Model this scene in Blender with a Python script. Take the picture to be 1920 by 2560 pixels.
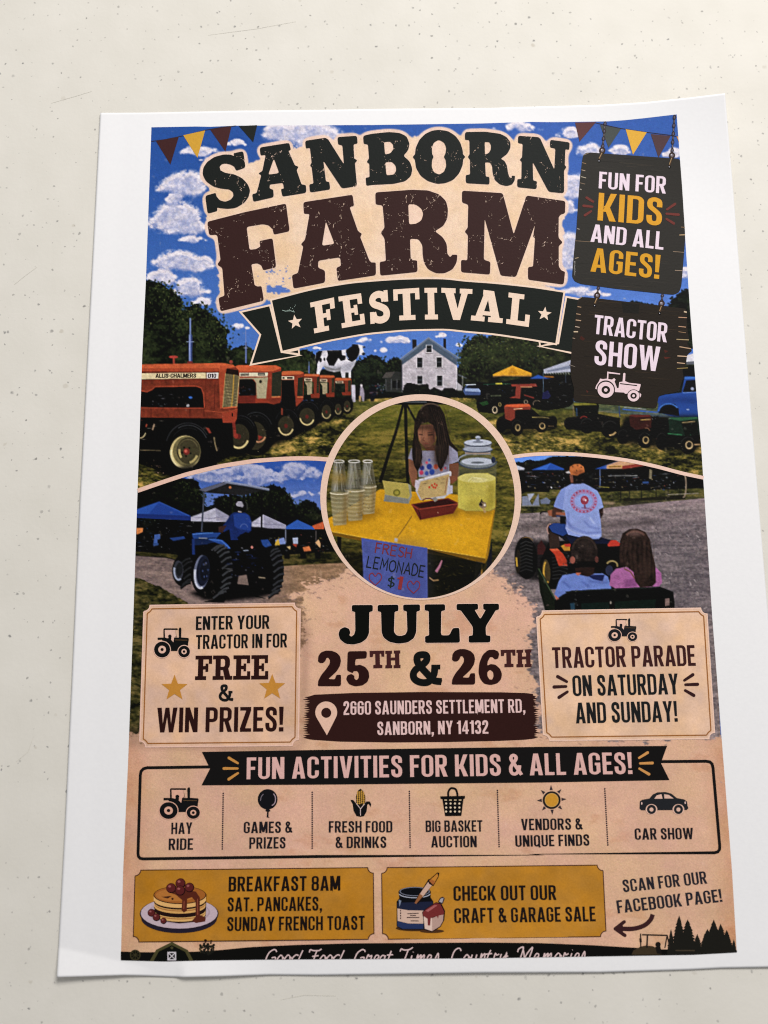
import bpy, bmesh, math, random
import numpy as np
from mathutils import Vector, Matrix
from mathutils.geometry import delaunay_2d_cdt

for o in list(bpy.data.objects): bpy.data.objects.remove(o)
scene = bpy.context.scene
C = scene.collection

# ------------------------------------------------------------------ camera
FPX = 2300.0                                   # focal length in pixels of the 1920 x 2560 photograph
CAMPOS = np.array((-0.01176812, -0.05670813, 0.28881251))
CAMROT = np.array((0.18425307, -0.00130207, -0.01183863))
def rodrigues(r):
    a = np.linalg.norm(r); k = r / a
    K_ = np.array([[0, -k[2], k[1]], [k[2], 0, -k[0]], [-k[1], k[0], 0]])
    return np.eye(3) + math.sin(a) * K_ + (1 - math.cos(a)) * K_ @ K_
RM = rodrigues(CAMROT)
cam = bpy.data.cameras.new('camera'); cam_o = bpy.data.objects.new('camera', cam); C.objects.link(cam_o)
M4 = np.eye(4); M4[:3, :3] = RM; M4[:3, 3] = CAMPOS
cam_o.matrix_world = Matrix([list(r) for r in M4])
cam.sensor_fit = 'VERTICAL'; cam.sensor_height = 24.0; cam.sensor_width = 18.0
cam.lens = FPX / 2560 * 24.0
cam.clip_start = 0.01; cam.clip_end = 100
cam.dof.use_dof = True; cam.dof.focus_distance = 0.30; cam.dof.aperture_fstop = 7.0
scene.camera = cam_o
scene.cycles.filter_width = 1.1

# ------------------------------------------------------------------ light
world = bpy.data.worlds.new('World'); scene.world = world; world.use_nodes = True
bg = world.node_tree.nodes['Background']
bg.inputs[0].default_value = (0.97, 0.97, 1.0, 1); bg.inputs[1].default_value = 0.30
def area(name, loc, target, sx, sy, power, col):
    l = bpy.data.lights.new(name, 'AREA'); l.shape = 'RECTANGLE'; l.size = sx; l.size_y = sy
    l.energy = power; l.color = col
    o = bpy.data.objects.new(name, l); C.objects.link(o); o.location = loc
    o.rotation_euler = (Vector(target) - Vector(loc)).to_track_quat('-Z', 'Y').to_euler()
    return o
area('ceiling_lamp', (0.33, 0.78, 0.88), (0, 0, 0), 0.6, 0.4, 14.5, (1.0, 0.965, 0.935))
scene.view_settings.view_transform = 'Standard'
scene.view_settings.look = 'None'
scene.view_settings.exposure = 0.0
scene.view_settings.gamma = 1.0
scene.view_settings.use_curve_mapping = False

# ------------------------------------------------------------------ helpers
def srgb(c):
    c = np.asarray(c, float)
    return np.where(c <= 0.04045, c / 12.92, ((c + 0.055) / 1.055) ** 2.4)
WHITE = 0.97
def ink(c):                                    # 0-255 print colour -> linear ink colour
    l = srgb(np.asarray(c, float) / 255.0) / WHITE
    lum = l @ np.array((.3, .5, .2)); lum = np.maximum(lum, .002)
    return np.clip(l * np.clip((lum - .006) / lum, .3, 1)[..., None], 0.002, 0.9)

def smooth(e0, e1, x):
    t = np.clip((x - e0) / (e1 - e0), 0, 1)
    return t * t * (3 - 2 * t)
# height of the sheet above the table (metres): flat, with a lifted top right corner and a creased bottom left one
def height(X, Y):
    X = np.asarray(X, float) * 1000; Y = np.asarray(Y, float) * 1000
    t = np.clip(((X - 30) + 1.5 * (Y - 139.7)) / 78, 0, 1.3)
    h = 0.45 + 5.4 * t * t
    # bottom left corner folded up along a crease
    d = (-109.0 - Y) * 0.93 - (X + 108) * 0.37 - 16.5
    h = h + 0.0 * d
    c1 = (-131.5 - 0.115 * (X + 108) * 1.9 - Y)         # distance below the crease line
    h = h + np.clip(c1, 0, 9) * 0.21 * smooth(-76, -92, X)
    # a second small buckle beside it
    c2 = np.clip((-135.5 - Y), 0, 6)
    h = h + c2 * 0.22 * smooth(-74, -70, X) * smooth(-40, -66, X)
    h = h + 0.5 * smooth(-120, -140, Y) * (0.6 + 0.4 * np.sin(X * 0.05 + 1.0)) * smooth(-60, -20, X)
    h = h + 0.30 * smooth(-98, -108, X)
    return h / 1000.0
LAYER = 0.00006
def P(pts, layer=0.0):
    """the point of the sheet that a photo pixel shows, so that the traced print lies on the curved paper"""
    p = np.atleast_2d(np.asarray(pts, float))
    d = np.stack([(p[:, 0] - 960) / FPX, -(p[:, 1] - 1280) / FPX, -np.ones(len(p))], 1) @ RM.T
    z = np.full(len(p), 0.0005)
    for _ in range(14):
        t = (z - CAMPOS[2]) / d[:, 2]
        X = CAMPOS[0] + t * d[:, 0]; Y = CAMPOS[1] + t * d[:, 1]
        z = 0.5 * z + 0.5 * height(X, Y)
    z = height(X, Y) + layer * LAYER
    return np.stack([X, Y, z], 1)
def unP(w):
    q = (np.atleast_2d(w) - CAMPOS) @ RM
    return np.stack([960 + FPX * q[:, 0] / -q[:, 2], 1280 - FPX * q[:, 1] / -q[:, 2]], 1)

CROPS = {'T1': (480, 290, 3), 'T2': (930, 290, 3), 'B1': (580, 670, 3), 'B2': (1000, 670, 3), 'S1': (1390, 270, 4.007),
         'S2': (1390, 700, 4.007), 'R1': (330, 860, 3.998), 'R2': (600, 840, 3.998), 'H': (940, 820, 3.998),
         'R4': (1170, 880, 3.998), 'R5': (1400, 880, 3.998), 'L': (340, 300, 3.998), 'E': (300, 1130, 3), 'F': (790, 980, 3),
         'G': (1240, 1120, 3), 'I1': (300, 1480, 3), 'I2': (750, 1480, 3), 'I3': (1290, 1480, 3), 'J1': (280, 1860, 3),
         'J2': (800, 1860, 3), 'J3': (1330, 1860, 3), 'K1': (120, 2120, 3), 'K2': (650, 2120, 3), 'K3': (1180, 2120, 3),
         'K4': (1500, 2120, 3.95)}
def c(k, pts):
    x0, y0, s = CROPS[k]
    return np.asarray(pts, float).reshape(-1, 2) / s + (x0, y0)

# ------------------------------------------------------------------ materials
def new_mat(name):
    m = bpy.data.materials.new(name); m.use_nodes = True
    nt = m.node_tree; return m, nt, nt.nodes['Principled BSDF']
def ink_mat():
    m, nt, b = new_mat('printed_ink')
    at = nt.nodes.new('ShaderNodeAttribute'); at.attribute_name = 'ink'
    tc = nt.nodes.new('ShaderNodeTexCoord')
    n = nt.nodes.new('ShaderNodeTexNoise'); n.inputs['Scale'].default_value = 2600; n.inputs['Detail'].default_value = 2
    nt.links.new(tc.outputs['Object'], n.inputs['Vector'])
    mr = nt.nodes.new('ShaderNodeMapRange'); mr.inputs[1].default_value = 0.25; mr.inputs[2].default_value = 0.75
    mr.inputs[3].default_value = 0.91; mr.inputs[4].default_value = 1.09
    nt.links.new(n.outputs[0], mr.inputs[0])
    mx = nt.nodes.new('ShaderNodeMix'); mx.data_type = 'RGBA'; mx.blend_type = 'MULTIPLY'; mx.inputs[0].default_value = 1
    nt.links.new(at.outputs['Color'], mx.inputs[6]); nt.links.new(mr.outputs[0], mx.inputs[7])
    nt.links.new(mx.outputs[2], b.inputs['Base Color'])
    b.inputs['Roughness'].default_value = 0.5; b.inputs['Specular IOR Level'].default_value = 0.055
    n2 = nt.nodes.new('ShaderNodeTexNoise'); n2.inputs['Scale'].default_value = 1300; n2.inputs['Detail'].default_value = 4
    nt.links.new(tc.outputs['Object'], n2.inputs['Vector'])
    bp = nt.nodes.new('ShaderNodeBump'); bp.inputs['Strength'].default_value = 0.35; bp.inputs['Distance'].default_value = 0.00012
    nt.links.new(n2.outputs[0], bp.inputs['Height']); nt.links.new(bp.outputs[0], b.inputs['Normal'])
    return m
def paper_mat():
    m, nt, b = new_mat('white_copy_paper')
    tc = nt.nodes.new('ShaderNodeTexCoord')
    n = nt.nodes.new('ShaderNodeTexNoise'); n.inputs['Scale'].default_value = 900; n.inputs['Detail'].default_value = 5
    nt.links.new(tc.outputs['Object'], n.inputs['Vector'])
    cr = nt.nodes.new('ShaderNodeValToRGB')
    cr.color_ramp.elements[0].color = (0.85, 0.85, 0.86, 1); cr.color_ramp.elements[1].color = (0.90, 0.90, 0.905, 1)
    nt.links.new(n.outputs[0], cr.inputs[0]); nt.links.new(cr.outputs[0], b.inputs['Base Color'])
    b.inputs['Roughness'].default_value = 0.75; b.inputs['Specular IOR Level'].default_value = 0.2
    bp = nt.nodes.new('ShaderNodeBump'); bp.inputs['Strength'].default_value = 0.25; bp.inputs['Distance'].default_value = 0.0001
    nt.links.new(n.outputs[0], bp.inputs['Height']); nt.links.new(bp.outputs[0], b.inputs['Normal'])
    return m
def table_mat():
    m, nt, b = new_mat('speckled_plastic')
    L = nt.links.new
    tc = nt.nodes.new('ShaderNodeTexCoord')
    base = nt.nodes.new('ShaderNodeTexNoise'); base.inputs['Scale'].default_value = 55; base.inputs['Detail'].default_value = 6
    L(tc.outputs['Object'], base.inputs['Vector'])
    cr = nt.nodes.new('ShaderNodeValToRGB')
    cr.color_ramp.elements[0].position = 0.3; cr.color_ramp.elements[0].color = (0.725, 0.700, 0.630, 1)
    cr.color_ramp.elements[1].position = 0.7; cr.color_ramp.elements[1].color = (0.775, 0.749, 0.682, 1)
    L(base.outputs[0], cr.inputs[0])
    col = cr.outputs[0]
    warp = nt.nodes.new('ShaderNodeTexNoise'); warp.inputs['Scale'].default_value = 900; warp.inputs['Detail'].default_value = 2
    L(tc.outputs['Object'], warp.inputs['Vector'])
    wm = nt.nodes.new('ShaderNodeVectorMath'); wm.operation = 'SCALE'; wm.inputs[3].default_value = 0.0011
    L(warp.outputs['Color'], wm.inputs[0])
    wa = nt.nodes.new('ShaderNodeVectorMath'); wa.operation = 'ADD'
    L(tc.outputs['Object'], wa.inputs[0]); L(wm.outputs[0], wa.inputs[1])
    # specks: sparse cells, each with its own size and darkness
    for scale, frac, r0, r1, dark in ((150, 0.50, 0.02, 0.066, (0.20, 0.20, 0.20, 1)), (95, 0.36, 0.015, 0.046, (0.10, 0.10, 0.11, 1)), (210, 0.52, 0.02, 0.075, (0.34, 0.33, 0.31, 1)),
                                      (230, 0.22, 0.03, 0.11, (0.30, 0.29, 0.27, 1)), (105, 0.14, 0.05, 0.10, (0.58, 0.54, 0.46, 1))):
        v = nt.nodes.new('ShaderNodeTexVoronoi'); v.voronoi_dimensions = '2D'; v.inputs['Scale'].default_value = scale
        v.inputs['Randomness'].default_value = 1.0
        L(wa.outputs[0], v.inputs['Vector'])
        sep = nt.nodes.new('ShaderNodeSeparateColor'); L(v.outputs['Color'], sep.inputs[0])
        rad = nt.nodes.new('ShaderNodeMapRange'); rad.inputs[1].default_value = 1 - frac; rad.inputs[2].default_value = 1
        rad.inputs[3].default_value = -0.02; rad.inputs[4].default_value = r1
        L(sep.outputs[0], rad.inputs[0])
        sub = nt.nodes.new('ShaderNodeMath'); sub.operation = 'SUBTRACT'; L(rad.outputs[0], sub.inputs[0]); L(v.outputs['Distance'], sub.inputs[1])
        st = nt.nodes.new('ShaderNodeMapRange'); st.inputs[1].default_value = -0.02; st.inputs[2].default_value = 0.035
        L(sub.outputs[0], st.inputs[0])
        gate = nt.nodes.new('ShaderNodeMath'); gate.operation = 'GREATER_THAN'; gate.inputs[1].default_value = 1 - frac; L(sep.outputs[0], gate.inputs[0])
        am = nt.nodes.new('ShaderNodeMath'); am.operation = 'MULTIPLY'; L(st.outputs[0], am.inputs[0]); L(gate.outputs[0], am.inputs[1])
        a2 = nt.nodes.new('ShaderNodeMath'); a2.operation = 'MULTIPLY'; L(am.outputs[0], a2.inputs[0])
        var = nt.nodes.new('ShaderNodeMapRange'); var.inputs[3].default_value = 0.35; var.inputs[4].default_value = 0.95
        L(sep.outputs[1], var.inputs[0]); L(var.outputs[0], a2.inputs[1])
        mx = nt.nodes.new('ShaderNodeMix'); mx.data_type = 'RGBA'
        L(a2.outputs[0], mx.inputs[0]); L(col, mx.inputs[6]); mx.inputs[7].default_value = dark
        col = mx.outputs[2]
    L(col, b.inputs['Base Color'])
    b.inputs['Roughness'].default_value = 0.5; b.inputs['Specular IOR Level'].default_value = 0.12
    n2 = nt.nodes.new('ShaderNodeTexNoise'); n2.inputs['Scale'].default_value = 620; n2.inputs['Detail'].default_value = 5
    n2.inputs['Roughness'].default_value = 0.6
    L(tc.outputs['Object'], n2.inputs['Vector'])
    bp = nt.nodes.new('ShaderNodeBump'); bp.inputs['Strength'].default_value = 0.28; bp.inputs['Distance'].default_value = 0.0002
    L(n2.outputs[0], bp.inputs['Height']); L(bp.outputs[0], b.inputs['Normal'])
    return m
INK = ink_mat(); PAPER = paper_mat(); TABLE = table_mat()

# ------------------------------------------------------------------ the table top
def table():
    bm = bmesh.new()
    w, d, t, r = 0.76, 1.83, 0.045, 0.03
    ring = []
    for cx, cy, a0 in ((w/2-r, d/2-r, 0), (-w/2+r, d/2-r, 90), (-w/2+r, -d/2+r, 180), (w/2-r, -d/2+r, 270)):
        for i in range(9):
            a = math.radians(a0 + i * 90 / 8); ring.append((cx + r * math.cos(a), cy + r * math.sin(a)))
    prof = [(0.004, 0.0), (0.0012, -0.0012), (0.0, -0.004), (0.0, -t + 0.004), (0.004, -t)]
    loops = []
    for ins, z in prof:
        loops.append([bm.verts.new((x * (1 - 2 * ins / w), y * (1 - 2 * ins / d), z)) for x, y in ring])
    n = len(ring)
    for a, b_ in zip(loops, loops[1:]):
        for i in range(n): bm.faces.new((a[i], b_[i], b_[(i + 1) % n], a[(i + 1) % n]))
    bm.faces.new(loops[0]); bm.faces.new(list(reversed(loops[-1])))
    me = bpy.data.meshes.new('table_top'); bm.to_mesh(me); bm.free()
    me.materials.append(TABLE)
    o = bpy.data.objects.new('table_top', me); C.objects.link(o)
    o.location = (0.05, 0.06, 0)
    o.rotation_euler = (0, 0, math.radians(90))
    o['label'] = 'cream plastic table top with grey specks under the flyer'; o['category'] = 'table'
    return o
table_o = table()

flyer = bpy.data.objects.new('flyer', None); C.objects.link(flyer)
flyer['label'] = 'printed farm festival flyer on white paper lying on the speckled table'
flyer['category'] = 'flyer'
flyer.empty_display_size = 0.02

def link(name, me, parent, mat, label=None):
    me.materials.append(mat)
    o = bpy.data.objects.new(name, me); C.objects.link(o); o.parent = parent
    if label: o['label'] = label
    return o

# hairline scratches in the plastic
SCR = [((35, 712), (62, 690), (92, 668)), ((520, 88), (640, 72), (740, 54)), ((128, 258), (190, 240), (230, 228)), ((40, 1905), (70, 1880), (84, 1840)), ((700, 2500), (760, 2488), (840, 2490))]
def scratch(pts):
    p = np.array(pts, float); d = np.stack([(p[:, 0] - 960) / FPX, -(p[:, 1] - 1280) / FPX, -np.ones(len(p))], 1) @ RM.T
    t = (0.00006 - CAMPOS[2]) / d[:, 2]; q = CAMPOS + d * t[:, None]; w = np.array((0.00003, 0.0001, 0.00003))[:, None]
    n = np.gradient(q[:, :2], axis=0); n = np.stack([-n[:, 1], n[:, 0]], 1); n /= np.linalg.norm(n, axis=1)[:, None]
    L_, R_ = q.copy(), q.copy(); L_[:, :2] += n * w; R_[:, :2] -= n * w
    me = bpy.data.meshes.new('scratch'); me.from_pydata([tuple(v) for v in np.r_[R_, L_]], [], [(0, 1, 4, 3), (1, 2, 5, 4)]); me.materials.append(SCRM)
    o = bpy.data.objects.new('scratch', me); C.objects.link(o); o.parent = table_o
    bpy.context.view_layer.update(); o.matrix_parent_inverse = table_o.matrix_world.inverted()
SCRM, nt_, b_ = new_mat('scratched_plastic'); b_.inputs['Base Color'].default_value = (0.68, 0.655, 0.585, 1); b_.inputs['Roughness'].default_value = .6
for s_ in SCR: scratch(s_)

# the sheet of paper
def resample(pl, n, key):
    pl = np.asarray(pl, float); t = (pl[:, key] - pl[0, key]) / (pl[-1, key] - pl[0, key])
    u = np.linspace(0, 1, n)
    return np.stack([np.interp(u, t, pl[:, 0]), np.interp(u, t, pl[:, 1])], 1)
def coons(T, B, Lf, R, nu, nv):
    T = resample(T, nu, 0); B = resample(B, nu, 0); Lf = resample(Lf, nv, 1); R = resample(R, nv, 1)
    u = np.linspace(0, 1, nu)[None, :, None]; v = np.linspace(0, 1, nv)[:, None, None]
    return ((1 - v) * T[None] + v * B[None] + (1 - u) * Lf[:, None] + u * R[:, None]
            - ((1 - u) * (1 - v) * T[0] + u * (1 - v) * T[-1] + (1 - u) * v * B[0] + u * v * B[-1]))
def grid_faces(nu, nv):
    i = np.arange(nu - 1)[None, :] + np.arange(nv - 1)[:, None] * nu
    i = i.ravel()
    return np.stack([i, i + nu, i + nu + 1, i + 1], 1)
def mesh_from(name, V, F, colors=None, domain='POINT'):
    me = bpy.data.meshes.new(name)
    V = np.asarray(V, np.float32); F = np.asarray(F, np.int32)
    me.vertices.add(len(V)); me.vertices.foreach_set('co', V.ravel())
    n = F.shape[1]
    me.loops.add(F.size); me.loops.foreach_set('vertex_index', F.ravel())
    me.polygons.add(len(F)); me.polygons.foreach_set('loop_start', np.arange(0, F.size, n, dtype=np.int32))
    me.update(calc_edges=True); me.validate()
    if colors is not None:
        a = me.color_attributes.new('ink', 'FLOAT_COLOR', domain)
        col = np.ones((len(colors), 4), np.float32); col[:, :3] = colors
        a.data.foreach_set('color', col.ravel())
    return me
PT = [(250.5, 282), (359, 281.5), (480, 279), (600, 276.5), (803, 274.5), (1000, 271.5), (1222, 270), (1305, 267), (1499, 262), (1610, 255.5), (1721, 244), (1812.5, 233)]
PB = [(142, 2443), (230, 2440.5), (310, 2438), (353, 2439), (410, 2441.5), (457, 2443), (560, 2440.5), (673, 2437), (790, 2438), (1000, 2435), (1203, 2432), (1500, 2431), (1728, 2424), (1804, 2420), (1920, 2418), (1991, 2415)]
PL = [(250.5, 282), (229, 700), (208, 1100), (200, 1250), (180, 1700), (161, 2100), (150, 2300), (142, 2443)]
PR = [(1812.5, 233), (1835, 500), (1857, 775), (1894, 1225), (1917, 1500), (1952, 1930), (1991, 2415)]
G_ = coons(PT, PB, PL, PR, 340, 430)
V = P(G_.reshape(-1, 2))
me = mesh_from('paper_sheet', V, grid_faces(340, 430))
paper = link('paper_sheet', me, flyer, PAPER)
sol = paper.modifiers.new('thickness', 'SOLIDIFY'); sol.thickness = 0.0001; sol.offset = -1
# ------------------------------------------------------------------ the printed pictures: painted on a fine grid of ink dots
K = 0.55; CX0, CY0, CX1, CY1 = 290, 270, 1860, 2420
HH, WW = int((CY1 - CY0) * K), int((CX1 - CX0) * K)
img = np.zeros((HH, WW, 3))
YY, XX = np.mgrid[0:HH, 0:WW]; SX = XX / K + CX0; SY = YY / K + CY0
def noise(sx, sy, seed, octaves=4, rough=0.55):
    """fractal value noise over the canvas, cells sx x sy photo pixels wide, roughly 0..1"""
    r = np.random.RandomState(seed); out = np.zeros((HH, WW)); amp = 1; tot = 0
    for o in range(octaves):
        gx, gy = SX / sx * 2 ** o, SY / sy * 2 ** o
        ix, iy = gx.astype(int), gy.astype(int)
        g = r.rand(iy.max() + 2, ix.max() + 2)
        fx, fy = gx - ix, gy - iy; fx = fx * fx * (3 - 2 * fx); fy = fy * fy * (3 - 2 * fy)
        out += amp * ((g[iy, ix] * (1 - fx) + g[iy, ix + 1] * fx) * (1 - fy) + (g[iy + 1, ix] * (1 - fx) + g[iy + 1, ix + 1] * fx) * fy)
        tot += amp; amp *= rough
    return np.clip((out / tot - 0.5) * 1.6 + 0.5, 0, 1)
def blur(a, s):
    s = s * K; r = max(1, int(s * 2.5)); k = np.exp(-0.5 * (np.arange(-r, r + 1) / max(s, .1)) ** 2); k /= k.sum()
    for ax in (0, 1):
        p = np.pad(a, [(r, r) if i == ax else (0, 0) for i in range(a.ndim)], mode='edge')
        out = 0
        for i, w in enumerate(k):
            out = out + w * (p[i:i + a.shape[0]] if ax == 0 else p[:, i:i + a.shape[1]])
        a = out
    return a
def pmask(poly):
    """anti-aliased coverage of a polygon: (slice, mask)"""
    p = (np.asarray(poly, float) - (CX0, CY0)) * K
    x0, x1 = max(0, int(p[:, 0].min()) - 1), min(WW, int(p[:, 0].max()) + 2)
    y0, y1 = max(0, int(p[:, 1].min()) - 1), min(HH, int(p[:, 1].max()) + 2)
    if x1 <= x0 or y1 <= y0: return None
    SS = 4; m = np.zeros((y1 - y0, x1 - x0)); q = np.roll(p, -1, 0)
    ya, yb, xa, xb = p[:, 1], q[:, 1], p[:, 0], q[:, 0]
    cols = np.arange(x0, x1)
    for j in range((y1 - y0) * SS):
        y = y0 + (j + 0.5) / SS
        hit = (ya <= y) != (yb <= y)
        if not hit.any(): continue
        xs = np.sort(xa[hit] + (y - ya[hit]) / (yb[hit] - ya[hit]) * (xb[hit] - xa[hit]))
        row = m[j // SS]
        for a, b in zip(xs[::2], xs[1::2]):
            row += np.clip(np.minimum(b, cols + 1) - np.maximum(a, cols), 0, 1) / SS
    return (slice(y0, y1), slice(x0, x1)), m
NZ = noise(14, 14, 5, 4, 0.7); NF = noise(5, 5, 6, 2)
def put(sl, m, col, a=1.0, tex=0.0):
    col = np.asarray(col, float) / 255.0
    cc = col if tex == 0 else col * (1 + tex * (NZ[sl][..., None] - 0.5) * 2)
    m = (m * a)[..., None]
    img[sl] = img[sl] * (1 - m) + cc * m
def fill(poly, col, a=1.0, tex=0.0):
    r = pmask(poly)
    if r: put(r[0], r[1], col, a, tex)
def full(poly):
    M = np.zeros((HH, WW)); r = pmask(poly)
    if r: M[r[0]] = r[1]
    return M
def soft(poly, col, s, a=1.0, tex=0.0):
    M = blur(full(poly), s); put((slice(None), slice(None)), M, col, a, tex)
def ragged(poly, amp, col_fn, s=4, seed=1, cell=9):
    """a region with a rough, leafy edge"""
    M = blur(full(poly), s) + (noise(cell, cell, seed, 3, .6) - 0.5) * amp
    M = smooth(0.45, 0.6, M)[..., None]
    img[:] = img * (1 - M) + col_fn * M
    return M[..., 0]
def ellp(cx, cy, rx, ry, rot=0, n=36, a0=0, a1=360):
    t = np.radians(np.linspace(a0, a1, n, endpoint=(a1 - a0) < 360)); x, y = rx * np.cos(t), ry * np.sin(t)
    r = math.radians(rot); return np.stack([cx + x * math.cos(r) - y * math.sin(r), cy + x * math.sin(r) + y * math.cos(r)], 1)
def ell(k, cx, cy, rx, ry, col, rot=0, a=1.0, tex=0.0):
    fill(c(k, ellp(cx, cy, rx, ry, rot)), col, a, tex)
def band(pts, w):
    p = np.asarray(pts, float); t = np.gradient(p, axis=0); t /= np.linalg.norm(t, axis=1)[:, None] + 1e-9
    n = np.stack([-t[:, 1], t[:, 0]], 1); w = np.asarray(w, float) * np.ones(len(p))
    return np.concatenate([p + n * w[:, None] / 2, (p - n * w[:, None] / 2)[::-1]])
def line(k, pts, w, col, a=1.0):
    s = CROPS[k][2]; fill(band(c(k, pts), np.asarray(w) / s), col, a)
def poly(k, pts, col, a=1.0, tex=0.0): fill(c(k, pts), col, a, tex)
def arc(k, cx, cy, rx, ry, a0, a1, w, col, rot=0, a=1.0): line(k, ellp(cx, cy, rx, ry, rot, 24, a0, a1), w, col, a)
def dots(k, x0, y0, x1, y1, n, cols, r0=1.5, r1=5, seed=0, a=0.9):
    r = random.Random(seed)
    for i in range(n):
        x, y, q = r.uniform(x0, x1), r.uniform(y0, y1), r.uniform(r0, r1) * .8
        col = np.array(r.choice(cols), float) * r.uniform(.45, .95)
        if r.random() < .45: w_ = q * r.uniform(2.5, 7); poly(k, [(x - w_, y), (x, y - q * .5), (x + w_, y + r.uniform(-2, 2)), (x, y + q * .5)], col, a * .75)
        else: poly(k, ellp(x, y, q * r.uniform(.7, 1.6), q, r.uniform(0, 90), 8), col, a * .8)
def mixc(a, b, t):
    return np.asarray(a, float) / 255 * (1 - t[..., None]) + np.asarray(b, float) / 255 * t[..., None]
ALL = (slice(None), slice(None))

# parchment: mottled cream, warmer and darker down the sheet
n1, n2 = noise(150, 150, 11), noise(40, 40, 12, 5)
t = smooth(600, 1500, SY)
parch = mixc((237, 213, 188), (219, 176, 147), t)
parch = parch * (1 + 0.07 * (n1[..., None] - 0.5) + 0.045 * (n2[..., None] - 0.5))
parch += (noise(90, 90, 13, 3)[..., None] - 0.5) * np.array([0.0, 0.02, -0.03])
st = np.maximum(smooth(400, 310, SX - (SY - 1850) * -.035), smooth(1740, 1830, SX - (SY - 1850) * .05)) * noise(60, 80, 14, 4)
parch *= 1 - st[..., None] * np.array((.10, .20, .26))
parch *= 1 - (smooth(.62, .85, noise(110, 60, 15, 5, .65)) * .55)[..., None] * np.array((.07, .13, .18))
img[:] = parch

# ------------ sky with clouds
sky = mixc((34, 80, 164), (50, 94, 182), smooth(400, 1500, SX)) + (smooth(320, 900, SY) * 0.05)[..., None]
sky = np.clip(sky + (smooth(420, 800, SY) * .07)[..., None], 0, 1) * (0.985 + 0.03 * NZ[..., None])
photo_main = [(378, 317), (700, 312), (1197, 308), (1444, 304), (1555, 302), (1640, 291), (1692, 284), (1700, 395), (1712, 582), (1725, 769), (1737, 925), (1755, 1130),
              (1768, 1330), (1782, 1560), (1795, 1720), (1795, 1850), (310, 1850), (330, 1600), (345, 1230), (361, 800)]
img[:] = sky
def clouds(lst, seed=30, base=(228, 220, 230), shade=(146, 156, 200)):
    nn, n3 = noise(26, 20, seed, 5, .6), noise(9, 8, seed + 5, 3, .65); r = random.Random(seed); D = np.zeros((HH, WW))
    for k, cx, cy, rx, ry in lst:
        s = CROPS[k][2]; x, y = c(k, [(cx, cy)])[0]; rx, ry = rx / s, ry / s
        for i in range(int(9 + rx / 5)):
            px = r.gauss(0, .42); hgt = max(.15, 1 - abs(px) ** 1.5); py = .45 - r.random() * hgt * 1.25
            q = ry * r.uniform(.28, .60) * (1.15 - .4 * abs(px)); X_, Y_ = x + px * rx, y + py * ry
            y0, y1 = max(0, int((Y_ - 3 * q - CY0) * K)), min(HH, int((Y_ + 3 * q - CY0) * K) + 1); x0, x1 = max(0, int((X_ - 4 * q - CX0) * K)), min(WW, int((X_ + 4 * q - CX0) * K) + 1)
            if y1 > y0 and x1 > x0:
                sl = (slice(y0, y1), slice(x0, x1)); D[sl] += .68 * np.exp(-((SX[sl] - X_) / q / 1.35) ** 2 - ((SY[sl] - Y_) / q) ** 2)
    E_ = D * (.45 + 1.1 * nn) + (n3 - .5) * .55 * smooth(.05, .5, D)
    up = np.roll(blur(E_, 3), max(1, int(9 * K)), 0)
    lit = np.clip(E_, 0, 1.4) - np.clip(up, 0, 1.4)
    tone = smooth(-.55, .45, lit + (n3 - .5) * .55 + (nn - .5) * .5)
    m = (smooth(.12, 1.05, E_) * .97)[..., None]
    img[:] = img * (1 - m) + mixc(shade, base, tone) * m
clouds([('L', 470, 640, 260, 120), ('L', 440, 980, 310, 150), ('L', 520, 1080, 230, 80), ('L', 380, 1400, 260, 90), ('L', 560, 1420, 270, 110), ('L', 250, 1570, 190, 80),
        ('L', 540, 1680, 190, 90), ('L', 700, 1820, 190, 50), ('L', 620, 310, 280, 60), ('L', 1000, 230, 120, 40), ('L', 700, 400, 150, 30),
        ('L', 1450, 140, 270, 110), ('T1', 900, 130, 260, 90), ('T1', 880, 240, 120, 90), ('L', 560, 1190, 180, 40), ('L', 380, 780, 120, 50),
        ('S1', 330, 420, 130, 90), ('S1', 170, 800, 150, 120), ('S1', 130, 1000, 90, 60), ('S1', 130, 1400, 120, 160), ('S1', 120, 1560, 130, 90), ('S1', 250, 1850, 330, 60),
        ('S1', 130, 250, 140, 60), ('T2', 1120, 80, 180, 40), ('S1', 1180, 450, 130, 60), ('S1', 620, 420, 150, 60), ('S1', 1290, 1640, 60, 70),
        ('B1', 1000, 540, 90, 28), ('B1', 1230, 540, 130, 34), ('B1', 1120, 615, 70, 20), ('B2', 310, 505, 60, 22), ('B2', 440, 580, 60, 18), ('B1', 620, 600, 60, 14), ('B2', 20, 540, 70, 25), ('B1', 40, 440, 90, 25)])

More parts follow.
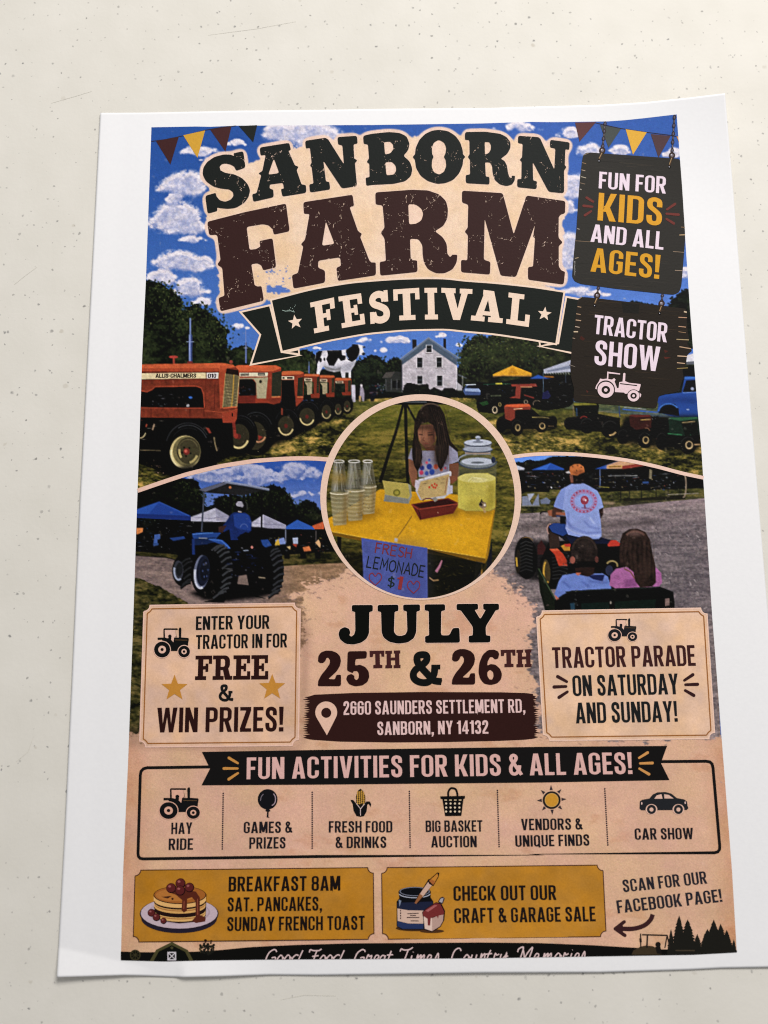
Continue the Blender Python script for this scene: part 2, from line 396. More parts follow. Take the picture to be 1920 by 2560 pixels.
# ------------ foliage
def foliage(dark=(12, 18, 12), mid=(34, 44, 22), lite=(62, 74, 36), seed=40, cut=0.62):
    a, b = noise(46, 34, seed, 4, .6), noise(9, 8, seed + 1, 3, .7)
    m = np.clip(a * 0.75 + b * 0.55 - 0.28, 0, 1)
    return np.where((m < .5)[..., None], mixc(dark, mid, np.clip(m * 2, 0, 1)), mixc(mid, lite, np.clip(m * 2 - 1, 0, 1)))
def leaves(k, line_, n, spread, cols, seed, r0=2.0, r1=4.5):
    p = curve_pts(c(k, line_)); r = random.Random(seed)
    for i in range(n):
        x, y = p[r.randrange(len(p))]; q = r.uniform(r0, r1); a = r.uniform(0, 6.28)
        x += r.gauss(0, spread * .5); y += abs(r.gauss(0, spread)) - spread * .35
        fill(np.array([(x + q * 1.5 * math.cos(a), y + q * 1.5 * math.sin(a)), (x + q * .8 * math.cos(a + 1.6), y + q * .8 * math.sin(a + 1.6)), (x - q * 1.2 * math.cos(a), y - q * 1.2 * math.sin(a)), (x + q * .8 * math.cos(a - 1.6), y + q * .8 * math.sin(a - 1.6))]), r.choice(cols), r.uniform(.6, .95))
def curve_pts(p):
    d = np.r_[0, np.cumsum(np.linalg.norm(np.diff(p, axis=0), axis=1))]; u = np.arange(0, d[-1], 2.0); return np.stack([np.interp(u, d, p[:, 0]), np.interp(u, d, p[:, 1])], 1)
GDK, GMD, GLT = [(12, 18, 10), (20, 28, 14), (16, 24, 14)], [(38, 50, 22), (30, 42, 20), (48, 58, 28)], [(76, 88, 40), (92, 98, 48), (62, 76, 34)]
FOL = foliage()
ragged(c('L', [(60, 1600), (160, 1620), (240, 1630), (330, 1700), (390, 1740), (440, 1790), (430, 1880), (500, 1960), (520, 1870), (600, 1840), (680, 1900), (760, 1960), (850, 2060), (930, 2100), (900, 2300), (1100, 2250), (1200, 2300), (1250, 2500), (1250, 2700), (40, 2700)]), 0.5, FOL, 5, 41)
ragged(c('R2', [(600, 140), (650, 150), (720, 185), (770, 240), (800, 330), (800, 640), (100, 640), (100, 250), (560, 200)]), 0.5, FOL, 4, 42)
FOL2 = foliage((10, 15, 14), (24, 34, 22), (44, 58, 32), 44)
ragged(c('R2', [(1110, 420), (1130, 300), (1180, 260), (1240, 240), (1300, 200), (1360, 205), (1430, 250), (1480, 290), (1500, 240), (1560, 220), (1610, 250), (1700, 300), (1700, 640), (1100, 640)]), 0.45, FOL2, 4, 45)
FOL3 = foliage((14, 18, 12), (40, 46, 24), (72, 78, 38), 46)
ragged(c('H', [(800, 420), (870, 350), (850, 270), (880, 200), (930, 140), (980, 90), (1060, 85), (1120, 100), (1200, 60), (1400, 60), (1700, 120), (2100, 240), (2500, 300), (2700, 330), (3300, 260), (3300, 700), (800, 700)]), 0.55, FOL3, 4, 47)
ragged(c('S2', [(700, 260), (760, 215), (860, 240), (1130, 280), (1180, 180), (1260, 130), (1330, 80), (1420, 60), (1450, 700), (700, 700)]), 0.6, FOL2, 4, 48)
ragged(c('R2', [(740, 330), (800, 330), (860, 336), (1000, 340), (1100, 340), (1180, 370), (1180, 700), (740, 700)]), .4, FOL2, 4, 57)
dots('H', 860, 90, 1640, 340, 50, [(90, 130, 200), (120, 150, 210)], 2, 6, 3, .7)

for ln, sd in (([(90, 1610), (240, 1640), (330, 1700), (440, 1790), (430, 1880), (500, 1960), (520, 1880), (600, 1850), (680, 1900), (760, 1960), (850, 2060), (930, 2110)], 1),):
    leaves('L', ln, 260, 5, GDK, sd); leaves('L', ln, 260, 26, GMD, sd + 1); leaves('L', [(x, y + 90) for x, y in ln], 240, 40, GDK, sd + 2); leaves('L', [(x, y + 40) for x, y in ln], 130, 30, GLT, sd + 3, 1.2, 2.6); leaves('L', [(x, y + 200) for x, y in ln], 200, 40, GMD, sd + 4)
ln = [(620, 150), (650, 150), (720, 185), (770, 240), (800, 330)]; leaves('R2', ln, 90, 4, GDK, 9); leaves('R2', ln, 70, 20, GMD, 10)
ln = [(1110, 420), (1130, 300), (1180, 260), (1240, 240), (1300, 200), (1360, 205), (1430, 250), (1480, 290), (1500, 240), (1560, 220), (1610, 250)]; leaves('R2', ln, 150, 4, GDK, 11); leaves('R2', ln, 120, 22, GMD, 12, 1.5, 3.5)
ln = [(830, 400), (870, 350), (850, 270), (880, 200), (930, 140), (980, 90), (1060, 85), (1120, 100), (1200, 60), (1400, 70), (1660, 130)]
leaves('H', ln, 200, 6, GDK, 13); leaves('H', ln, 260, 28, GMD, 14); leaves('H', [(x, y + 80) for x, y in ln], 220, 36, GMD, 15); leaves('H', [(x, y + 60) for x, y in ln], 160, 36, GLT, 16, 1.2, 2.8); leaves('H', [(900, 260), (1300, 250), (1660, 260)], 200, 26, GMD, 17)
leaves('S2', [(700, 255), (760, 215), (860, 240), (1130, 280), (1180, 180), (1260, 130), (1330, 80)], 160, 6, GDK, 18)
# ------------ grass
def grass(seed, lo=(28, 30, 12), mid=(92, 86, 30), hi=(200, 160, 78), sx=60, sy=22):
    a = noise(sx, sy, seed, 4, .62); b = noise(10, 5, seed + 1, 3, .7)
    m = np.clip((a - .5) * 1.25 + (b - .5) * .7 + .44, 0, 1)
    return np.where((m < .5)[..., None], mixc(lo, mid, np.clip(m * 2, 0, 1)), mixc(mid, hi, np.clip(m * 2 - 1, 0, 1)))
GR = grass(60)
g0 = c('R2', [(-1200, 700), (1100, 660), (1170, 640), (1700, 610)])
ground = [(290, 1010)] + [(860, 1005), (890, 1000), (1020, 992), (1180, 990), (1240, 1000), (1300, 1012), (1420, 1022), (1560, 1035), (1860, 1060), (1860, 1330), (290, 1400)]
M = smooth(0.3, 0.7, blur(full(ground), 2))[..., None]
img[:] = img * (1 - M) + GR * M
fresh = grass(63, (60, 66, 24), (98, 98, 36), (132, 122, 52), 90, 14)
M = (smooth(1000, 1006, SY) * smooth(1062, 1020, SY) * smooth(860, 900, SX))[..., None] * 0.85
img[:] = img * (1 - M) + fresh * M

# ------------ cow on its trailer, far buildings
poly('R2', [(760, 170), (790, 148), (870, 145), (1010, 142), (1080, 132), (1120, 100), (1130, 82), (1180, 85), (1215, 92), (1250, 108), (1245, 122), (1225, 120), (1235, 150), (1250, 180), (1235, 195), (1195, 190), (1165, 230), (1145, 290), (1110, 345), (1108, 420), (1085, 420), (1085, 365), (1055, 365), (1050, 420), (1020, 420), (1005, 350), (940, 360), (870, 345), (830, 305), (800, 360), (795, 385), (765, 380), (775, 300), (750, 230)], (212, 208, 218))
poly('R2', [(760, 170), (790, 148), (825, 150), (810, 200), (790, 240), (770, 290), (752, 240)], (16, 16, 18))
poly('R2', [(870, 146), (1015, 142), (1020, 190), (1060, 200), (1050, 240), (1010, 250), (985, 220), (940, 300), (890, 295), (862, 230), (880, 190)], (16, 16, 18))
poly('R2', [(1060, 140), (1120, 100), (1130, 82), (1180, 88), (1200, 130), (1190, 185), (1165, 232), (1120, 260), (1080, 240), (1060, 190)], (18, 18, 20))
poly('R2', [(1180, 88), (1210, 92), (1235, 160), (1210, 165), (1195, 130)], (225, 222, 230))
ell('R2', 1235, 180, 16, 14, (14, 14, 16)); ell('R2', 1135, 95, 16, 12, (14, 14, 16)); ell('R2', 1240, 112, 14, 8, (20, 20, 22))
ell('R2', 805, 240, 15, 22, (20, 20, 22)); ell('R2', 845, 233, 10, 16, (20, 20, 22))
poly('R2', [(835, 300), (870, 345), (1005, 350), (1010, 310), (950, 330), (880, 310)], (120, 118, 116), .8)
line('R2', [(1060, 170), (1065, 200), (1085, 230)], 9, (130, 150, 190))
soft(c('R2', [(830, 290), (1010, 300), (1150, 240), (1160, 270), (1100, 350), (850, 345)]), (110, 112, 128), 3, .45); soft(c('R2', [(790, 150), (1010, 143), (1010, 156), (790, 165)]), (120, 124, 136), 2, .35)
# house
poly('H', [(60, 500), (100, 445), (190, 435), (255, 440), (255, 640), (95, 640), (95, 510)], (44, 46, 44))
poly('H', [(60, 500), (100, 445), (190, 435), (150, 495)], (70, 66, 62)); poly('H', [(165, 530), (240, 520), (240, 600), (165, 600)], (22, 24, 28))
for i in range(3): line('H', [(98 + i * 55, 510), (98 + i * 55, 620)], 6, (86, 88, 92))
poly('H', [(362, 115), (405, 118), (405, 190), (365, 215)], (38, 32, 36)); poly('H', [(672, 105), (700, 110), (700, 210), (672, 190)], (38, 32, 36))
poly('H', [(255, 320), (525, 105), (805, 310), (805, 640), (260, 650)], (186, 178, 186), 1, .10)
poly('H', [(258, 372), (258, 318), (525, 108), (815, 312), (805, 375), (560, 205), (525, 180)], (72, 88, 108))
for i in range(14): line('H', [(262, 380 + i * 18), (800, 378 + i * 18)], 2.5, (150, 144, 156), .6)
line('H', [(240, 318), (525, 100), (830, 310)], 11, (90, 100, 116)); line('H', [(240, 312), (525, 94), (832, 304)], 5, (150, 160, 176))
line('H', [(258, 330), (258, 640)], 9, (40, 44, 52)); line('H', [(806, 380), (806, 610)], 7, (226, 222, 230))
for x, y, w, h in ((505, 175, 50, 68), (412, 296, 52, 98), (606, 294, 52, 98), (412, 480, 52, 80), (610, 476, 52, 104)):
    poly('H', [(x - 7, y - 6), (x + w + 7, y - 6), (x + w + 7, y + h + 8), (x - 7, y + h + 8)], (214, 208, 214))
    poly('H', [(x, y), (x + w, y), (x + w, y + h), (x, y + h)], (26, 34, 38)); line('H', [(x, y + h * .5), (x + w, y + h * .5)], 4, (120, 120, 130))
    line('H', [(x - 10, y + h + 10), (x + w + 10, y + h + 10)], 5, (96, 84, 88))
poly('H', [(815, 455), (910, 500), (905, 508), (815, 475)], (70, 76, 82)); line('H', [(866, 480), (866, 600)], 6, (150, 150, 156)); poly('H', [(812, 540), (860, 580), (860, 625), (812, 625)], (170, 166, 174))
DK = foliage((8, 11, 9), (20, 27, 16), (36, 44, 22), 49)
ragged(c('H', [(0, 640), (120, 640), (260, 650), (280, 580), (310, 545), (390, 560), (420, 570), (520, 555), (535, 620), (580, 590), (660, 630), (680, 600), (770, 600), (830, 640), (1060, 670), (1060, 700), (0, 700)]), 0.3, DK, 2, 50)
dots('H', 10, 560, 80, 650, 16, [(190, 196, 215), (40, 90, 160), (160, 60, 50)], 3, 9, 5)
# people far behind the cow
poly('R2', [(1110, 490), (1150, 488), (1155, 660), (1118, 662)], (196, 190, 205)); 
poly('R2', [(1200, 520), (1215, 490), (1235, 530), (1245, 580), (1240, 655), (1222, 655), (1215, 600), (1205, 655), (1190, 655), (1198, 580)], (150, 140, 156)); ell('R2', 1213, 495, 12, 14, (206, 196, 204)); poly('R2', [(1190, 600), (1210, 600), (1205, 655), (1190, 655)], (190, 150, 90))
poly('R2', [(1290, 520), (1340, 505), (1370, 540), (1360, 600), (1335, 655), (1305, 655), (1300, 590)], (18, 20, 34)); dots('R2', 1280, 490, 1450, 590, 26, [(190, 196, 215), (50, 80, 150), (150, 50, 50)], 4, 10, 8)
# car, tents and machinery on the right
poly('H', [(885, 600), (905, 565), (1010, 562), (1045, 600), (1058, 645), (1040, 670), (890, 670), (870, 630)], (60, 80, 130)); poly('H', [(900, 600), (918, 572), (1005, 570), (1035, 606)], (20, 24, 34)); poly('H', [(890, 605), (1040, 608), (1055, 640), (890, 632)], (140, 160, 200))
poly('H', [(890, 565), (1010, 560), (1020, 570), (900, 574)], (180, 190, 215))
FM = foliage((6, 8, 9), (13, 16, 15), (26, 30, 24), 52)
ragged(c('R4', [(60, 300), (240, 310), (640, 250), (740, 240), (1040, 230), (1060, 520), (980, 560), (760, 590), (640, 560), (420, 560), (280, 620), (100, 600), (80, 500), (130, 400)]), .25, FM, 3, 53)
poly('R4', [(100, 500), (180, 480), (240, 470), (400, 470), (400, 600), (260, 620), (120, 590)], (10, 13, 11)); poly('R4', [(110, 510), (190, 485), (210, 520), (150, 540)], (26, 66, 30))
ell('R4', 268, 580, 27, 36, (196, 176, 140)); ell('R4', 268, 578, 18, 26, (30, 30, 28)); ell('R4', 318, 525, 15, 22, (150, 130, 70)); ell('R4', 318, 525, 8, 14, (20, 20, 18))
line('R4', [(150, 326), (280, 318), (430, 320)], 12, (22, 60, 40)); poly('R4', [(275, 310), (340, 308), (345, 322), (275, 326)], (170, 160, 50)); line('R4', [(225, 440), (330, 436)], 6, (120, 130, 90))
poly('R4', [(248, 225), (445, 135), (636, 212), (636, 235), (248, 238)], (226, 160, 32)); poly('R4', [(445, 135), (400, 225), (500, 222)], (206, 138, 20)); line('R4', [(248, 245), (350, 236), (450, 240), (636, 240)], 10, (170, 120, 50)); line('R4', [(445, 130), (445, 150)], 7, (220, 170, 60))
poly('R4', [(615, 268), (700, 228), (790, 260), (860, 270)], (32, 76, 170)); line('R4', [(760, 246), (860, 250)], 10, (190, 120, 40))
poly('R4', [(752, 175), (1030, 80), (1030, 200), (760, 215)], (168, 172, 192)); poly('R4', [(800, 185), (1030, 130), (1030, 165), (780, 205)], (120, 128, 154))
for i in range(10): line('R4', [(765 + i * 26, 205), (775 + i * 26, 222)], 5, (210, 212, 225))
line('R4', [(752, 200), (752, 440)], 7, (70, 90, 110)); line('R4', [(975, 210), (975, 310)], 5, (80, 96, 120))
poly('R4', [(745, 410), (800, 380), (830, 440), (800, 470), (740, 470)], (26, 28, 74))
poly('R4', [(430, 322), (680, 318), (690, 345), (530, 350), (525, 440), (520, 468), (410, 458), (470, 440), (475, 380), (480, 345), (435, 345)], (136, 50, 38)); line('R4', [(525, 350), (640, 350)], 9, (200, 130, 90)); line('R4', [(560, 430), (660, 460)], 14, (120, 40, 32))
ell('R4', 578, 500, 22, 22, (130, 110, 90)); ell('R4', 578, 500, 13, 14, (24, 20, 20)); arc('R4', 690, 520, 40, 36, 160, 320, 6, (130, 110, 90))
def tract(k, hood, hcol, tcol, body, wheels, lamp=None):
    poly(k, body, (11, 11, 11))
    poly(k, hood, hcol); poly(k, tcol[0], tcol[1])
    for x, y, rx, ry, rim, rc in wheels:
        ell(k, x, y, rx, ry, (13, 13, 13)); arc(k, x, y, rx * .86, ry * .86, 190, 320, rx * .09, (44, 44, 42))
        if rim: ell(k, x + rx * .12, y + ry * .02, rx * rim, ry * rim, rc); ell(k, x + rx * .12, y - ry * .02, rx * rim * .7, ry * rim * .72, (40, 36, 28))
soft(c('R4', [(260, 790), (420, 830), (700, 800), (900, 760), (880, 720), (300, 740)]), (24, 22, 10), 6, .7)
tract('R4', [(360, 545), (385, 525), (610, 520), (630, 545), (620, 580), (470, 580), (470, 660), (430, 690), (370, 670)], (128, 48, 34), ([(360, 545), (385, 525), (610, 520), (630, 545), (500, 556)], (206, 84, 44)),
      [(380, 600), (630, 560), (720, 640), (880, 650), (885, 750), (700, 770), (300, 770), (290, 700)], [(335, 725, 55, 80, 0, 0), (845, 700, 48, 60, 0, 0), (490, 755, 62, 85, .42, (190, 160, 100)), (735, 740, 62, 65, .5, (180, 150, 95))])
line('R4', [(455, 572), (545, 566)], 8, (214, 170, 130)); line('R4', [(455, 582), (600, 566)], 4, (120, 40, 30)); poly('R4', [(480, 580), (610, 575), (600, 640), (480, 650)], (16, 14, 14))
line('R4', [(640, 655), (740, 652), (810, 660)], 7, (170, 150, 80)); line('R4', [(800, 742), (860, 744)], 8, (110, 86, 50))
tract('R5', [(135, 520), (150, 510), (370, 512), (390, 530), (380, 640), (160, 640)], (17, 22, 15), ([(135, 520), (150, 510), (360, 515), (370, 530), (140, 535)], (120, 116, 40)),
      [(60, 660), (180, 640), (380, 620), (600, 660), (600, 780), (420, 800), (60, 770)], [(95, 715, 55, 62, 0, 0), (270, 735, 75, 80, 0, 0), (500, 770, 90, 90, 0, 0)])
line('R5', [(132, 530), (136, 640)], 6, (130, 100, 80)); line('R5', [(165, 560), (168, 640)], 14, (40, 66, 96)); arc('R5', 240, 670, 36, 26, 190, 330, 12, (110, 36, 30)); line('R5', [(380, 598), (520, 590)], 8, (120, 110, 80)); line('R5', [(492, 834), (530, 826), (560, 800)], 16, (170, 140, 90)); dots('R5', 140, 600, 600, 720, 30, [(150, 140, 120), (120, 60, 40), (180, 180, 180)], 2, 6, 9)
line('R5', [(590, 540), (598, 650)], 9, (40, 60, 110)); 
# blue truck
poly('R5', [(970, 450), (1050, 425), (1215, 405), (1240, 280), (1245, 245), (1370, 240), (1400, 420), (1420, 700), (1180, 660), (1100, 640), (970, 600), (985, 520), (960, 480)], (30, 68, 152))
poly('R5', [(1225, 402), (1260, 285), (1365, 280), (1370, 402)], (18, 22, 36)); line('R5', [(1245, 262), (1365, 256)], 20, (50, 104, 190)); line('R5', [(1228, 408), (1375, 402)], 8, (90, 130, 210)); ell('R5', 1322, 368, 16, 16, (140, 150, 180))
poly('R5', [(985, 610), (990, 560), (1020, 525), (1090, 512), (1150, 520), (1185, 570), (1190, 640)], (14, 16, 24)); arc('R5', 1085, 600, 100, 82, 185, 330, 14, (52, 104, 190)); soft(c('R5', [(970, 480), (1230, 450), (1360, 470), (1370, 520), (1200, 500), (990, 500)]), (20, 48, 118), 5, .8)
line('R5', [(625, 572), (800, 590), (975, 604)], 14, (52, 92, 170)); line('R5', [(640, 552), (860, 575)], 6, (150, 160, 180)); line('R5', [(960, 362), (1080, 378), (1190, 384)], 7, (60, 72, 92)); line('R5', [(1060, 355), (1190, 372)], 5, (110, 120, 140)); ell('R5', 1278, 576, 16, 6, (150, 170, 210))
poly('R5', [(1240, 40), (1350, 10), (1350, 110), (1262, 100)], (206, 204, 214)); poly('R5', [(1262, 98), (1345, 92), (1345, 125), (1262, 125)], (90, 94, 104)); poly('R5', [(1150, 150), (1370, 140), (1380, 250), (1240, 240), (1160, 230)], (16, 18, 14))
soft(c('R5', [(560, 900), (980, 960), (1300, 1010), (1400, 960), (1400, 640), (640, 640)]), (12, 12, 10), 6, .92)
tract('R5', [(690, 640), (720, 626), (900, 630), (920, 660), (910, 760), (760, 780), (700, 740)], (60, 24, 20), ([(690, 640), (720, 626), (900, 630), (905, 648), (760, 652)], (96, 36, 30)),
      [(700, 700), (980, 640), (1000, 850), (660, 880)], [(630, 845, 62, 78, 0, 0), (848, 880, 70, 82, .46, (180, 150, 95))])
line('R5', [(805, 680), (905, 674)], 12, (150, 120, 60)); arc('R5', 860, 790, 34, 30, 250, 360, 10, (110, 70, 50))
tract('R5', [(1080, 665), (1110, 655), (1370, 650), (1390, 680), (1395, 830), (1240, 840), (1090, 800)], (20, 42, 30), ([(1080, 665), (1110, 655), (1370, 650), (1375, 668), (1200, 690)], (38, 88, 58)),
      [(980, 800), (1080, 800), (1390, 820), (1400, 930), (1040, 950)], [(1015, 890, 60, 90, 0, 0), (1280, 930, 84, 90, .46, (186, 158, 112))])
poly('R5', [(1210, 705), (1370, 690), (1385, 830), (1250, 840)], (16, 26, 20)); line('R5', [(1220, 708), (1350, 694)], 8, (170, 140, 90)); line('R5', [(1075, 815), (1220, 830)], 14, (40, 100, 62)); line('R5', [(1340, 925), (1400, 925)], 14, (150, 120, 80))
dots('R5', 640, 640, 1390, 900, 40, [(150, 60, 50), (190, 190, 190), (60, 130, 80)], 2, 6, 19); dots('R4', 120, 290, 1000, 560, 60, [(200, 200, 210), (170, 160, 120), (60, 90, 160)], 2, 6, 20)
dots('R5', 200, 900, 1400, 1200, 60, [(214, 200, 160), (180, 160, 110)], 2, 6, 21); dots('R4', 380, 840, 1000, 1010, 40, [(204, 190, 150)], 2, 6, 22)

# ------------ the row of orange tractors on the left, far to near
OR, ORD, ORS = (196, 92, 48), (118, 45, 27), (104, 38, 26)
soft(c('R2', [(-1150, 640), (500, 640), (1120, 620), (1120, 740), (960, 800), (800, 880), (580, 1000), (330, 1100), (100, 1200), (-1150, 1240)]), (10, 10, 10), 5, .97)
def far_tractor(x0, y0, w, h, panel):
    poly('R2', [(x0, y0 + 8), (x0 + 10, y0), (x0 + w - 14, y0 + 2), (x0 + w, y0 + 16), (x0 + w - 8, y0 + h), (x0 + .62 * w, y0 + h), (x0 + .6 * w, y0 + .34 * h), (x0, y0 + .26 * h)], ORD)
    poly('R2', [(x0, y0 + 8), (x0 + 10, y0), (x0 + w - 14, y0 + 2), (x0 + w, y0 + 16), (x0 + w - 20, y0 + 26), (x0, y0 + 24)], OR)
    line('R2', [(x0 + 4, y0 + .24 * h), (x0 + .5 * w, y0 + .25 * h)], h * .13, (204, 184, 150)); line('R2', [(x0 + 14, y0 + .24 * h), (x0 + .44 * w, y0 + .25 * h)], h * .05, (60, 40, 34))
    poly('R2', [(x0 + .8 * w, y0 + .15 * h), (x0 + .97 * w, y0 + .12 * h), (x0 + .93 * w, y0 + .8 * h), (x0 + .78 * w, y0 + .8 * h)], (44, 42, 28))
    for i in range(8): line('R2', [(x0 + .79 * w, y0 + (.2 + .075 * i) * h), (x0 + .94 * w, y0 + (.19 + .075 * i) * h)], 2.5, (96, 84, 50))
    if panel: poly('R2', [(x0 + .04 * w, y0 + .36 * h), (x0 + .5 * w, y0 + .34 * h), (x0 + .5 * w, y0 + .88 * h), (x0 + .2 * w, y0 + .88 * h), (x0 + .18 * w, y0 + .5 * h)], (160, 146, 112))
    poly('R2', [(x0 + .4 * w, y0 + .84 * h), (x0 + w * .98, y0 + .84 * h), (x0 + .95 * w, y0 + 1.02 * h), (x0 + .45 * w, y0 + 1.02 * h)], (128, 44, 26))
def wheel(k, x, y, rx, ry, lit, tint=(206, 184, 124), inner=(60, 54, 34)):
    ell(k, x, y, rx, ry, (12, 12, 13)); arc(k, x, y, rx * .9, ry * .9, 200, 335, rx * .05, (40, 41, 44)); arc(k, x, y, rx * .78, ry * .78, 230, 340, rx * .04, (30, 31, 33))
    ex, ey = x - rx * .08, y + ry * .12
    ell(k, ex, ey, rx * .62, ry * .62, inner, a=.8)
    if lit: arc(k, ex, ey, rx * .56, ry * .56, 20, 170, rx * .11, tint)
    ell(k, ex, ey, rx * .14, ry * .14, (96, 32, 26))
far_tractor(950, 420, 165, 170, False); far_tractor(795, 392, 155, 215, True); far_tractor(640, 380, 160, 235, True)
wheel('R2', 1075, 690, 55, 90, True); wheel('R2', 985, 720, 55, 90, True); wheel('R2', 870, 745, 78, 115, True); wheel('R2', 680, 790, 125, 145, True)
poly('R2', [(415, 370), (430, 352), (600, 350), (638, 365), (632, 640), (560, 710), (555, 620), (530, 480), (415, 440)], (142, 50, 30)); poly('R2', [(415, 370), (430, 352), (600, 350), (638, 368), (600, 385), (418, 392)], OR); poly('R2', [(415, 403), (542, 403), (540, 436), (415, 436)], (206, 188, 160)); line('R2', [(425, 420), (445, 420)], 18, (50, 40, 40)); line('R2', [(470, 420), (528, 420)], 18, (60, 40, 36))
poly('R2', [(580, 420), (632, 410), (628, 600), (572, 600)], (42, 44, 30)); poly('R2', [(415, 445), (528, 445), (540, 690), (415, 690)], (14, 13, 14)); line('R2', [(572, 612), (632, 610)], 10, (190, 110, 60))
wheel('R2', 470, 880, 130, 160, True)
# the second big one
poly('R1', [(1030, 225), (1060, 212), (1440, 215), (1490, 235), (1495, 520), (1490, 570), (1420, 605), (1345, 590), (1050, 595), (1050, 300)], (146, 50, 30)); poly('R1', [(1030, 228), (1060, 212), (1440, 215), (1492, 240), (1410, 275), (1070, 278)], (204, 88, 46))
poly('R1', [(1075, 288), (1360, 288), (1355, 325), (1075, 325)], (214, 200, 170)); line('R1', [(1085, 308), (1170, 303)], 20, (56, 46, 42)); line('R1', [(1258, 303), (1330, 303)], 24, (40, 34, 34)); line('R1', [(1085, 308), (1170, 303)], 6, (160, 146, 120)); line('R1', [(1262, 303), (1326, 303)], 8, (190, 176, 150))
poly('R1', [(1075, 340), (1360, 332), (1340, 545), (1248, 545), (1240, 390), (1215, 350), (1075, 350)], (168, 156, 122)); poly('R1', [(1070, 352), (1200, 350), (1238, 390), (1240, 515), (1070, 520)], (14, 14, 16)); ell('R1', 1285, 376, 14, 16, (40, 34, 26)); dots('R1', 1070, 420, 1210, 510, 12, [(190, 190, 200), (60, 90, 150), (160, 80, 60)], 4, 10, 23)
poly('R1', [(1400, 290), (1495, 270), (1490, 520), (1395, 530)], (44, 46, 32)); line('R1', [(1395, 530), (1480, 528)], 12, (206, 120, 66)); poly('R1', [(1060, 522), (1235, 520), (1230, 595), (1060, 590)], (110, 34, 24))
poly('R1', [(1340, 548), (1495, 540), (1480, 590), (1410, 605)], (122, 42, 26)); line('R1', [(1500, 640), (1500, 710)], 14, (150, 56, 36))
poly('R1', [(1500, 360), (1620, 360), (1630, 640), (1500, 640)], (14, 13, 14)); 
wheel('R1', 1240, 890, 190, 230, False); arc('R1', 1265, 900, 70, 80, 20, 120, 16, (190, 130, 90)); poly('R1', [(1260, 910), (1310, 930), (1265, 970)], (140, 44, 34))
wheel('R1', 1080, 900, 175, 205, True)
# mufflers
for k, x, y0, y1, w in (('R1', 585, -260, 180, 34), ('R1', 1140, -140, 190, 16), ('R2', 690, 255, 375, 12)):
    line(k, [(x - 2, y0), (x, y1)], w * .45, (110, 130, 186)); line(k, [(x, y0 + (y1 - y0) * .38), (x, y1)], w, (84, 104, 170)); line(k, [(x - w * .22, y0 + (y1 - y0) * .38), (x - w * .22, y1)], w * .22, (150, 165, 210)); line(k, [(x + w * .3, y0 + (y1 - y0) * .38), (x + w * .3, y1)], w * .3, (40, 54, 100))
line('R1', [(1115, 40), (1160, 40)], 8, (140, 150, 180)); line('R1', [(545, -20), (620, -20)], 8, (130, 146, 190)); ell('R1', 580, 185, 30, 14, (120, 40, 36)); ell('R1', 415, 130, 46, 14, (176, 58, 48)); line('R1', [(418, 140), (418, 200)], 22, (150, 56, 40)); ell('R1', 990, 180, 18, 18, (150, 60, 46))
# the near one
poly('R1', [(80, 735), (900, 740), (1000, 790), (1020, 1080), (800, 1230), (320, 1290), (60, 1190)], (10, 10, 11))
poly('R1', [(95, 205), (900, 190), (1000, 205), (1040, 235), (1070, 265), (1055, 640), (1050, 740), (1030, 788), (910, 787), (900, 745), (85, 735)], (120, 45, 27), 1, .16)
poly('R1', [(95, 205), (900, 190), (1010, 206), (1035, 232), (950, 242), (925, 262), (860, 276), (95, 272)], (200, 86, 46), 1, .06); poly('R1', [(95, 245), (860, 240), (900, 262), (860, 278), (95, 274)], (166, 62, 34), .8)
poly('R1', [(880, 215), (945, 225), (935, 300), (905, 640), (880, 650), (868, 300)], (184, 72, 40), .8)
poly('R1', [(950, 245), (1060, 262), (1072, 330), (935, 300)], (44, 22, 16))
poly('R1', [(90, 292), (868, 286), (862, 346), (90, 352)], (220, 200, 154)); poly('R1', [(745, 289), (862, 288), (857, 345), (745, 347)], (216, 206, 204)); line('R1', [(90, 287), (870, 281)], 5, (84, 26, 18)); line('R1', [(742, 285), (742, 350)], 5, (60, 24, 18)); line('R1', [(90, 356), (864, 350)], 5, (84, 26, 18))
poly('R1', [(80, 630), (80, 478), (150, 482), (205, 460), (232, 432), (640, 428), (690, 448), (708, 500), (722, 642)], (11, 11, 12)); line('R1', [(90, 465), (150, 478), (200, 455), (235, 424), (640, 420), (692, 438), (715, 500), (724, 640)], 8, (172, 66, 40))
line('R1', [(830, 380), (822, 660)], 5, (84, 26, 18)); line('R1', [(738, 350), (732, 650)], 4, (96, 30, 20)); line('R1', [(85, 638), (722, 640)], 6, (166, 64, 40)); line('R1', [(720, 665), (900, 685), (1050, 655)], 6, (176, 74, 44))
for x in (190, 580, 720): line('R1', [(x, 645), (x, 735)], 5, (74, 22, 16))
poly('R1', [(900, 690), (1050, 662), (1045, 750), (1025, 788), (910, 787)], (156, 56, 34)); line('R1', [(1002, 690), (1004, 725)], 14, (40, 18, 14))
poly('R1', [(935, 292), (1072, 322), (1045, 628), (905, 640)], (52, 46, 28))
for i in range(23): 
    y = 306 + i * 14.2; line('R1', [(940 - i * 1.4, y), (1020 - i * .9, y + 6), (1066 - i * 1.1, y + 14)], 5, (196, 176, 122))
line('R1', [(1018, 305), (1012, 450), (994, 630)], 9, (200, 150, 50)); line('R1', [(1072, 322), (1046, 628)], 8, (200, 170, 110)); line('R1', [(935, 292), (906, 636)], 7, (190, 150, 90)); line('R1', [(905, 640), (1045, 628)], 12, (196, 92, 52))
poly('R1', [(560, 600), (575, 605), (570, 630), (545, 628), (545, 610)], (150, 146, 150)); ell('R1', 585, 535, 18, 12, (50, 100, 190)); dots('R1', 190, 500, 460, 630, 18, [(170, 170, 180), (60, 70, 90)], 3, 9, 25)
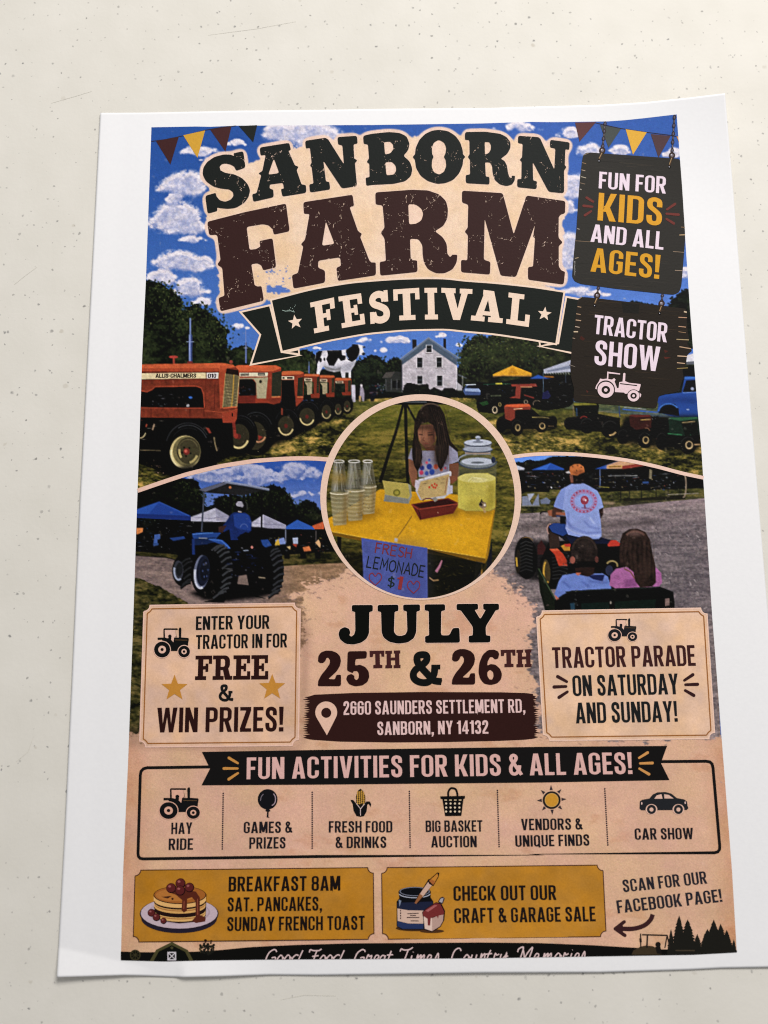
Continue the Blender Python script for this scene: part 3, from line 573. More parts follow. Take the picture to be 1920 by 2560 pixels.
dots('R1', 90, 760, 300, 1110, 7, [(190, 180, 160), (130, 50, 40)], 3, 10, 26); line('R1', [(80, 1060), (180, 1062), (290, 1066)], 7, (120, 104, 70)); arc('R1', 80, 860, 60, 80, 20, 90, 9, (200, 180, 130)); line('R1', [(225, 800), (205, 860)], 12, (170, 140, 110)); line('R1', [(150, 800), (140, 830)], 14, (150, 60, 40))
poly('R1', [(735, 835), (770, 840), (795, 890), (770, 895)], (140, 52, 38)); line('R1', [(820, 930), (830, 1000), (850, 1070)], 14, (120, 104, 74)); line('R1', [(1015, 780), (1025, 850), (1030, 930)], 30, (140, 46, 34)); ell('R1', 1040, 920, 22, 26, (150, 48, 36))
for i in range(4): line('R1', [(1000, 800 + i * 18), (1040, 795 + i * 18)], 5, (70, 20, 18))
ell('R1', 560, 1035, 245, 268, (13, 13, 14)); arc('R1', 560, 1035, 222, 244, 195, 330, 12, (40, 41, 44)); arc('R1', 562, 1035, 200, 222, 240, 335, 10, (52, 54, 58)); arc('R1', 560, 1040, 180, 200, 215, 300, 8, (32, 33, 35))
ell('R1', 533, 1082, 152, 167, (204, 184, 122)); ell('R1', 548, 1072, 140, 152, (116, 106, 66)); ell('R1', 565, 1066, 118, 134, (66, 60, 38)); arc('R1', 533, 1085, 142, 156, 60, 190, 18, (222, 204, 150)); arc('R1', 560, 1075, 96, 112, 20, 80, 24, (172, 154, 96)); arc('R1', 560, 1070, 86, 102, 140, 190, 22, (190, 170, 104)); arc('R1', 560, 1070, 100, 116, 200, 340, 10, (92, 84, 54))
for a in range(5): ell('R1', 545 + 44 * math.cos(a * 1.257 + .4), 1075 + 46 * math.sin(a * 1.257 + .4), 9, 10, (24, 22, 18))
ell('R1', 545, 1075, 32, 34, (120, 40, 32)); ell('R1', 538, 1070, 16, 16, (196, 88, 70))
soft(c('R1', [(230, 1280), (320, 1250), (800, 1180), (900, 1120), (850, 1230), (400, 1340)]), (10, 10, 8), 4, .9)
dots('R1', 80, 1170, 320, 1330, 22, [(206, 160, 140), (150, 120, 60)], 3, 8, 27); dots('R2', 150, 900, 900, 1180, 40, [(206, 190, 140)], 2, 6, 28)

# ------------ left picture: blue tractor with canopy
AL = c('E', [(130, 290), (300, 235), (500, 170), (750, 110), (1000, 70), (1250, 50), (1420, 46), (1560, 56)])       # upper edge
left_poly = np.concatenate([AL, c('E', [(1600, 60), (1900, 300), (1900, 2400), (0, 2400)])])
ML = full(left_poly); base = img.copy()
img[:] = mixc((36, 78, 170), (88, 116, 190), smooth(1150, 1270, SY)) * (0.96 + .08 * NZ[..., None])
clouds([('E', 700, 180, 260, 60), ('E', 900, 130, 300, 50), ('E', 1020, 210, 250, 50), ('E', 1330, 140, 190, 60), ('E', 1150, 190, 300, 36), ('E', 1420, 180, 120, 30), ('E', 1400, 310, 220, 24), ('E', 1330, 330, 160, 20)], 31, (176, 178, 208), (92, 112, 176))
ragged(c('E', [(100, 300), (350, 220), (480, 190), (560, 210), (600, 270), (620, 350), (640, 410), (700, 410), (730, 340), (800, 325), (950, 340), (1040, 270), (1150, 250), (1240, 280), (1290, 360), (1320, 420), (1370, 370), (1440, 370), (1500, 440), (1640, 500), (1640, 800), (100, 800)]), .5, foliage((8, 11, 8), (20, 26, 14), (42, 48, 24), 70), 4, 71)
leaves('E', [(480, 190), (560, 210), (600, 270), (620, 350), (640, 410), (700, 410), (730, 340), (800, 325), (950, 340), (1040, 270), (1150, 250), (1240, 280), (1290, 360), (1320, 420), (1370, 370), (1440, 370), (1500, 440)], 260, 6, GDK, 71); leaves('E', [(480, 230), (600, 320), (750, 370), (1050, 310), (1200, 310), (1400, 420)], 180, 16, GMD, 72, 1.4, 3)
FM2 = foliage((8, 9, 10), (15, 17, 16), (30, 32, 26), 72)
M = (smooth(1300, 1306, SY))[..., None]; img[:] = img * (1 - M) + FM2 * M
GL = grass(75, (28, 30, 12), (62, 58, 24), (96, 82, 40), 60, 14)
gp = full(c('E', [(100, 745), (380, 765), (600, 800), (1000, 800), (1250, 770), (1700, 740), (1700, 870), (1400, 860), (1000, 880), (600, 850), (350, 790), (100, 775)]))
gp = smooth(.3, .7, blur(gp, 3))[..., None]; img[:] = img * (1 - gp) + GL * gp
na = noise(60, 8, 77, 4, .65); nb = noise(6, 4, 78, 2)
road = mixc((96, 80, 80), (158, 132, 122), np.clip(na * .75 + nb * .4 - .1, 0, 1))
road2 = mixc((120, 92, 66), (170, 130, 98), np.clip(na * .75 + nb * .5 - .1, 0, 1))
tt = smooth(620, 760, SX)[..., None]; road = road * (1 - tt) + road2 * tt
rp = full(c('E', [(60, 775), (350, 795), (560, 850), (1000, 880), (1300, 850), (1700, 830), (1700, 2400), (0, 2400)])); rp = smooth(.3, .7, blur(rp, 3))[..., None]
img[:] = img * (1 - rp) + road * rp
ragged(c('E', [(60, 930), (150, 950), (300, 1010), (420, 1080), (520, 1140), (400, 1500), (260, 1700), (180, 2500), (-40, 2500)]), .35, grass(79, (26, 28, 12), (60, 58, 24), (112, 96, 50), 40, 20), 4, 80)
# tents and stalls
poly('E', [(100, 440), (295, 372), (530, 478), (530, 512), (100, 490)], (28, 62, 150)); poly('E', [(295, 372), (215, 465), (100, 470), (100, 440)], (36, 78, 172)); poly('E', [(100, 462), (530, 480), (530, 514), (100, 494)], (22, 44, 116)); line('E', [(295, 374), (520, 480)], 4, (50, 90, 180))
for pts_, sh in (([(532, 488), (715, 420), (820, 480), (810, 525), (532, 520)], (714, 420)), ([(985, 530), (1075, 470), (1245, 548), (1245, 576), (985, 560)], (1075, 470))):
    poly('E', pts_, (178, 176, 196)); x, y = sh; poly('E', [(x, y), (pts_[2][0], pts_[2][1]), (pts_[3][0], pts_[3][1]), (x + 10, pts_[3][1] - 6)], (150, 148, 172)); line('E', [pts_[0], ((pts_[0][0] + pts_[2][0]) / 2, pts_[0][1] + 12), pts_[2]], 4, (120, 118, 146))
poly('E', [(1245, 560), (1330, 508), (1465, 570), (1460, 582), (1245, 578)], (38, 84, 176)); poly('E', [(1440, 555), (1530, 520), (1530, 580), (1460, 580)], (196, 84, 44))
line('E', [(1243, 580), (1243, 680)], 9, (110, 116, 140)); line('E', [(1470, 590), (1470, 700)], 6, (90, 80, 80))
dots('E', 130, 500, 560, 740, 60, [(190, 190, 200), (110, 120, 140), (50, 90, 160)], 2, 6, 81); dots('E', 1120, 600, 1560, 760, 50, [(190, 190, 200), (160, 60, 50), (200, 170, 60)], 2, 7, 82)
poly('E', [(120, 570), (175, 570), (170, 600), (125, 620)], (206, 120, 60)); poly('E', [(260, 620), (300, 615), (302, 650), (280, 660), (285, 700), (250, 705)], (56, 88, 160)); line('E', [(250, 690), (290, 690)], 14, (40, 70, 130))
poly('E', [(1165, 660), (1230, 640), (1245, 690), (1170, 695)], (120, 140, 200)); poly('E', [(1170, 670), (1190, 650), (1200, 700), (1160, 700)], (200, 160, 50)); poly('E', [(1295, 645), (1335, 640), (1335, 690), (1300, 690)], (160, 170, 200)); poly('E', [(1290, 690), (1330, 690), (1320, 715)], (170, 60, 40))
poly('E', [(1370, 715), (1420, 705), (1435, 740), (1380, 748)], (206, 110, 60)); poly('E', [(1465, 680), (1490, 655), (1505, 690), (1500, 720)], (206, 160, 110)); poly('E', [(1250, 710), (1280, 705), (1275, 735)], (200, 170, 110))
for x in (1250, 1370, 1480): poly('E', [(x - 20, 750), (x + 24, 745), (x + 24, 800), (x - 16, 800)], (20, 20, 18))
# tractor
poly('E', [(400, 640), (560, 610), (900, 620), (1130, 660), (1180, 900), (1190, 1060), (620, 1060), (520, 900), (380, 700)], (11, 12, 16))
poly('E', [(540, 612), (600, 602), (760, 605), (720, 650), (560, 660), (545, 640)], (28, 62, 136)); poly('E', [(560, 650), (720, 640), (700, 690), (560, 700)], (18, 36, 80)); line('E', [(590, 645), (655, 648)], 8, (120, 130, 150)); line('E', [(545, 618), (700, 606)], 6, (70, 120, 200))
poly('E', [(370, 645), (480, 632), (490, 650), (400, 668)], (30, 58, 124)); line('E', [(550, 650), (552, 770)], 22, (24, 46, 110))
poly('E', [(660, 655), (710, 648), (770, 660), (810, 695), (830, 725), (770, 730), (740, 690)], (32, 70, 152)); poly('E', [(1055, 660), (1110, 655), (1140, 700), (1100, 725), (1070, 700)], (30, 66, 140)); line('E', [(665, 655), (760, 665), (825, 722)], 7, (64, 108, 190))
for x in (830, 1065): line('E', [(x, 300), (x - 4, 620)], 18 if x < 900 else 12, (14, 15, 18))
line('E', [(632, 300), (612, 600)], 12, (60, 66, 84))
poly('E', [(590, 285), (790, 222), (1120, 280), (1050, 295), (950, 320), (900, 325), (640, 305)], (34, 34, 36)); poly('E', [(590, 283), (785, 222), (800, 240), (640, 300)], (84, 88, 108)); line('E', [(785, 226), (950, 250), (1120, 284)], 16, (110, 118, 146)); line('E', [(790, 220), (1120, 276)], 5, (150, 158, 184)); ell('E', 826, 266, 10, 10, (190, 110, 60))
# driver
poly('E', [(740, 590), (790, 530), (830, 470), (850, 455), (890, 448), (940, 455), (975, 480), (988, 530), (985, 590), (960, 610), (900, 620), (890, 660), (830, 660), (820, 580), (780, 600)], (20, 40, 104), 1, .1); poly('E', [(850, 470), (900, 455), (960, 470), (985, 520), (975, 590), (900, 580), (860, 560)], (28, 58, 140)); poly('E', [(740, 560), (800, 550), (770, 605), (740, 600)], (60, 36, 34))
ell('E', 905, 412, 48, 46, (18, 16, 18)); poly('E', [(868, 390), (885, 370), (915, 372), (928, 400), (920, 415), (875, 405)], (150, 146, 160)); line('E', [(885, 446), (912, 450)], 8, (190, 180, 190)); arc('E', 930, 410, 26, 40, 290, 400, 3, (90, 90, 90)); arc('E', 930, 580, 30, 40, 200, 340, 4, (90, 110, 170)); poly('E', [(880, 640), (940, 600), (1000, 620), (1030, 680), (1020, 720), (900, 700)], (14, 14, 18))
# wheels
soft(c('E', [(520, 1060), (640, 1110), (790, 1120), (1050, 1090), (1200, 1050), (1100, 1020), (700, 1000)]), (12, 11, 12), 4, .95); 
for pts_ in ([(690, 1110), (800, 1090), (780, 1130), (620, 1125)], [(960, 1060), (1110, 1105), (980, 1080)]): poly('E', pts_, (14, 13, 14))
def tread(x, y, rx, ry, n, a0, a1, col):
    for i in range(n):
        a = math.radians(a0 + (a1 - a0) * i / (n - 1)); px, py = x + rx * math.cos(a), y + ry * math.sin(a)
        line('E', [(px - 52, py + 40), (px - 10, py + 6), (px + 26, py - 4)], 17, col); line('E', [(px - 50, py + 50), (px - 6, py + 16), (px + 26, py + 8)], 7, (5, 5, 6))
poly('E', ellp(1140, 890, 88, 185), (15, 15, 16)); tread(1155, 890, 50, 165, 10, -80, 80, (46, 48, 52)); poly('E', [(1080, 720), (1140, 700), (1100, 900), (1130, 1050), (1060, 1060), (1030, 900)], (12, 12, 13), .8)
poly('E', ellp(470, 890, 78, 118), (14, 14, 15)); tread(500, 890, 30, 90, 6, -80, 80, (36, 37, 40)); ell('E', 438, 890, 38, 76, (50, 52, 62)); arc('E', 440, 890, 33, 68, 60, 200, 14, (150, 158, 182)); ell('E', 446, 880, 24, 50, (30, 32, 36))
poly('E', ellp(690, 885, 150, 205, 8), (14, 14, 15)); tread(745, 880, 75, 180, 12, -95, 85, (54, 56, 60)); poly('E', ellp(620, 890, 86, 168, 6), (13, 13, 14))
ell('E', 612, 900, 58, 128, (96, 102, 130), 5); ell('E', 624, 890, 50, 116, (26, 32, 54), 5); arc('E', 612, 905, 50, 116, 70, 190, 16, (186, 190, 210), 5); ell('E', 636, 885, 34, 84, (22, 26, 40), 5)
for a in range(6): ell('E', 640 + 20 * math.cos(a), 885 + 55 * math.sin(a), 5, 8, (50, 66, 110))
dots('E', 800, 720, 1070, 960, 40, [(40, 60, 130), (150, 150, 160), (24, 40, 96)], 4, 11, 85); poly('E', [(890, 930), (950, 920), (965, 1000), (880, 990)], (120, 100, 92)); line('E', [(1040, 940), (1090, 945)], 8, (170, 150, 120)); ell('E', 990, 715, 9, 10, (200, 120, 110)); line('E', [(925, 740), (965, 738)], 10, (110, 120, 140))
M = ML[..., None]; img[:] = base * (1 - M) + img * M

# ------------ right picture: man on a red tractor pulling two children in a cart
right_poly = np.concatenate([c('G', [(60, 85), (250, 50), (420, 42), (600, 48), (780, 65), (1000, 95), (1200, 140), (1400, 195), (1600, 240)]), c('G', [(1700, 2500), (-300, 2500), (-300, 200), (60, 85)])])
MR = full(right_poly); base = img.copy()
img[:] = sky * 1.15
ragged(c('G', [(0, 90), (200, 110), (250, 80), (290, 95), (350, 90), (400, 70), (480, 60), (1700, 60), (1700, 460), (0, 460)]), .55, foliage((9, 12, 10), (18, 24, 16), (34, 40, 26), 90), 3, 91)
M = smooth(1176, 1182, SY)[..., None]; img[:] = img * (1 - M) + foliage((9, 10, 12), (17, 19, 20), (36, 38, 34), 92) * M
GG = grass(93, (34, 36, 20), (70, 70, 30), (112, 100, 50), 70, 12)
gp = full(c('G', [(0, 330), (330, 330), (400, 310), (800, 330), (1560, 300), (1600, 380), (900, 440), (780, 460), (180, 500), (0, 500)])); gp = smooth(.3, .7, blur(gp, 3))[..., None]; img[:] = img * (1 - gp) + GG * gp
na = noise(80, 9, 95, 4, .68); nb = noise(5, 4, 96, 2)
gravel = mixc((86, 77, 80), (166, 147, 146), np.clip(na * .8 + nb * .45 - .18, 0, 1))
rp = full(c('G', [(-100, 500), (190, 490), (440, 480), (790, 455), (1000, 430), (1300, 400), (1700, 365), (1700, 2500), (-100, 2500)])); rp = smooth(.3, .7, blur(rp, 2))[..., None]
img[:] = img * (1 - rp) + gravel * rp
for yy, cc_, w in ((430, (170, 140, 150), 60), (520, (164, 136, 146), 40), (590, (150, 128, 138), 40)): soft(band(c('G', [(800, yy + 30), (1200, yy - 4), (1650, yy - 40)]), w / 3 * .5), cc_, 6, .5)
soft(band(c('G', [(190, 600), (500, 590), (900, 580), (1200, 560)]), 12), (62, 52, 52), 6, .55)
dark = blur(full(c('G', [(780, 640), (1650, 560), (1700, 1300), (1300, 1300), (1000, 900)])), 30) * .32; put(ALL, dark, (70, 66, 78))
r_ = random.Random(4)
for i in range(150):
    x, y = r_.uniform(1150, 1620), r_.uniform(560, 1230); poly('G', ellp(x, y, r_.uniform(4, 22), r_.uniform(2, 6), r_.uniform(-30, 90), 8), r_.choice([(150, 140, 146), (66, 60, 68), (174, 160, 160), (84, 76, 84)]), .55)
# tents behind
poly('G', [(130, 120), (215, 150), (210, 165), (140, 165)], (186, 190, 206)); poly('G', [(265, 165), (410, 112), (510, 155), (510, 165)], (30, 74, 170)); poly('G', [(410, 112), (300, 160), (380, 162)], (44, 96, 196))
poly('G', [(740, 158), (930, 92), (840, 158)], (30, 70, 160)); poly('G', [(830, 130), (930, 95), (1030, 100), (1130, 125), (940, 155), (828, 155)], (200, 150, 110)); poly('G', [(945, 135), (1060, 118), (1130, 132), (945, 160)], (140, 50, 40)); line('G', [(840, 142), (945, 138)], 14, (210, 160, 70)); line('G', [(845, 143), (940, 139)], 6, (96, 60, 30))
line('G', [(780, 160), (780, 300)], 8, (80, 100, 150)); 
for x0, y0, x1, y1, n, s_ in ((150, 180, 520, 320, 70, 1), (740, 190, 1420, 320, 110, 2)): dots('G', x0, y0, x1, y1, n, [(180, 186, 200), (110, 116, 126), (60, 84, 150), (140, 60, 50), (160, 140, 90)], 2, 8, s_)
for x in (935, 1000, 1090, 1200, 1290): line('G', [(x, 300), (x, 390)], 5, (24, 24, 24))
poly('G', [(1150, 160), (1170, 165), (1168, 235), (1148, 230)], (120, 110, 84)); line('G', [(770, 290), (850, 296)], 8, (110, 104, 40)); line('G', [(360, 260), (420, 300)], 10, (190, 190, 196)); line('G', [(1100, 260), (1145, 258)], 16, (40, 70, 130)); line('G', [(840, 210), (1060, 206)], 5, (150, 150, 150))
poly('G', [(950, 385), (1420, 350), (1420, 385), (960, 400)], (36, 34, 22)); arc('G', 1405, 280, 20, 90, 250, 460, 10, (140, 120, 100)); line('G', [(1290, 350), (1520, 340)], 6, (130, 120, 110))
poly('G', [(195, 365), (235, 360), (270, 430), (320, 340), (325, 430), (195, 432)], (120, 128, 152)); poly('G', [(235, 345), (290, 340), (250, 400)], (160, 166, 186)); poly('G', [(330, 390), (380, 370), (410, 395), (400, 420), (335, 420)], (104, 112, 136)); line('G', [(190, 434), (330, 434)], 6, (150, 150, 160))
poly('G', [(180, 200), (215, 200), (225, 330), (190, 345)], (14, 15, 18)); poly('G', [(330, 270), (420, 250), (400, 330), (330, 330)], (18, 18, 20))
soft(c('G', [(800, 400), (900, 405), (880, 425), (800, 425)]), (170, 140, 110), 2, .8)
# tractor with red fenders
soft(c('G', [(150, 960), (330, 1000), (900, 1100), (900, 700), (420, 700), (160, 700)]), (14, 13, 14), 5, .85)
poly('G', [(400, 700), (870, 690), (930, 720), (940, 1060), (350, 1060), (330, 850)], (15, 14, 15))
poly('G', ellp(225, 825, 85, 160, -4), (17, 17, 18)); poly('G', ellp(165, 850, 22, 90), (40, 34, 26)); line('G', [(152, 820), (158, 890)], 12, (190, 150, 50))
for i in range(9): line('G', [(180, 720 + i * 26), (225, 700 + i * 26), (275, 715 + i * 26)], 8, (44, 44, 44))
arc('G', 225, 720, 60, 50, 240, 330, 6, (110, 80, 40))
poly('G', [(310, 730), (340, 690), (370, 740), (375, 800), (310, 800)], (64, 26, 26)); poly('G', ellp(460, 870, 115, 150, -10), (16, 16, 17))
for i in range(8): line('G', [(420, 800 + i * 26), (480, 780 + i * 28), (540, 790 + i * 30)], 8, (40, 40, 40))
poly('G', ellp(378, 930, 30, 95, -4), (70, 56, 30)); arc('G', 380, 930, 22, 80, 60, 250, 12, (196, 150, 50)); arc('G', 375, 935, 30, 95, 80, 260, 5, (60, 50, 40))
poly('G', [(400, 760), (460, 755), (500, 790), (530, 840), (535, 885), (470, 885), (440, 800)], (188, 54, 30)); poly('G', [(400, 758), (460, 752), (480, 770), (420, 775)], (206, 84, 50))
poly('G', [(485, 735), (520, 720), (555, 735), (555, 770), (510, 770)], (190, 130, 40)); poly('G', [(510, 722), (560, 718), (560, 740), (520, 740)], (180, 44, 34))
poly('G', [(835, 715), (860, 692), (900, 692), (930, 715), (925, 738), (840, 740)], (190, 50, 36)); poly('G', [(825, 740), (930, 735), (930, 880), (860, 890), (828, 800)], (18, 18, 19)); arc('G', 870, 880, 40, 32, 200, 380, 12, (150, 130, 80)); ell('G', 850, 920, 30, 40, (40, 44, 70)); dots('G', 500, 780, 560, 960, 20, [(120, 120, 120), (60, 60, 66)], 3, 9, 6)
# man
poly('G', [(385, 600), (400, 575), (450, 562), (560, 570), (600, 690), (520, 700), (470, 660), (480, 740), (410, 755), (395, 690)], (22, 24, 40)); poly('G', [(395, 590), (430, 564), (520, 565), (540, 640), (500, 660), (420, 630)], (30, 58, 130)); poly('G', [(385, 610), (420, 635), (470, 660), (480, 745), (405, 755)], (54, 38, 32)); arc('G', 408, 610, 24, 40, 120, 280, 8, (170, 130, 120))
poly('G', [(520, 650), (790, 670), (860, 690), (840, 720), (560, 720)], (20, 26, 56))
poly('G', [(440, 440), (490, 455), (500, 490), (455, 520), (420, 520), (410, 480)], (74, 44, 34)); poly('G', [(385, 470), (420, 462), (420, 510), (395, 508)], (150, 84, 56)); line('G', [(450, 490), (520, 495)], 20, (150, 84, 60)); arc('G', 360, 495, 26, 18, 170, 300, 10, (20, 20, 22)); line('G', [(450, 510), (520, 515)], 12, (50, 60, 100)); poly('G', [(480, 510), (525, 515), (525, 570), (480, 570)], (20, 18, 18))
poly('G', [(770, 455), (803, 450), (803, 500), (785, 530), (770, 520)], (50, 32, 28))
poly('G', [(560, 272), (600, 262), (660, 266), (700, 285), (760, 320), (790, 380), (806, 445), (770, 462), (785, 540), (792, 660), (770, 682), (700, 684), (620, 668), (540, 650), (520, 600), (530, 540), (515, 470), (490, 462), (432, 440), (455, 370), (490, 310)], (132, 150, 212), 1, .05)
poly('G', [(432, 440), (455, 370), (490, 310), (520, 300), (510, 380), (500, 460)], (112, 132, 200), .8)
for pts_ in ([(520, 540), (580, 600), (680, 640), (790, 630)], [(530, 600), (620, 650), (720, 668)], [(660, 545), (700, 590), (780, 610)], [(540, 480), (540, 560), (560, 600)]): soft(band(c('G', pts_), 4), (92, 108, 176), 2, .8)
for pts_ in ([(525, 600), (600, 640), (690, 662), (780, 655)], [(700, 520), (740, 570)]): soft(band(c('G', pts_), 3), (186, 196, 236), 1.5, .8)
arc('G', 658, 400, 90, 78, 0, 359, 22, (166, 96, 140)); arc('G', 658, 400, 72, 60, 0, 359, 4, (170, 110, 150))
r_ = random.Random(7)
for i in range(40):
    a = i / 40 * 6.283; ell('G', 658 + 90 * math.cos(a), 400 + 78 * math.sin(a), 5, 6, (130, 150, 212) if i % 2 else (150, 64, 96))
ell('G', 664, 392, 30, 34, (150, 54, 76)); ell('G', 660, 385, 12, 12, (196, 120, 140)); ell('G', 672, 392, 6, 8, (220, 200, 210)); line('G', [(664, 425), (668, 455)], 12, (120, 56, 90)); line('G', [(640, 448), (700, 452)], 6, (120, 80, 130))
poly('G', [(552, 205), (600, 190), (660, 200), (655, 255), (640, 268), (585, 272), (560, 262)], (40, 26, 22)); poly('G', [(550, 200), (575, 195), (580, 260), (560, 262)], (120, 70, 54)); poly('G', [(580, 215), (660, 190), (660, 262), (600, 262)], (26, 20, 18))
poly('G', [(548, 180), (555, 140), (590, 120), (630, 120), (658, 140), (665, 180), (625, 195), (610, 208), (560, 200)], (190, 104, 50), 1, .06); poly('G', [(520, 182), (548, 172), (560, 192), (530, 190)], (200, 190, 190)); soft(c('G', [(555, 180), (600, 205), (660, 180), (640, 165), (590, 180)]), (140, 70, 34), 2, .8)
for x, y in ((575, 140), (612, 132), (640, 145), (605, 170)): ell('G', x, y, 5, 5, (90, 50, 30))
# children
poly('G', [(445, 1130), (440, 1090), (470, 1000), (500, 955), (600, 938), (700, 942), (800, 940), (840, 965), (865, 1050), (855, 1060), (560, 1070), (490, 1130)], (98, 122, 196), 1, .06)
poly('G', [(690, 960), (740, 950), (815, 950), (800, 1000), (730, 985)], (24, 32, 84)); poly('G', [(590, 900), (740, 890), (735, 945), (690, 965), (600, 945)], (46, 28, 24)); poly('G', [(600, 935), (640, 935), (620, 958), (600, 950)], (180, 100, 80))
for pts_ in ([(500, 1000), (560, 1050)], [(700, 1000), (840, 1010)], [(640, 1000), (700, 1040)]): soft(band(c('G', pts_), 4), (66, 86, 160), 2, .8)
poly('G', ellp(662, 780, 102, 120), (40, 30, 27), 1, .3); arc('G', 662, 780, 92, 108, 190, 350, 14, (66, 52, 46), a=.6); soft(c('G', [(600, 700), (720, 690), (740, 760), (620, 770)]), (58, 46, 42), 5, .5); poly('G', [(575, 850), (600, 890), (740, 895), (750, 850)], (22, 17, 15)); ell('G', 574, 840, 20, 28, (150, 80, 66)); ell('G', 755, 836, 14, 24, (90, 48, 42)); dots('G', 590, 680, 740, 760, 26, [(44, 36, 32), (58, 48, 42)], 3, 8, 11, .5)
poly('G', [(850, 1030), (860, 950), (900, 905), (960, 895), (1040, 900), (1200, 895), (1240, 940), (1245, 1010), (1220, 1040), (900, 1055)], (164, 92, 150), 1, .05); soft(c('G', [(960, 1000), (1060, 960), (1060, 1040), (960, 1050)]), (120, 60, 112), 3, .8); line('G', [(960, 905), (1010, 930), (1040, 980)], 8, (110, 70, 50))
poly('G', [(930, 900), (925, 800), (930, 700), (950, 640), (1000, 608), (1060, 605), (1120, 630), (1155, 690), (1170, 780), (1195, 880), (1200, 1010), (1170, 1040), (1080, 1045), (1045, 1000), (1030, 930), (980, 890)], (46, 31, 26), 1, .25)
arc('G', 1045, 670, 70, 44, 200, 340, 16, (92, 62, 52)); soft(c('G', [(970, 650), (1040, 615), (1110, 650), (1050, 660)]), (120, 90, 84), 4, .7)
for i in range(14): line('G', [(960 + i * 17, 700), (950 + i * 18, 800), (965 + i * 17, 900 + i * 6)], 3, (70, 50, 40) if i % 2 else (18, 12, 11), .6)
soft(c('G', [(1095, 840), (1150, 850), (1160, 960), (1100, 950)]), (62, 44, 36), 5, .6)
# cart
poly('G', [(310, 900), (330, 900), (450, 1140), (450, 1300), (390, 1300), (330, 1080)], (24, 32, 20)); line('G', [(320, 905), (445, 1140)], 8, (60, 76, 50))
poly('G', [(440, 1140), (500, 1100), (560, 1070), (860, 1055), (1230, 1040), (1330, 1080), (1340, 1180), (1320, 1300), (440, 1300)], (15, 19, 18)); poly('G', [(640, 1165), (850, 1155), (850, 1215), (640, 1220)], (14, 34, 29)); poly('G', [(890, 1150), (1200, 1135), (1190, 1215), (890, 1215)], (15, 34, 26)); line('G', [(520, 1080), (860, 1060), (1220, 1046)], 8, (34, 42, 40))
poly('G', [(555, 1165), (590, 1160), (592, 1215), (560, 1215)], (30, 60, 80)); poly('G', [(1268, 1130), (1300, 1126), (1300, 1180), (1268, 1186)], (120, 96, 92)); ell('G', 860, 1160, 6, 12, (150, 140, 130)); dots('G', 590, 1060, 610, 1180, 8, [(140, 140, 140)], 3, 6, 12); poly('G', [(440, 1100), (475, 1130), (450, 1140)], (170, 100, 80))
M = MR[..., None]; img[:] = base * (1 - M) + img * M

# photographic texture: mottle and local contrast
tx = (noise(11, 9, 150, 3, .7) - .5) * .11 + (noise(4, 3.4, 151, 2, .7) - .5) * .10
blu = smooth(.05, .25, blur(img[..., 2] - img[..., 0], 2)); tx = tx * (1 - .75 * blu)
img[:] = np.clip(img * (1 + tx[..., None]), 0, 1); img[:] = np.clip(img + .45 * (img - blur(img, 3.5)), 0, 1); g_ = img.mean(2, keepdims=True); img[:] = g_ + (img - g_) * .90
# ------------ the parchment's torn, brushed edge over the lower part of the photos
edge = [(290, 1832), (340, 1838), (500, 1850), (540, 1700), (760, 1640), (762, 1560), (752, 1500), (700, 1490), (730, 1478), (770, 1470), (800, 1450), (842, 1436), (880, 1420), (930, 1420), (1050, 1430), (1180, 1420),
        (1235, 1430), (1262, 1450), (1290, 1478), (1320, 1500), (1345, 1520), (1330, 1560), (1318, 1620), (1335, 1700), (1345, 1760), (1350, 1830), (1560, 1850), (1760, 1846), (1860, 1835), (1860, 2420), (290, 2420)]
M = blur(full(edge), 15) + (noise(26, 18, 100, 4, .75) - .5) * .75 + (noise(50, 5, 101, 3, .7) - .5) * .25
M = smooth(.44, .56, M)[..., None]
img[:] = img * (1 - M) + parch * M
for i in range(240):
    k_ = 5 + int(r_.random() * 21); t_ = r_.random()
    x = edge[k_][0] * (1 - t_) + edge[k_ + 1][0] * t_ + r_.gauss(0, 16); y = edge[k_][1] * (1 - t_) + edge[k_ + 1][1] * t_ + abs(r_.gauss(0, 20)); a = r_.uniform(-.6, .6); l_ = r_.uniform(3, 13)
    fill(band([(x, y), (x + l_ * .5 * math.cos(a), y + l_ * .5 * math.sin(a) - 1), (x + l_ * math.cos(a), y + l_ * math.sin(a))], r_.uniform(1, 3)), r_.choice([(104, 84, 84), (84, 70, 76), (150, 116, 104), (128, 100, 92)]), r_.uniform(.4, .85))
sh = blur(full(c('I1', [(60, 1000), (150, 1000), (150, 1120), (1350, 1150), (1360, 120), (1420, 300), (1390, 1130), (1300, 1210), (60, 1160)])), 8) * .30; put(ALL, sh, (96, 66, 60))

# ------------ lemonade stand inside the round frame
CIR = c('F', ellp(784, 800, 724, 754, 0, 96)); MC = full(CIR); base = img.copy()
img[:] = grass(110, (40, 40, 16), (84, 80, 28), (128, 112, 48), 80, 16)
M = (smooth(1100, 1040, SY) * .8)[..., None]; img[:] = img * (1 - M) + grass(113, (70, 74, 22), (98, 98, 32), (122, 112, 44), 90, 12) * M
put(ALL, smooth(1330, 1420, SY) * .75, (22, 20, 10)); put(ALL, np.clip(noise(120, 30, 114) - .4, 0, 1) * .8, (36, 34, 14))
poly('F', [(430, 60), (1150, 60), (1150, 95), (430, 95)], (14, 14, 12)); line('F', [(560, 72), (830, 76)], 10, (70, 76, 80))
line('F', [(655, 90), (600, 300), (540, 480), (480, 680)], [18, 22, 24, 26], (24, 22, 20)); line('F', [(670, 90), (678, 400), (690, 700)], 24, (20, 20, 20)); line('F', [(680, 95), (720, 170), (760, 240)], 16, (22, 22, 20))
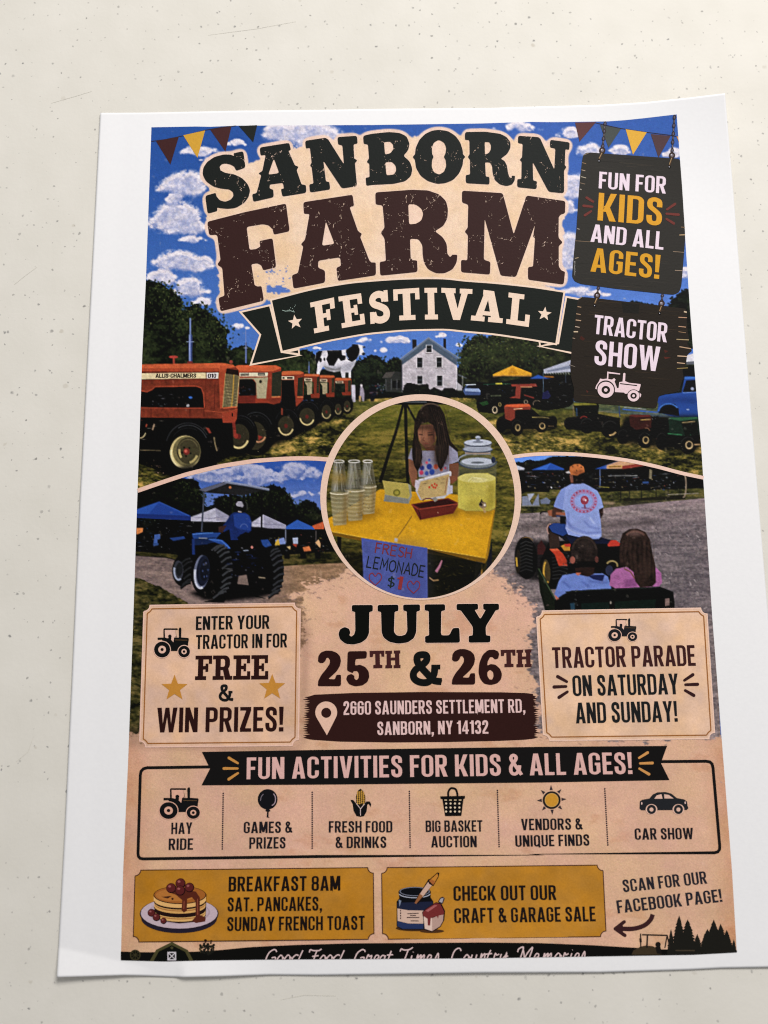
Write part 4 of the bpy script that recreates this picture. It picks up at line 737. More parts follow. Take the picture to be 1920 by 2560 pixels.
# table
poly('F', [(60, 960), (130, 930), (480, 730), (1060, 770), (1350, 800), (1345, 860), (1275, 1245), (1100, 1215), (840, 1170), (400, 1100), (110, 1045)], (204, 150, 26), 1, .05)
soft(c('F', [(480, 740), (1060, 780), (1300, 860), (900, 900), (500, 900)]), (178, 128, 20), 14, .6); soft(c('F', [(700, 1000), (1200, 1000), (1230, 1180), (800, 1120)]), (220, 166, 30), 20, .6)
poly('F', [(110, 1045), (400, 1100), (840, 1170), (1100, 1215), (1275, 1245), (1268, 1285), (830, 1210), (400, 1130), (120, 1075)], (112, 80, 18)); line('F', [(120, 1048), (400, 1100), (840, 1172), (1272, 1246)], 6, (220, 176, 60)); poly('F', [(1345, 800), (1352, 830), (1290, 1240), (1268, 1285), (1272, 1240), (1340, 860)], (150, 108, 24))
line('F', [(720, 930), (660, 1020), (610, 1090)], 5, (110, 80, 30)); poly('F', [(590, 1095), (615, 1098), (610, 1125), (586, 1122)], (190, 180, 170))
soft(c('F', [(150, 1000), (420, 960), (500, 900), (480, 870), (160, 900)]), (130, 92, 20), 6, .6); soft(c('F', [(730, 900), (780, 960), (1060, 930), (1080, 860)]), (110, 74, 16), 6, .7); soft(c('F', [(1060, 870), (1340, 880), (1330, 930), (1120, 920)]), (130, 96, 20), 5, .6)
poly('F', [(1200, 1270), (1250, 1280), (1245, 1400), (1180, 1440)], (60, 54, 54)); line('F', [(1245, 1290), (1242, 1400)], 10, (150, 110, 40)); poly('F', [(1290, 1240), (1320, 1120), (1320, 1330), (1270, 1370)], (30, 30, 36)); poly('F', [(160, 1085), (190, 1090), (188, 1200), (160, 1180)], (26, 24, 20))
poly('F', [(840, 1180), (1270, 1290), (1180, 1440), (840, 1560)], (22, 22, 10), .75); line('F', [(945, 1262), (925, 1310), (900, 1350)], [8, 18, 22], (170, 110, 130)); line('F', [(850, 1392), (880, 1415), (920, 1410)], 9, (170, 130, 80))
for i in range(26): 
    x, y = r_.uniform(880, 1180), r_.uniform(1290, 1500); line('F', [(x, y), (x + r_.uniform(-40, 40), y + r_.uniform(-16, 16))], 3, (86, 74, 36), .6)
# sign hanging from the table
poly('F', [(340, 1095), (835, 1170), (838, 1600), (360, 1600), (352, 1300)], (76, 88, 156), 1, .08); soft(c('F', [(560, 1130), (835, 1175), (836, 1560), (640, 1560)]), (64, 72, 134), 20, .5)
# girl
poly('F', [(760, 440), (840, 440), (1000, 390), (1060, 440), (1070, 520), (1000, 545), (1000, 640), (770, 640), (760, 545), (690, 500), (715, 420)], (142, 140, 162), 1, .05); soft(c('F', [(860, 450), (990, 420), (1000, 620), (880, 620)]), (104, 96, 112), 8, .7); soft(c('F', [(760, 460), (850, 470), (850, 520), (770, 520)]), (112, 106, 124), 7, .6)
poly('F', [(695, 500), (760, 530), (760, 640), (740, 690), (745, 720), (720, 700), (695, 600)], (124, 80, 58)); poly('F', [(1000, 540), (1068, 530), (1075, 600), (1070, 650), (1020, 690), (1000, 660)], (108, 68, 50)); 
for x, y, q, cc_ in ((795, 570, 17, (40, 50, 130)), (850, 560, 20, (40, 56, 130)), (870, 600, 20, (44, 66, 140)), (830, 610, 15, (60, 80, 150)), (790, 605, 16, (170, 60, 90)), (900, 560, 18, (160, 70, 50)), (950, 530, 14, (170, 90, 110)), (940, 580, 14, (150, 80, 60)), (830, 530, 10, (180, 80, 100)), (790, 545, 10, (180, 120, 140)), (850, 510, 9, (70, 80, 150)), (970, 570, 9, (150, 70, 90))): ell('F', x, y, q, q * 1.1, cc_)
poly('F', [(770, 360), (830, 400), (900, 400), (900, 440), (830, 440)], (90, 52, 38))
poly('F', [(760, 250), (880, 240), (900, 300), (895, 370), (860, 410), (820, 415), (780, 380), (762, 320)], (134, 88, 66)); soft(c('F', [(840, 260), (900, 260), (900, 390), (860, 400)]), (78, 44, 32), 5, .8)
soft(c('F', [(770, 300), (800, 300), (800, 350), (775, 370)]), (164, 110, 84), 5, .7); soft(c('F', [(790, 380), (860, 390), (840, 412), (810, 410)]), (88, 50, 36), 4, .7); soft(c('F', [(760, 250), (890, 240), (885, 275), (765, 285)]), (60, 38, 28), 4, .8); line('F', [(835, 308), (880, 302)], 5, (52, 32, 24)); line('F', [(838, 324), (878, 320)], 7, (36, 22, 18)); line('F', [(772, 318), (800, 322)], 6, (48, 30, 24)); line('F', [(810, 340), (800, 362), (815, 368)], 5, (86, 48, 34)); line('F', [(812, 386), (842, 388)], 7, (132, 66, 54))
poly('F', [(735, 300), (740, 220), (770, 140), (830, 92), (880, 86), (930, 110), (965, 170), (985, 280), (1010, 370), (1070, 440), (1060, 450), (1000, 400), (992, 470), (968, 530), (938, 590), (916, 560), (890, 430), (905, 340), (880, 250), (840, 225), (790, 240), (762, 290), (770, 370), (790, 420), (798, 490), (782, 560), (762, 600), (740, 560), (724, 500), (720, 430)], (34, 24, 19), 1, .25)
for i in range(12): line('F', [(850 + i * 9, 110 + i * 5), (900 + i * 7, 240), (915 + i * 9, 400)], 3.5, (58, 42, 32) if i % 2 else (20, 14, 12), .8)
for i in range(26):
    x = r_.uniform(745, 985); y = r_.uniform(110, 250); line('F', [(x, y), (x + (x - 860) * .25, y + 90), (x + (x - 860) * .4, y + r_.uniform(140, 230))], 2.6, r_.choice([(74, 54, 42), (52, 37, 28), (92, 70, 56), (22, 15, 12)]), .55)
for i in range(8): line('F', [(790 - i * 5, 170 + i * 10), (752 - i * 2, 300), (745 + i * 6, 470)], 3.5, (60, 42, 30) if i % 2 else (20, 14, 12), .8)
arc('F', 860, 130, 70, 42, 180, 330, 10, (78, 64, 54))
soft(c('F', [(880, 400), (990, 380), (985, 520), (930, 560), (890, 540)]), (44, 33, 28), 6, .65); soft(c('F', [(722, 420), (790, 420), (800, 530), (770, 575), (725, 540)]), (40, 30, 25), 6, .6); soft(c('F', [(760, 380), (900, 390), (890, 440), (780, 430)]), (66, 44, 34), 6, .5)
for i in range(24):
    x = r_.choice([r_.uniform(725, 795), r_.uniform(895, 1000)]); line('F', [(x, r_.uniform(380, 450)), (x + r_.uniform(-8, 8), 500), (x + r_.uniform(-14, 14), r_.uniform(530, 600))], [4, 3.4, 1.5], r_.choice([(46, 34, 27), (30, 22, 18), (66, 48, 38)]), .75)
# cups
def cups(x, ytop, ymid, ybot, w, seed):
    poly('F', [(x - w * .40, ytop), (x + w * .34, ytop), (x + w * .62, ymid), (x - w * .62, ymid)], (118, 116, 108), .55); poly('F', [(x - w * .66, ymid), (x + w * .66, ymid), (x + w * .5, ybot), (x - w * .42, ybot + 10)], (150, 140, 110), .78)
    soft(c('F', [(x + w * .1, ytop + 20), (x + w * .3, ytop + 20), (x + w * .5, ymid), (x + w * .2, ymid)]), (64, 58, 44), 4, .7); soft(c('F', [(x - w * .3, ytop + 10), (x - w * .1, ytop + 10), (x - w * .2, ymid), (x - w * .45, ymid)]), (168, 166, 160), 3, .7)
    arc('F', x - 4, ytop, w * .38, 10, 0, 359, 7, (200, 196, 190)); arc('F', x, ymid + 4, w * .66, 14, 0, 180, 8, (206, 196, 168))
    for i in range(14):
        y = ymid + 16 + i * (ybot - ymid - 16) / 14; f = .66 - .16 * i / 14
        arc('F', x, y, w * f, 14, 10, 170, 4, (186, 174, 140) if i % 2 else (112, 98, 66), a=.6)
    soft(c('F', [(x + w * .3, ymid + 20), (x + w * .62, ymid + 20), (x + w * .5, ybot), (x + w * .25, ybot)]), (110, 84, 40), 4, .6)
    for i in range(9): line('F', [(x + w * r_.uniform(-.32, .28), ytop + 12), (x + w * r_.uniform(-.45, .4), ymid - 10)], 4, r_.choice([(190, 190, 186), (70, 64, 50), (150, 146, 132)]), .55)
    dots('F', x - w * .5, ytop + 30, x + w * .5, ybot - 20, 30, [(214, 208, 190), (70, 60, 40), (190, 150, 60)], 2, 6, seed, .7)
cups(392, 520, 700, 910, 92, 1); cups(290, 520, 730, 960, 112, 2); cups(175, 520, 750, 995, 104, 3)
soft(c('F', [(100, 600), (230, 620), (240, 680), (120, 690)]), (150, 120, 50), 6, .6)
# cards, tablet and tray
poly('F', [(498, 664), (690, 688), (712, 700), (720, 780), (695, 838), (508, 820), (520, 740)], (140, 138, 120), 1, .05); poly('F', [(498, 664), (690, 688), (705, 780), (690, 800), (520, 770)], (168, 152, 76)); ell('F', 606, 755, 28, 26, (110, 104, 40)); ell('F', 606, 755, 15, 14, (150, 140, 56)); poly('F', [(520, 772), (690, 802), (695, 838), (508, 820)], (122, 122, 112))
poly('F', [(770, 655), (1010, 592), (1015, 610), (990, 770), (960, 800), (780, 810), (745, 740)], (178, 172, 176)); poly('F', [(785, 672), (1000, 616), (975, 775), (790, 805), (760, 750)], (176, 150, 100), 1, .06); line('F', [(772, 660), (1010, 598)], 9, (206, 204, 214)); line('F', [(1012, 600), (988, 775)], 8, (200, 196, 200))
for x, y in ((870, 700), (890, 690), (905, 700), (880, 715), (850, 715), (895, 718)): ell('F', x, y, 7, 9, (178, 64, 40), 20)
line('F', [(985, 640), (968, 760)], 4, (120, 70, 60)); dots('F', 800, 650, 960, 690, 10, [(120, 90, 60)], 2, 5, 4); poly('F', [(745, 660), (775, 660), (770, 720), (755, 740), (740, 710)], (190, 180, 190)); poly('F', [(1000, 630), (1055, 628), (1068, 650), (1010, 690)], (120, 72, 50)); poly('F', [(995, 700), (1025, 700), (1025, 760), (990, 770)], (176, 172, 184))
poly('F', [(716, 842), (830, 820), (990, 795), (1075, 835), (1030, 910), (780, 960)], (96, 34, 26)); poly('F', [(735, 846), (980, 805), (1055, 836), (1020, 855), (800, 880)], (56, 20, 18)); line('F', [(716, 844), (770, 880), (1075, 838)], 9, (140, 56, 42)); line('F', [(770, 880), (785, 955)], 6, (60, 22, 18)); poly('F', [(870, 800), (895, 785), (915, 810), (890, 826)], (130, 124, 116)); arc('F', 840, 820, 40, 22, 190, 330, 9, (110, 64, 50)); ell('F', 915, 905, 5, 5, (160, 120, 100))
# jar of lemonade
poly('F', [(1090, 480), (1130, 465), (1310, 465), (1350, 500), (1356, 540), (1345, 880), (1300, 895), (1120, 893), (1066, 870), (1062, 640), (1072, 540)], (104, 104, 84), .5)
poly('F', [(1063, 640), (1120, 612), (1290, 608), (1347, 640), (1343, 870), (1300, 892), (1120, 890), (1066, 868)], (186, 172, 76), .95, .05); poly('F', ellp(1205, 645, 140, 36), (196, 186, 108)); ell('F', 1225, 660, 60, 18, (206, 196, 130)); line('F', [(1140, 670), (1170, 640), (1240, 650)], 4, (226, 220, 170)); soft(c('F', [(1070, 690), (1130, 700), (1130, 880), (1072, 860)]), (196, 184, 80), 6, .6); soft(c('F', [(1290, 690), (1345, 690), (1340, 870), (1280, 880)]), (134, 118, 36), 6, .6); soft(c('F', [(1140, 800), (1280, 800), (1270, 890), (1140, 890)]), (150, 136, 44), 8, .5)
poly('F', ellp(1212, 530, 132, 40), (120, 128, 136), .9); poly('F', ellp(1210, 522, 118, 28), (178, 184, 196)); ell('F', 1212, 530, 50, 8, (96, 102, 110)); arc('F', 1212, 520, 142, 56, 0, 180, 8, (60, 70, 90)); arc('F', 1212, 510, 142, 50, 180, 290, 8, (150, 158, 176)); ell('F', 1330, 510, 16, 24, (40, 48, 70))
poly('F', [(1112, 395), (1312, 395), (1310, 470), (1118, 470)], (120, 122, 130)); poly('F', ellp(1212, 430, 112, 24), (150, 156, 170)); arc('F', 1212, 430, 112, 24, 0, 180, 8, (56, 62, 78)); poly('F', ellp(1214, 380, 104, 24), (182, 188, 202)); arc('F', 1214, 384, 104, 24, 0, 180, 8, (70, 76, 92)); ell('F', 1214, 375, 40, 10, (130, 136, 150)); ell('F', 1215, 342, 20, 13, (170, 176, 190)); line('F', [(1215, 345), (1215, 374)], 26, (110, 116, 130)); line('F', [(1120, 460), (1308, 460)], 8, (150, 130, 110))
poly('F', [(1220, 835), (1245, 818), (1275, 830), (1280, 860), (1255, 880), (1225, 860)], (130, 110, 84)); line('F', [(1225, 850), (1245, 805), (1250, 830)], 10, (40, 36, 30)); ell('F', 1265, 848, 8, 8, (220, 210, 190)); line('F', [(1255, 870), (1270, 905)], 18, (170, 140, 90)); ell('F', 1240, 845, 8, 12, (50, 42, 34))
img[:] = np.clip(img * (1 + .6 * tx[..., None]), 0, 1); img[:] = np.clip(img + .5 * (img - blur(img, 3.5)), 0, 1)
M = MC[..., None]; img[:] = base * (1 - M) + img * M
img[:] = np.clip(img, 0, 1)
# ------------------------------------------------------------------ traced headline letters
def sm(pts, n=4):
    """round a traced outline a little"""
    p = np.asarray(pts, float); out = []
    N = len(p)
    for i in range(N):
        a, b, d = p[i - 1], p[i], p[(i + 1) % N]
        la, ld = np.linalg.norm(a - b), np.linalg.norm(d - b)
        r = min(6.0, la * .3, ld * .3)
        q0, q1 = b + (a - b) / la * r, b + (d - b) / ld * r
        for t in np.linspace(0, 1, n): out.append((1 - t) ** 2 * q0 + 2 * t * (1 - t) * b + t * t * q1)
    return np.array(out)
TOP = [
 ('T1', [(385,265),(402,388),(333,412),(318,382),(290,365),(255,358),(225,362),(207,382),(215,410),(250,428),(320,440),(380,470),(420,515),(437,560),(425,610),(390,655),(330,690),(270,698),(210,692),(190,687),(190,714),(118,734),(100,600),(178,578),(185,605),(210,635),(250,645),(290,630),(312,602),(308,572),(280,552),(220,546),(160,530),(105,490),(80,440),(85,390),(115,345),(170,308),(240,290),(290,292),(316,302),(312,282)], []),
 ('T1', [(508,238),(730,203),(742,255),(724,263),(772,372),(800,382),(785,408),(822,515),(855,520),(858,577),(678,606),(668,550),(690,545),(683,502),(585,515),(582,545),(610,555),(614,610),(460,645),(452,588),(485,580),(520,445),(498,432),(528,415),(553,292),(515,298)], [[(615,320),(655,430),(572,442)]]),
 ('T1', [(848,188),(1000,165),(1022,178),(1140,365),(1128,222),(1097,215),(1090,160),(1238,150),(1242,208),(1212,213),(1217,320),(1240,335),(1222,355),(1238,527),(1125,545),(985,335),(1005,492),(1030,497),(1038,552),(885,575),(880,515),(912,508),(898,385),(885,372),(898,352),(885,240),(855,245)], []),
 ('T2', [(-67,150),(0,135),(130,122),(210,130),(260,155),(282,210),(272,258),(235,300),(285,345),(303,400),(293,450),(250,490),(160,510),(0,518),(-42,525),(-48,465),(-18,460),(-20,360),(-40,345),(-22,320),(-30,215),(-62,210)], [[(90,197),(135,193),(158,215),(160,250),(140,280),(98,292)], [(100,347),(150,345),(178,375),(182,410),(165,440),(108,448)]]),
 ('T2', [(500,105),(570,115),(625,150),(662,200),(680,260),(683,290),(700,308),(684,325),(680,370),(655,430),(610,480),(550,505),(490,510),(420,490),(365,450),(330,390),(322,330),(305,308),(322,290),(328,240),(355,180),(400,135),(450,112)], [[(500,180),(540,200),(557,240),(550,285),(538,308),(552,330),(557,375),(540,420),(505,442),(465,425),(448,385),(450,335),(462,308),(450,285),(450,235),(465,200)]]),
 ('T2', [(697,122),(850,120),(960,135),(1010,160),(1038,200),(1038,240),(1015,285),(965,322),(995,340),(1012,375),(1020,430),(1030,460),(1045,468),(1048,450),(1072,450),(1070,485),(1050,515),(1010,527),(960,515),(920,480),(905,430),(900,375),(885,350),(848,348),(853,455),(880,460),(882,515),(703,505),(703,445),(735,440),(735,330),(718,308),(732,290),(730,182),(697,180)], [[(845,195),(880,198),(892,220),(890,255),(875,280),(847,292)]]),
 ('T2', [(1095,150),(1245,160),(1262,172),(1367,405),(1375,245),(1335,238),(1335,180),(1483,200),(1478,255),(1450,250),(1445,370),(1458,385),(1440,410),(1440,580),(1325,570),(1205,345),(1208,485),(1237,492),(1235,550),(1088,535),(1090,475),(1120,475),(1122,345),(1108,330),(1125,310),(1130,210),(1095,205)], [])]
BOT = [
 ('T1', [(115,795),(400,722),(705,658),(733,865),(615,890),(605,850),(575,820),(530,812),(410,832),(432,1005),(480,1000),(515,980),(505,940),(605,918),(632,1135),(535,1158),(520,1120),(490,1105),(445,1112),(470,1270),(490,1280),(522,1278),(540,1385),(215,1465),(200,1365),(245,1350),(228,1140),(190,1115),(215,1080),(190,890),(130,895)], []),
 ('T1', [(835,648),(1205,592),(1215,675),(1182,685),(1245,865),(1275,885),(1262,910),(1330,1085),(1345,1100),(1378,1100),(1380,1195),(1095,1238),(1083,1140),(1118,1125),(1112,1060),(948,1085),(945,1140),(998,1160),(998,1250),(762,1295),(750,1195),(795,1180),(835,980),(818,962),(848,930),(882,735),(840,735)], [[(1005,790),(1070,960),(975,975)]]),
 ('T2', [(25,575),(300,555),(420,560),(505,590),(555,640),(570,700),(565,770),(535,825),(470,865),(530,910),(560,960),(565,1035),(585,1060),(600,1045),(602,1042),(640,1042),(635,1100),(605,1150),(545,1180),(480,1180),(420,1150),(390,1100),(380,1040),(378,970),(350,925),(285,920),(290,1065),(305,1083),(338,1085),(342,1170),(62,1198),(58,1095),(105,1090),(95,920),(65,875),(95,840),(80,670),(28,665)], [[(272,660),(330,665),(370,695),(385,735),(370,785),(330,810),(278,815)]]),
 ('T2', [(675,562),(980,580),(1062,890),(1158,598),(1450,640),(1447,730),(1415,740),(1400,760),(1398,915),(1430,950),(1400,975),(1400,1130),(1420,1160),(1447,1170),(1437,1265),(1170,1228),(1170,1135),(1208,1130),(1222,915),(1208,905),(1222,815),(1080,1208),(965,1198),(845,770),(838,1080),(888,1095),(885,1190),(668,1172),(668,1080),(715,1085),(720,895),(695,868),(718,840),(722,665),(675,650)], [])]
RIB_TOP = np.concatenate([c('B1', [(300,245),(600,165),(900,115),(1200,92),(1400,84),(1640,85)]), c('B2', [(400,98),(700,118),(1000,150),(1225,185)])])
RIB_BOT = np.concatenate([c('B1', [(380,622),(700,545),(1000,490),(1300,462),(1640,455)]), c('B2', [(400,465),(700,490),(1000,535),(1165,565)])])
def curve(p, n=40):
    p = np.asarray(p, float); d = np.r_[0, np.cumsum(np.linalg.norm(np.diff(p, axis=0), axis=1))]; u = np.linspace(0, d[-1], n)
    x = np.stack([np.interp(u, d, p[:, i]) for i in (0, 1)], 1)
    for _ in range(2): x[1:-1] = .25 * x[:-2] + .5 * x[1:-1] + .25 * x[2:]
    return x
RIBBON = np.concatenate([curve(RIB_TOP), curve(RIB_BOT)[::-1]])
TAIL_L = c('B1', [(75,335),(280,288),(366,636),(490,656),(150,718),(220,500)])
TAIL_R = c('B2', [(1252,225),(1420,255),(1400,660),(1290,632),(1060,588),(1192,572)])
FOLD_L = c('B1', [(430,632),(495,618),(497,640)]); FOLD_R = c('B2', [(1052,560),(1118,566),(1056,582)])

# the cream backing of the headline is part of the printed picture
Ml = np.zeros((HH, WW))
for k, o_, h_ in TOP + BOT: Ml = np.maximum(Ml, full(c(k, o_)))
inner = np.concatenate([c('T1', [(110, 600), (200, 420), (500, 330), (900, 220), (1300, 170)]), c('T2', [(500, 150), (900, 150), (1400, 260), (1440, 600), (1410, 1240), (1170, 1220)]), c('B2', [(1225, 190)]), RIB_TOP[::-1][1:], c('T1', [(230, 1440), (200, 1380), (230, 1000), (120, 850), (90, 650)])])
hull = np.maximum(Ml, full(inner))
d1 = smooth(.10, .16, blur(Ml, 8)); d2 = smooth(.35, .55, blur(full(inner), 5) + (noise(16, 16, 121, 3, .7) - .5) * .8)
Mb = np.clip(np.maximum(d1, d2), 0, 1)
hole = full(c('T1', [(420, 250), (520, 250), (520, 310), (440, 340)])) ; Mb = Mb * (1 - smooth(.4, .6, blur(hole, 4) + (noise(8, 8, 122, 2) - .5) * .8) * (1 - d1))
cream = mixc((236, 208, 184), (230, 196, 158), noise(70, 70, 123)); edge_t = smooth(.75, .30, blur(hull, 9))
cream = cream * (1 - edge_t[..., None] * .55) + np.array((234, 204, 196)) / 255 * edge_t[..., None] * .55
near = smooth(.12, .45, blur(Ml, 4))[..., None] * .5; cream = cream * (1 - near) + np.array((236, 206, 194)) / 255 * near
cream *= (0.97 + .06 * NZ[..., None])
img[:] = img * (1 - Mb[..., None]) + cream * Mb[..., None]
# scuffs in the backing between F and A, where the blue shows through
sp = full(c('T1', [(555, 1270), (720, 1260), (740, 1320), (600, 1350), (560, 1340)])); M = smooth(.56, .66, blur(sp, 6) * .5 + noise(12, 5, 124, 3) * .55) * sp; put(ALL, M, (84, 116, 190))
sp = full(c('T1', [(480, 1190), (740, 1100), (740, 1240), (540, 1260)])); M = smooth(.80, .90, noise(7, 5, 125, 2)) * sp; put(ALL, M, (96, 122, 190))
# shadow side of the letters, printed as a thin dark offset
r_ = random.Random(8)

# ------------------------------------------------------------------ build the printed grid, split into its pictures
GT = np.concatenate([c('L', [(155, 74), (600, 66), (740, 69), (1000, 58)]), [(930, 312.7), (1197, 309), (1330, 305)], c('S1', [(0, 143), (520, 135), (700, 122), (900, 101), (1208, 65)])])
GB = np.concatenate([c('K1', [(547, 841), (870, 850), (1200, 842), (1659, 836)]), c('K2', [(1659, 826)]), c('K3', [(1659, 800)]), c('K4', [(1350, 1030)])])
GL_ = np.concatenate([c('L', [(155, 74), (100, 1600)]), [(356, 885), (349, 1095), (345, 1200), (334, 1530), (320.7, 1900), (308, 2180)], c('K1', [(547, 841)])])
GR_ = np.concatenate([c('S1', [(1208, 65), (1240, 500), (1290, 1250), (1340, 2000)]), [(1744.4, 1030), (1753, 1120), (1780, 1537), (1805, 1860), (1830, 2180)], c('K4', [(1350, 1030)])])
nu, nv = 760, 1130
GS = coons(GT, GB, GL_, GR_, nu, nv).reshape(-1, 2)
fx = np.clip((GS[:, 0] - CX0) * K - .5, 0, WW - 1.001); fy = np.clip((GS[:, 1] - CY0) * K - .5, 0, HH - 1.001)
ix, iy = fx.astype(int), fy.astype(int); ax, ay = (fx - ix)[:, None], (fy - iy)[:, None]
gc = (img[iy, ix] * (1 - ax) + img[iy, ix + 1] * ax) * (1 - ay) + (img[iy + 1, ix] * (1 - ax) + img[iy + 1, ix + 1] * ax) * ay
rs = np.random.RandomState(3); gc = gc * (1 + rs.normal(0, .022, (len(gc), 1))) + rs.normal(0, .006, (len(gc), 3))
gcol = ink(np.clip(gc, 0, 1) * 255)
GV = P(GS, 1.0)
GF = grid_faces(nu, nv)
cen = (GS[GF[:, 0]] + GS[GF[:, 2]]) / 2
def inside(poly, p):
    q = np.asarray(poly); r = np.roll(q, -1, 0); res = np.zeros(len(p), bool)
    for (xa, ya), (xb, yb) in zip(q, r):
        if ya == yb: continue
        hit = ((ya <= p[:, 1]) != (yb <= p[:, 1])) & (p[:, 0] < xa + (p[:, 1] - ya) / (yb - ya) * (xb - xa)); res ^= hit
    return res
inC = inside(CIR, cen)
par = inside(edge, cen) & ~inC
inL = inside(left_poly, cen) & ~inC & ~par; inR = inside(right_poly, cen) & ~inC & ~par
main = ~(inC | par | inL | inR)
for nm, sel, lb in (('farm_photo', main, 'sunny show field with orange tractors, cow and white house'), ('lemonade_photo', inC, 'round picture of a girl at a yellow lemonade table'),
                    ('tractor_photo', inL, 'picture of a blue tractor with a canopy'), ('cart_ride_photo', inR, 'picture of a man driving two children in a cart'), ('parchment', par, 'mottled tan parchment ground')):
    f = GF[sel]; u, inv = np.unique(f, return_inverse=True)
    link(nm, mesh_from(nm, GV[u], inv.reshape(f.shape), gcol[u]), flyer, INK, lb)

# ------------------------------------------------------------------ flat vector print: layered polygons cut into one sheet of triangles
def flatten(layers, step=None, eps=1e-4):
    """layers: list of (polygon, key); later ones cover earlier ones; key None cuts a hole. -> verts, triangles, key per triangle"""
    vs, fs = [], []
    if step:
        dl = []
        for p, k in layers:
            p = np.asarray(p, float); out = []
            for a_, b_ in zip(p, np.roll(p, -1, 0)):
                m_ = max(1, int(np.linalg.norm(b_ - a_) / step)); out += [a_ + (b_ - a_) * i / m_ for i in range(m_)]
            dl.append((np.array(out), k))
        layers = dl
    for p, k in layers:
        p = np.asarray(p, float); nx_ = np.roll(p, -1, 0)
        if (p[:, 0] * nx_[:, 1] - nx_[:, 0] * p[:, 1]).sum() < 0: p = p[::-1]
        p = [tuple(q) for q in p]
        fs.append(list(range(len(vs), len(vs) + len(p)))); vs += p
    if step:
        a = np.array(vs)
        for x in np.arange(a[:, 0].min() + step / 2, a[:, 0].max(), step):
            for y in np.arange(a[:, 1].min() + step / 2, a[:, 1].max(), step): vs.append((x + .013 * y % 1, y))
    v, e, f, ov, oe, of = delaunay_2d_cdt([Vector(q) for q in vs], [], fs, 1, eps)
    T, Ky = [], []
    for tri, o in zip(f, of):
        if not o: continue
        k = layers[max(o)][1]
        if k is None: continue
        for j in range(1, len(tri) - 1): T.append((tri[0], tri[j], tri[j + 1])); Ky.append(k)
    return np.array([(q.x, q.y) for q in v]).reshape(-1, 2), T, Ky
class Flat:
    """collects triangles in photo-pixel space and links them as ONE mesh on the sheet"""
    def __init__(s): s.V, s.T, s.Cc, s.n = [], [], [], 0
    def add(s, V, T, cols, world=None):
        s.V.append(world if world is not None else ('px', V)); s.T.append(np.array(T, int).reshape(-1, 3) + s.n); s.Cc += list(cols); s.n += len(V)
        return s
    def layers(s, L, step=None):
        V, T, Ky = flatten(L, step)
        if len(T): s.add(V, T, Ky)
        return s
    def text(s, *a, **k): text(s, *a, **k); return s
    def build(s, name, parent=None, layer=2.0, label=None):
        parts = []
        for v in s.V:
            w = P(v[1], layer) if v[0] == 'px' else np.c_[v[1], height(v[1][:, 0], v[1][:, 1]) + layer * LAYER]
            parts.append(w)
        V = np.concatenate(parts); T = np.concatenate(s.T)
        a, b, d = V[T[:, 0]], V[T[:, 1]], V[T[:, 2]]
        nz = (b - a)[:, 0] * (d - a)[:, 1] - (b - a)[:, 1] * (d - a)[:, 0]
        T[nz < 0] = T[nz < 0][:, ::-1]; keep = np.abs(nz) > 1e-13
        T = T[keep]; cc = np.array(s.Cc, float)[keep]
        u, inv = np.unique(T, return_inverse=True); V = V[u]; T = inv.reshape(T.shape)
        me = mesh_from(name, V, T, np.repeat(ink(cc), 3, 0), 'CORNER')
        return link(name, me, parent or flyer, INK, label)

# ------------------------------------------------------------------ lettering: a narrow grotesque and a slab face, drawn as strokes
def quads(path, w):
    """a thick polyline as quads with mitred joints"""
    p = np.asarray(path, float); d = np.diff(p, axis=0); d /= np.linalg.norm(d, axis=1)[:, None]
    n = np.stack([-d[:, 1], d[:, 0]], 1); w = np.asarray(w, float) * np.ones(len(p)); off = np.zeros_like(p)
    off[0], off[-1] = n[0], n[-1]
    for i in range(1, len(p) - 1):
        m = n[i - 1] + n[i]; m /= np.linalg.norm(m) + 1e-9; off[i] = m / max(.35, m @ n[i])
    a, b = p + off * w[:, None] / 2, p - off * w[:, None] / 2
    out = []
    for i in range(len(p) - 1):
        z = np.array([a[i], a[i + 1], b[i + 1], b[i]]); e1 = np.roll(z, -1, 0) - z; e2 = np.roll(e1, -1, 0); cr = e1[:, 0] * e2[:, 1] - e1[:, 1] * e2[:, 0]
        if (cr > 1e-12).all() or (cr < -1e-12).all(): out.append(z)
        else: out += [t_ for t_ in (z[[0, 1, 2]], z[[0, 2, 3]]) if abs((t_[1] - t_[0])[0] * (t_[2] - t_[0])[1] - (t_[1] - t_[0])[1] * (t_[2] - t_[0])[0]) > 1e-9]
    return out
def spline(pts, n=6):
    p = [np.array(q, float) for q in pts]; p = [2 * p[0] - p[1]] + p + [2 * p[-1] - p[-2]]; out = []
    for i in range(1, len(p) - 2):
        for t in np.linspace(0, 1, n, endpoint=False):
            out.append(.5 * ((2 * p[i]) + (-p[i-1] + p[i+1]) * t + (2*p[i-1] - 5*p[i] + 4*p[i+1] - p[i+2]) * t*t + (-p[i-1] + 3*p[i] - 3*p[i+1] + p[i+2]) * t**3))
    out.append(p[-2]); return np.array(out)
def rc(x0, y0, x1, y1): return np.array([(x0, y0), (x1, y0), (x1, y1), (x0, y1)])
def rr(x0, y0, x1, y1, r, corners='1111', n=6):
    """rounded rectangle; corners: bottom left, bottom right, top right, top left"""
    out = []
    for (cx, cy, a0), f, q in zip(((x0 + r, y0 + r, 180), (x1 - r, y0 + r, 270), (x1 - r, y1 - r, 0), (x0 + r, y1 - r, 90)), corners, ((x0, y0), (x1, y0), (x1, y1), (x0, y1))):
        if f == '1': out += [(cx + r * math.cos(math.radians(a0 + 90 * i / n)), cy + r * math.sin(math.radians(a0 + 90 * i / n))) for i in range(n + 1)]
        else: out.append(q)
    return np.array(out)
W = .150; H_ = .12
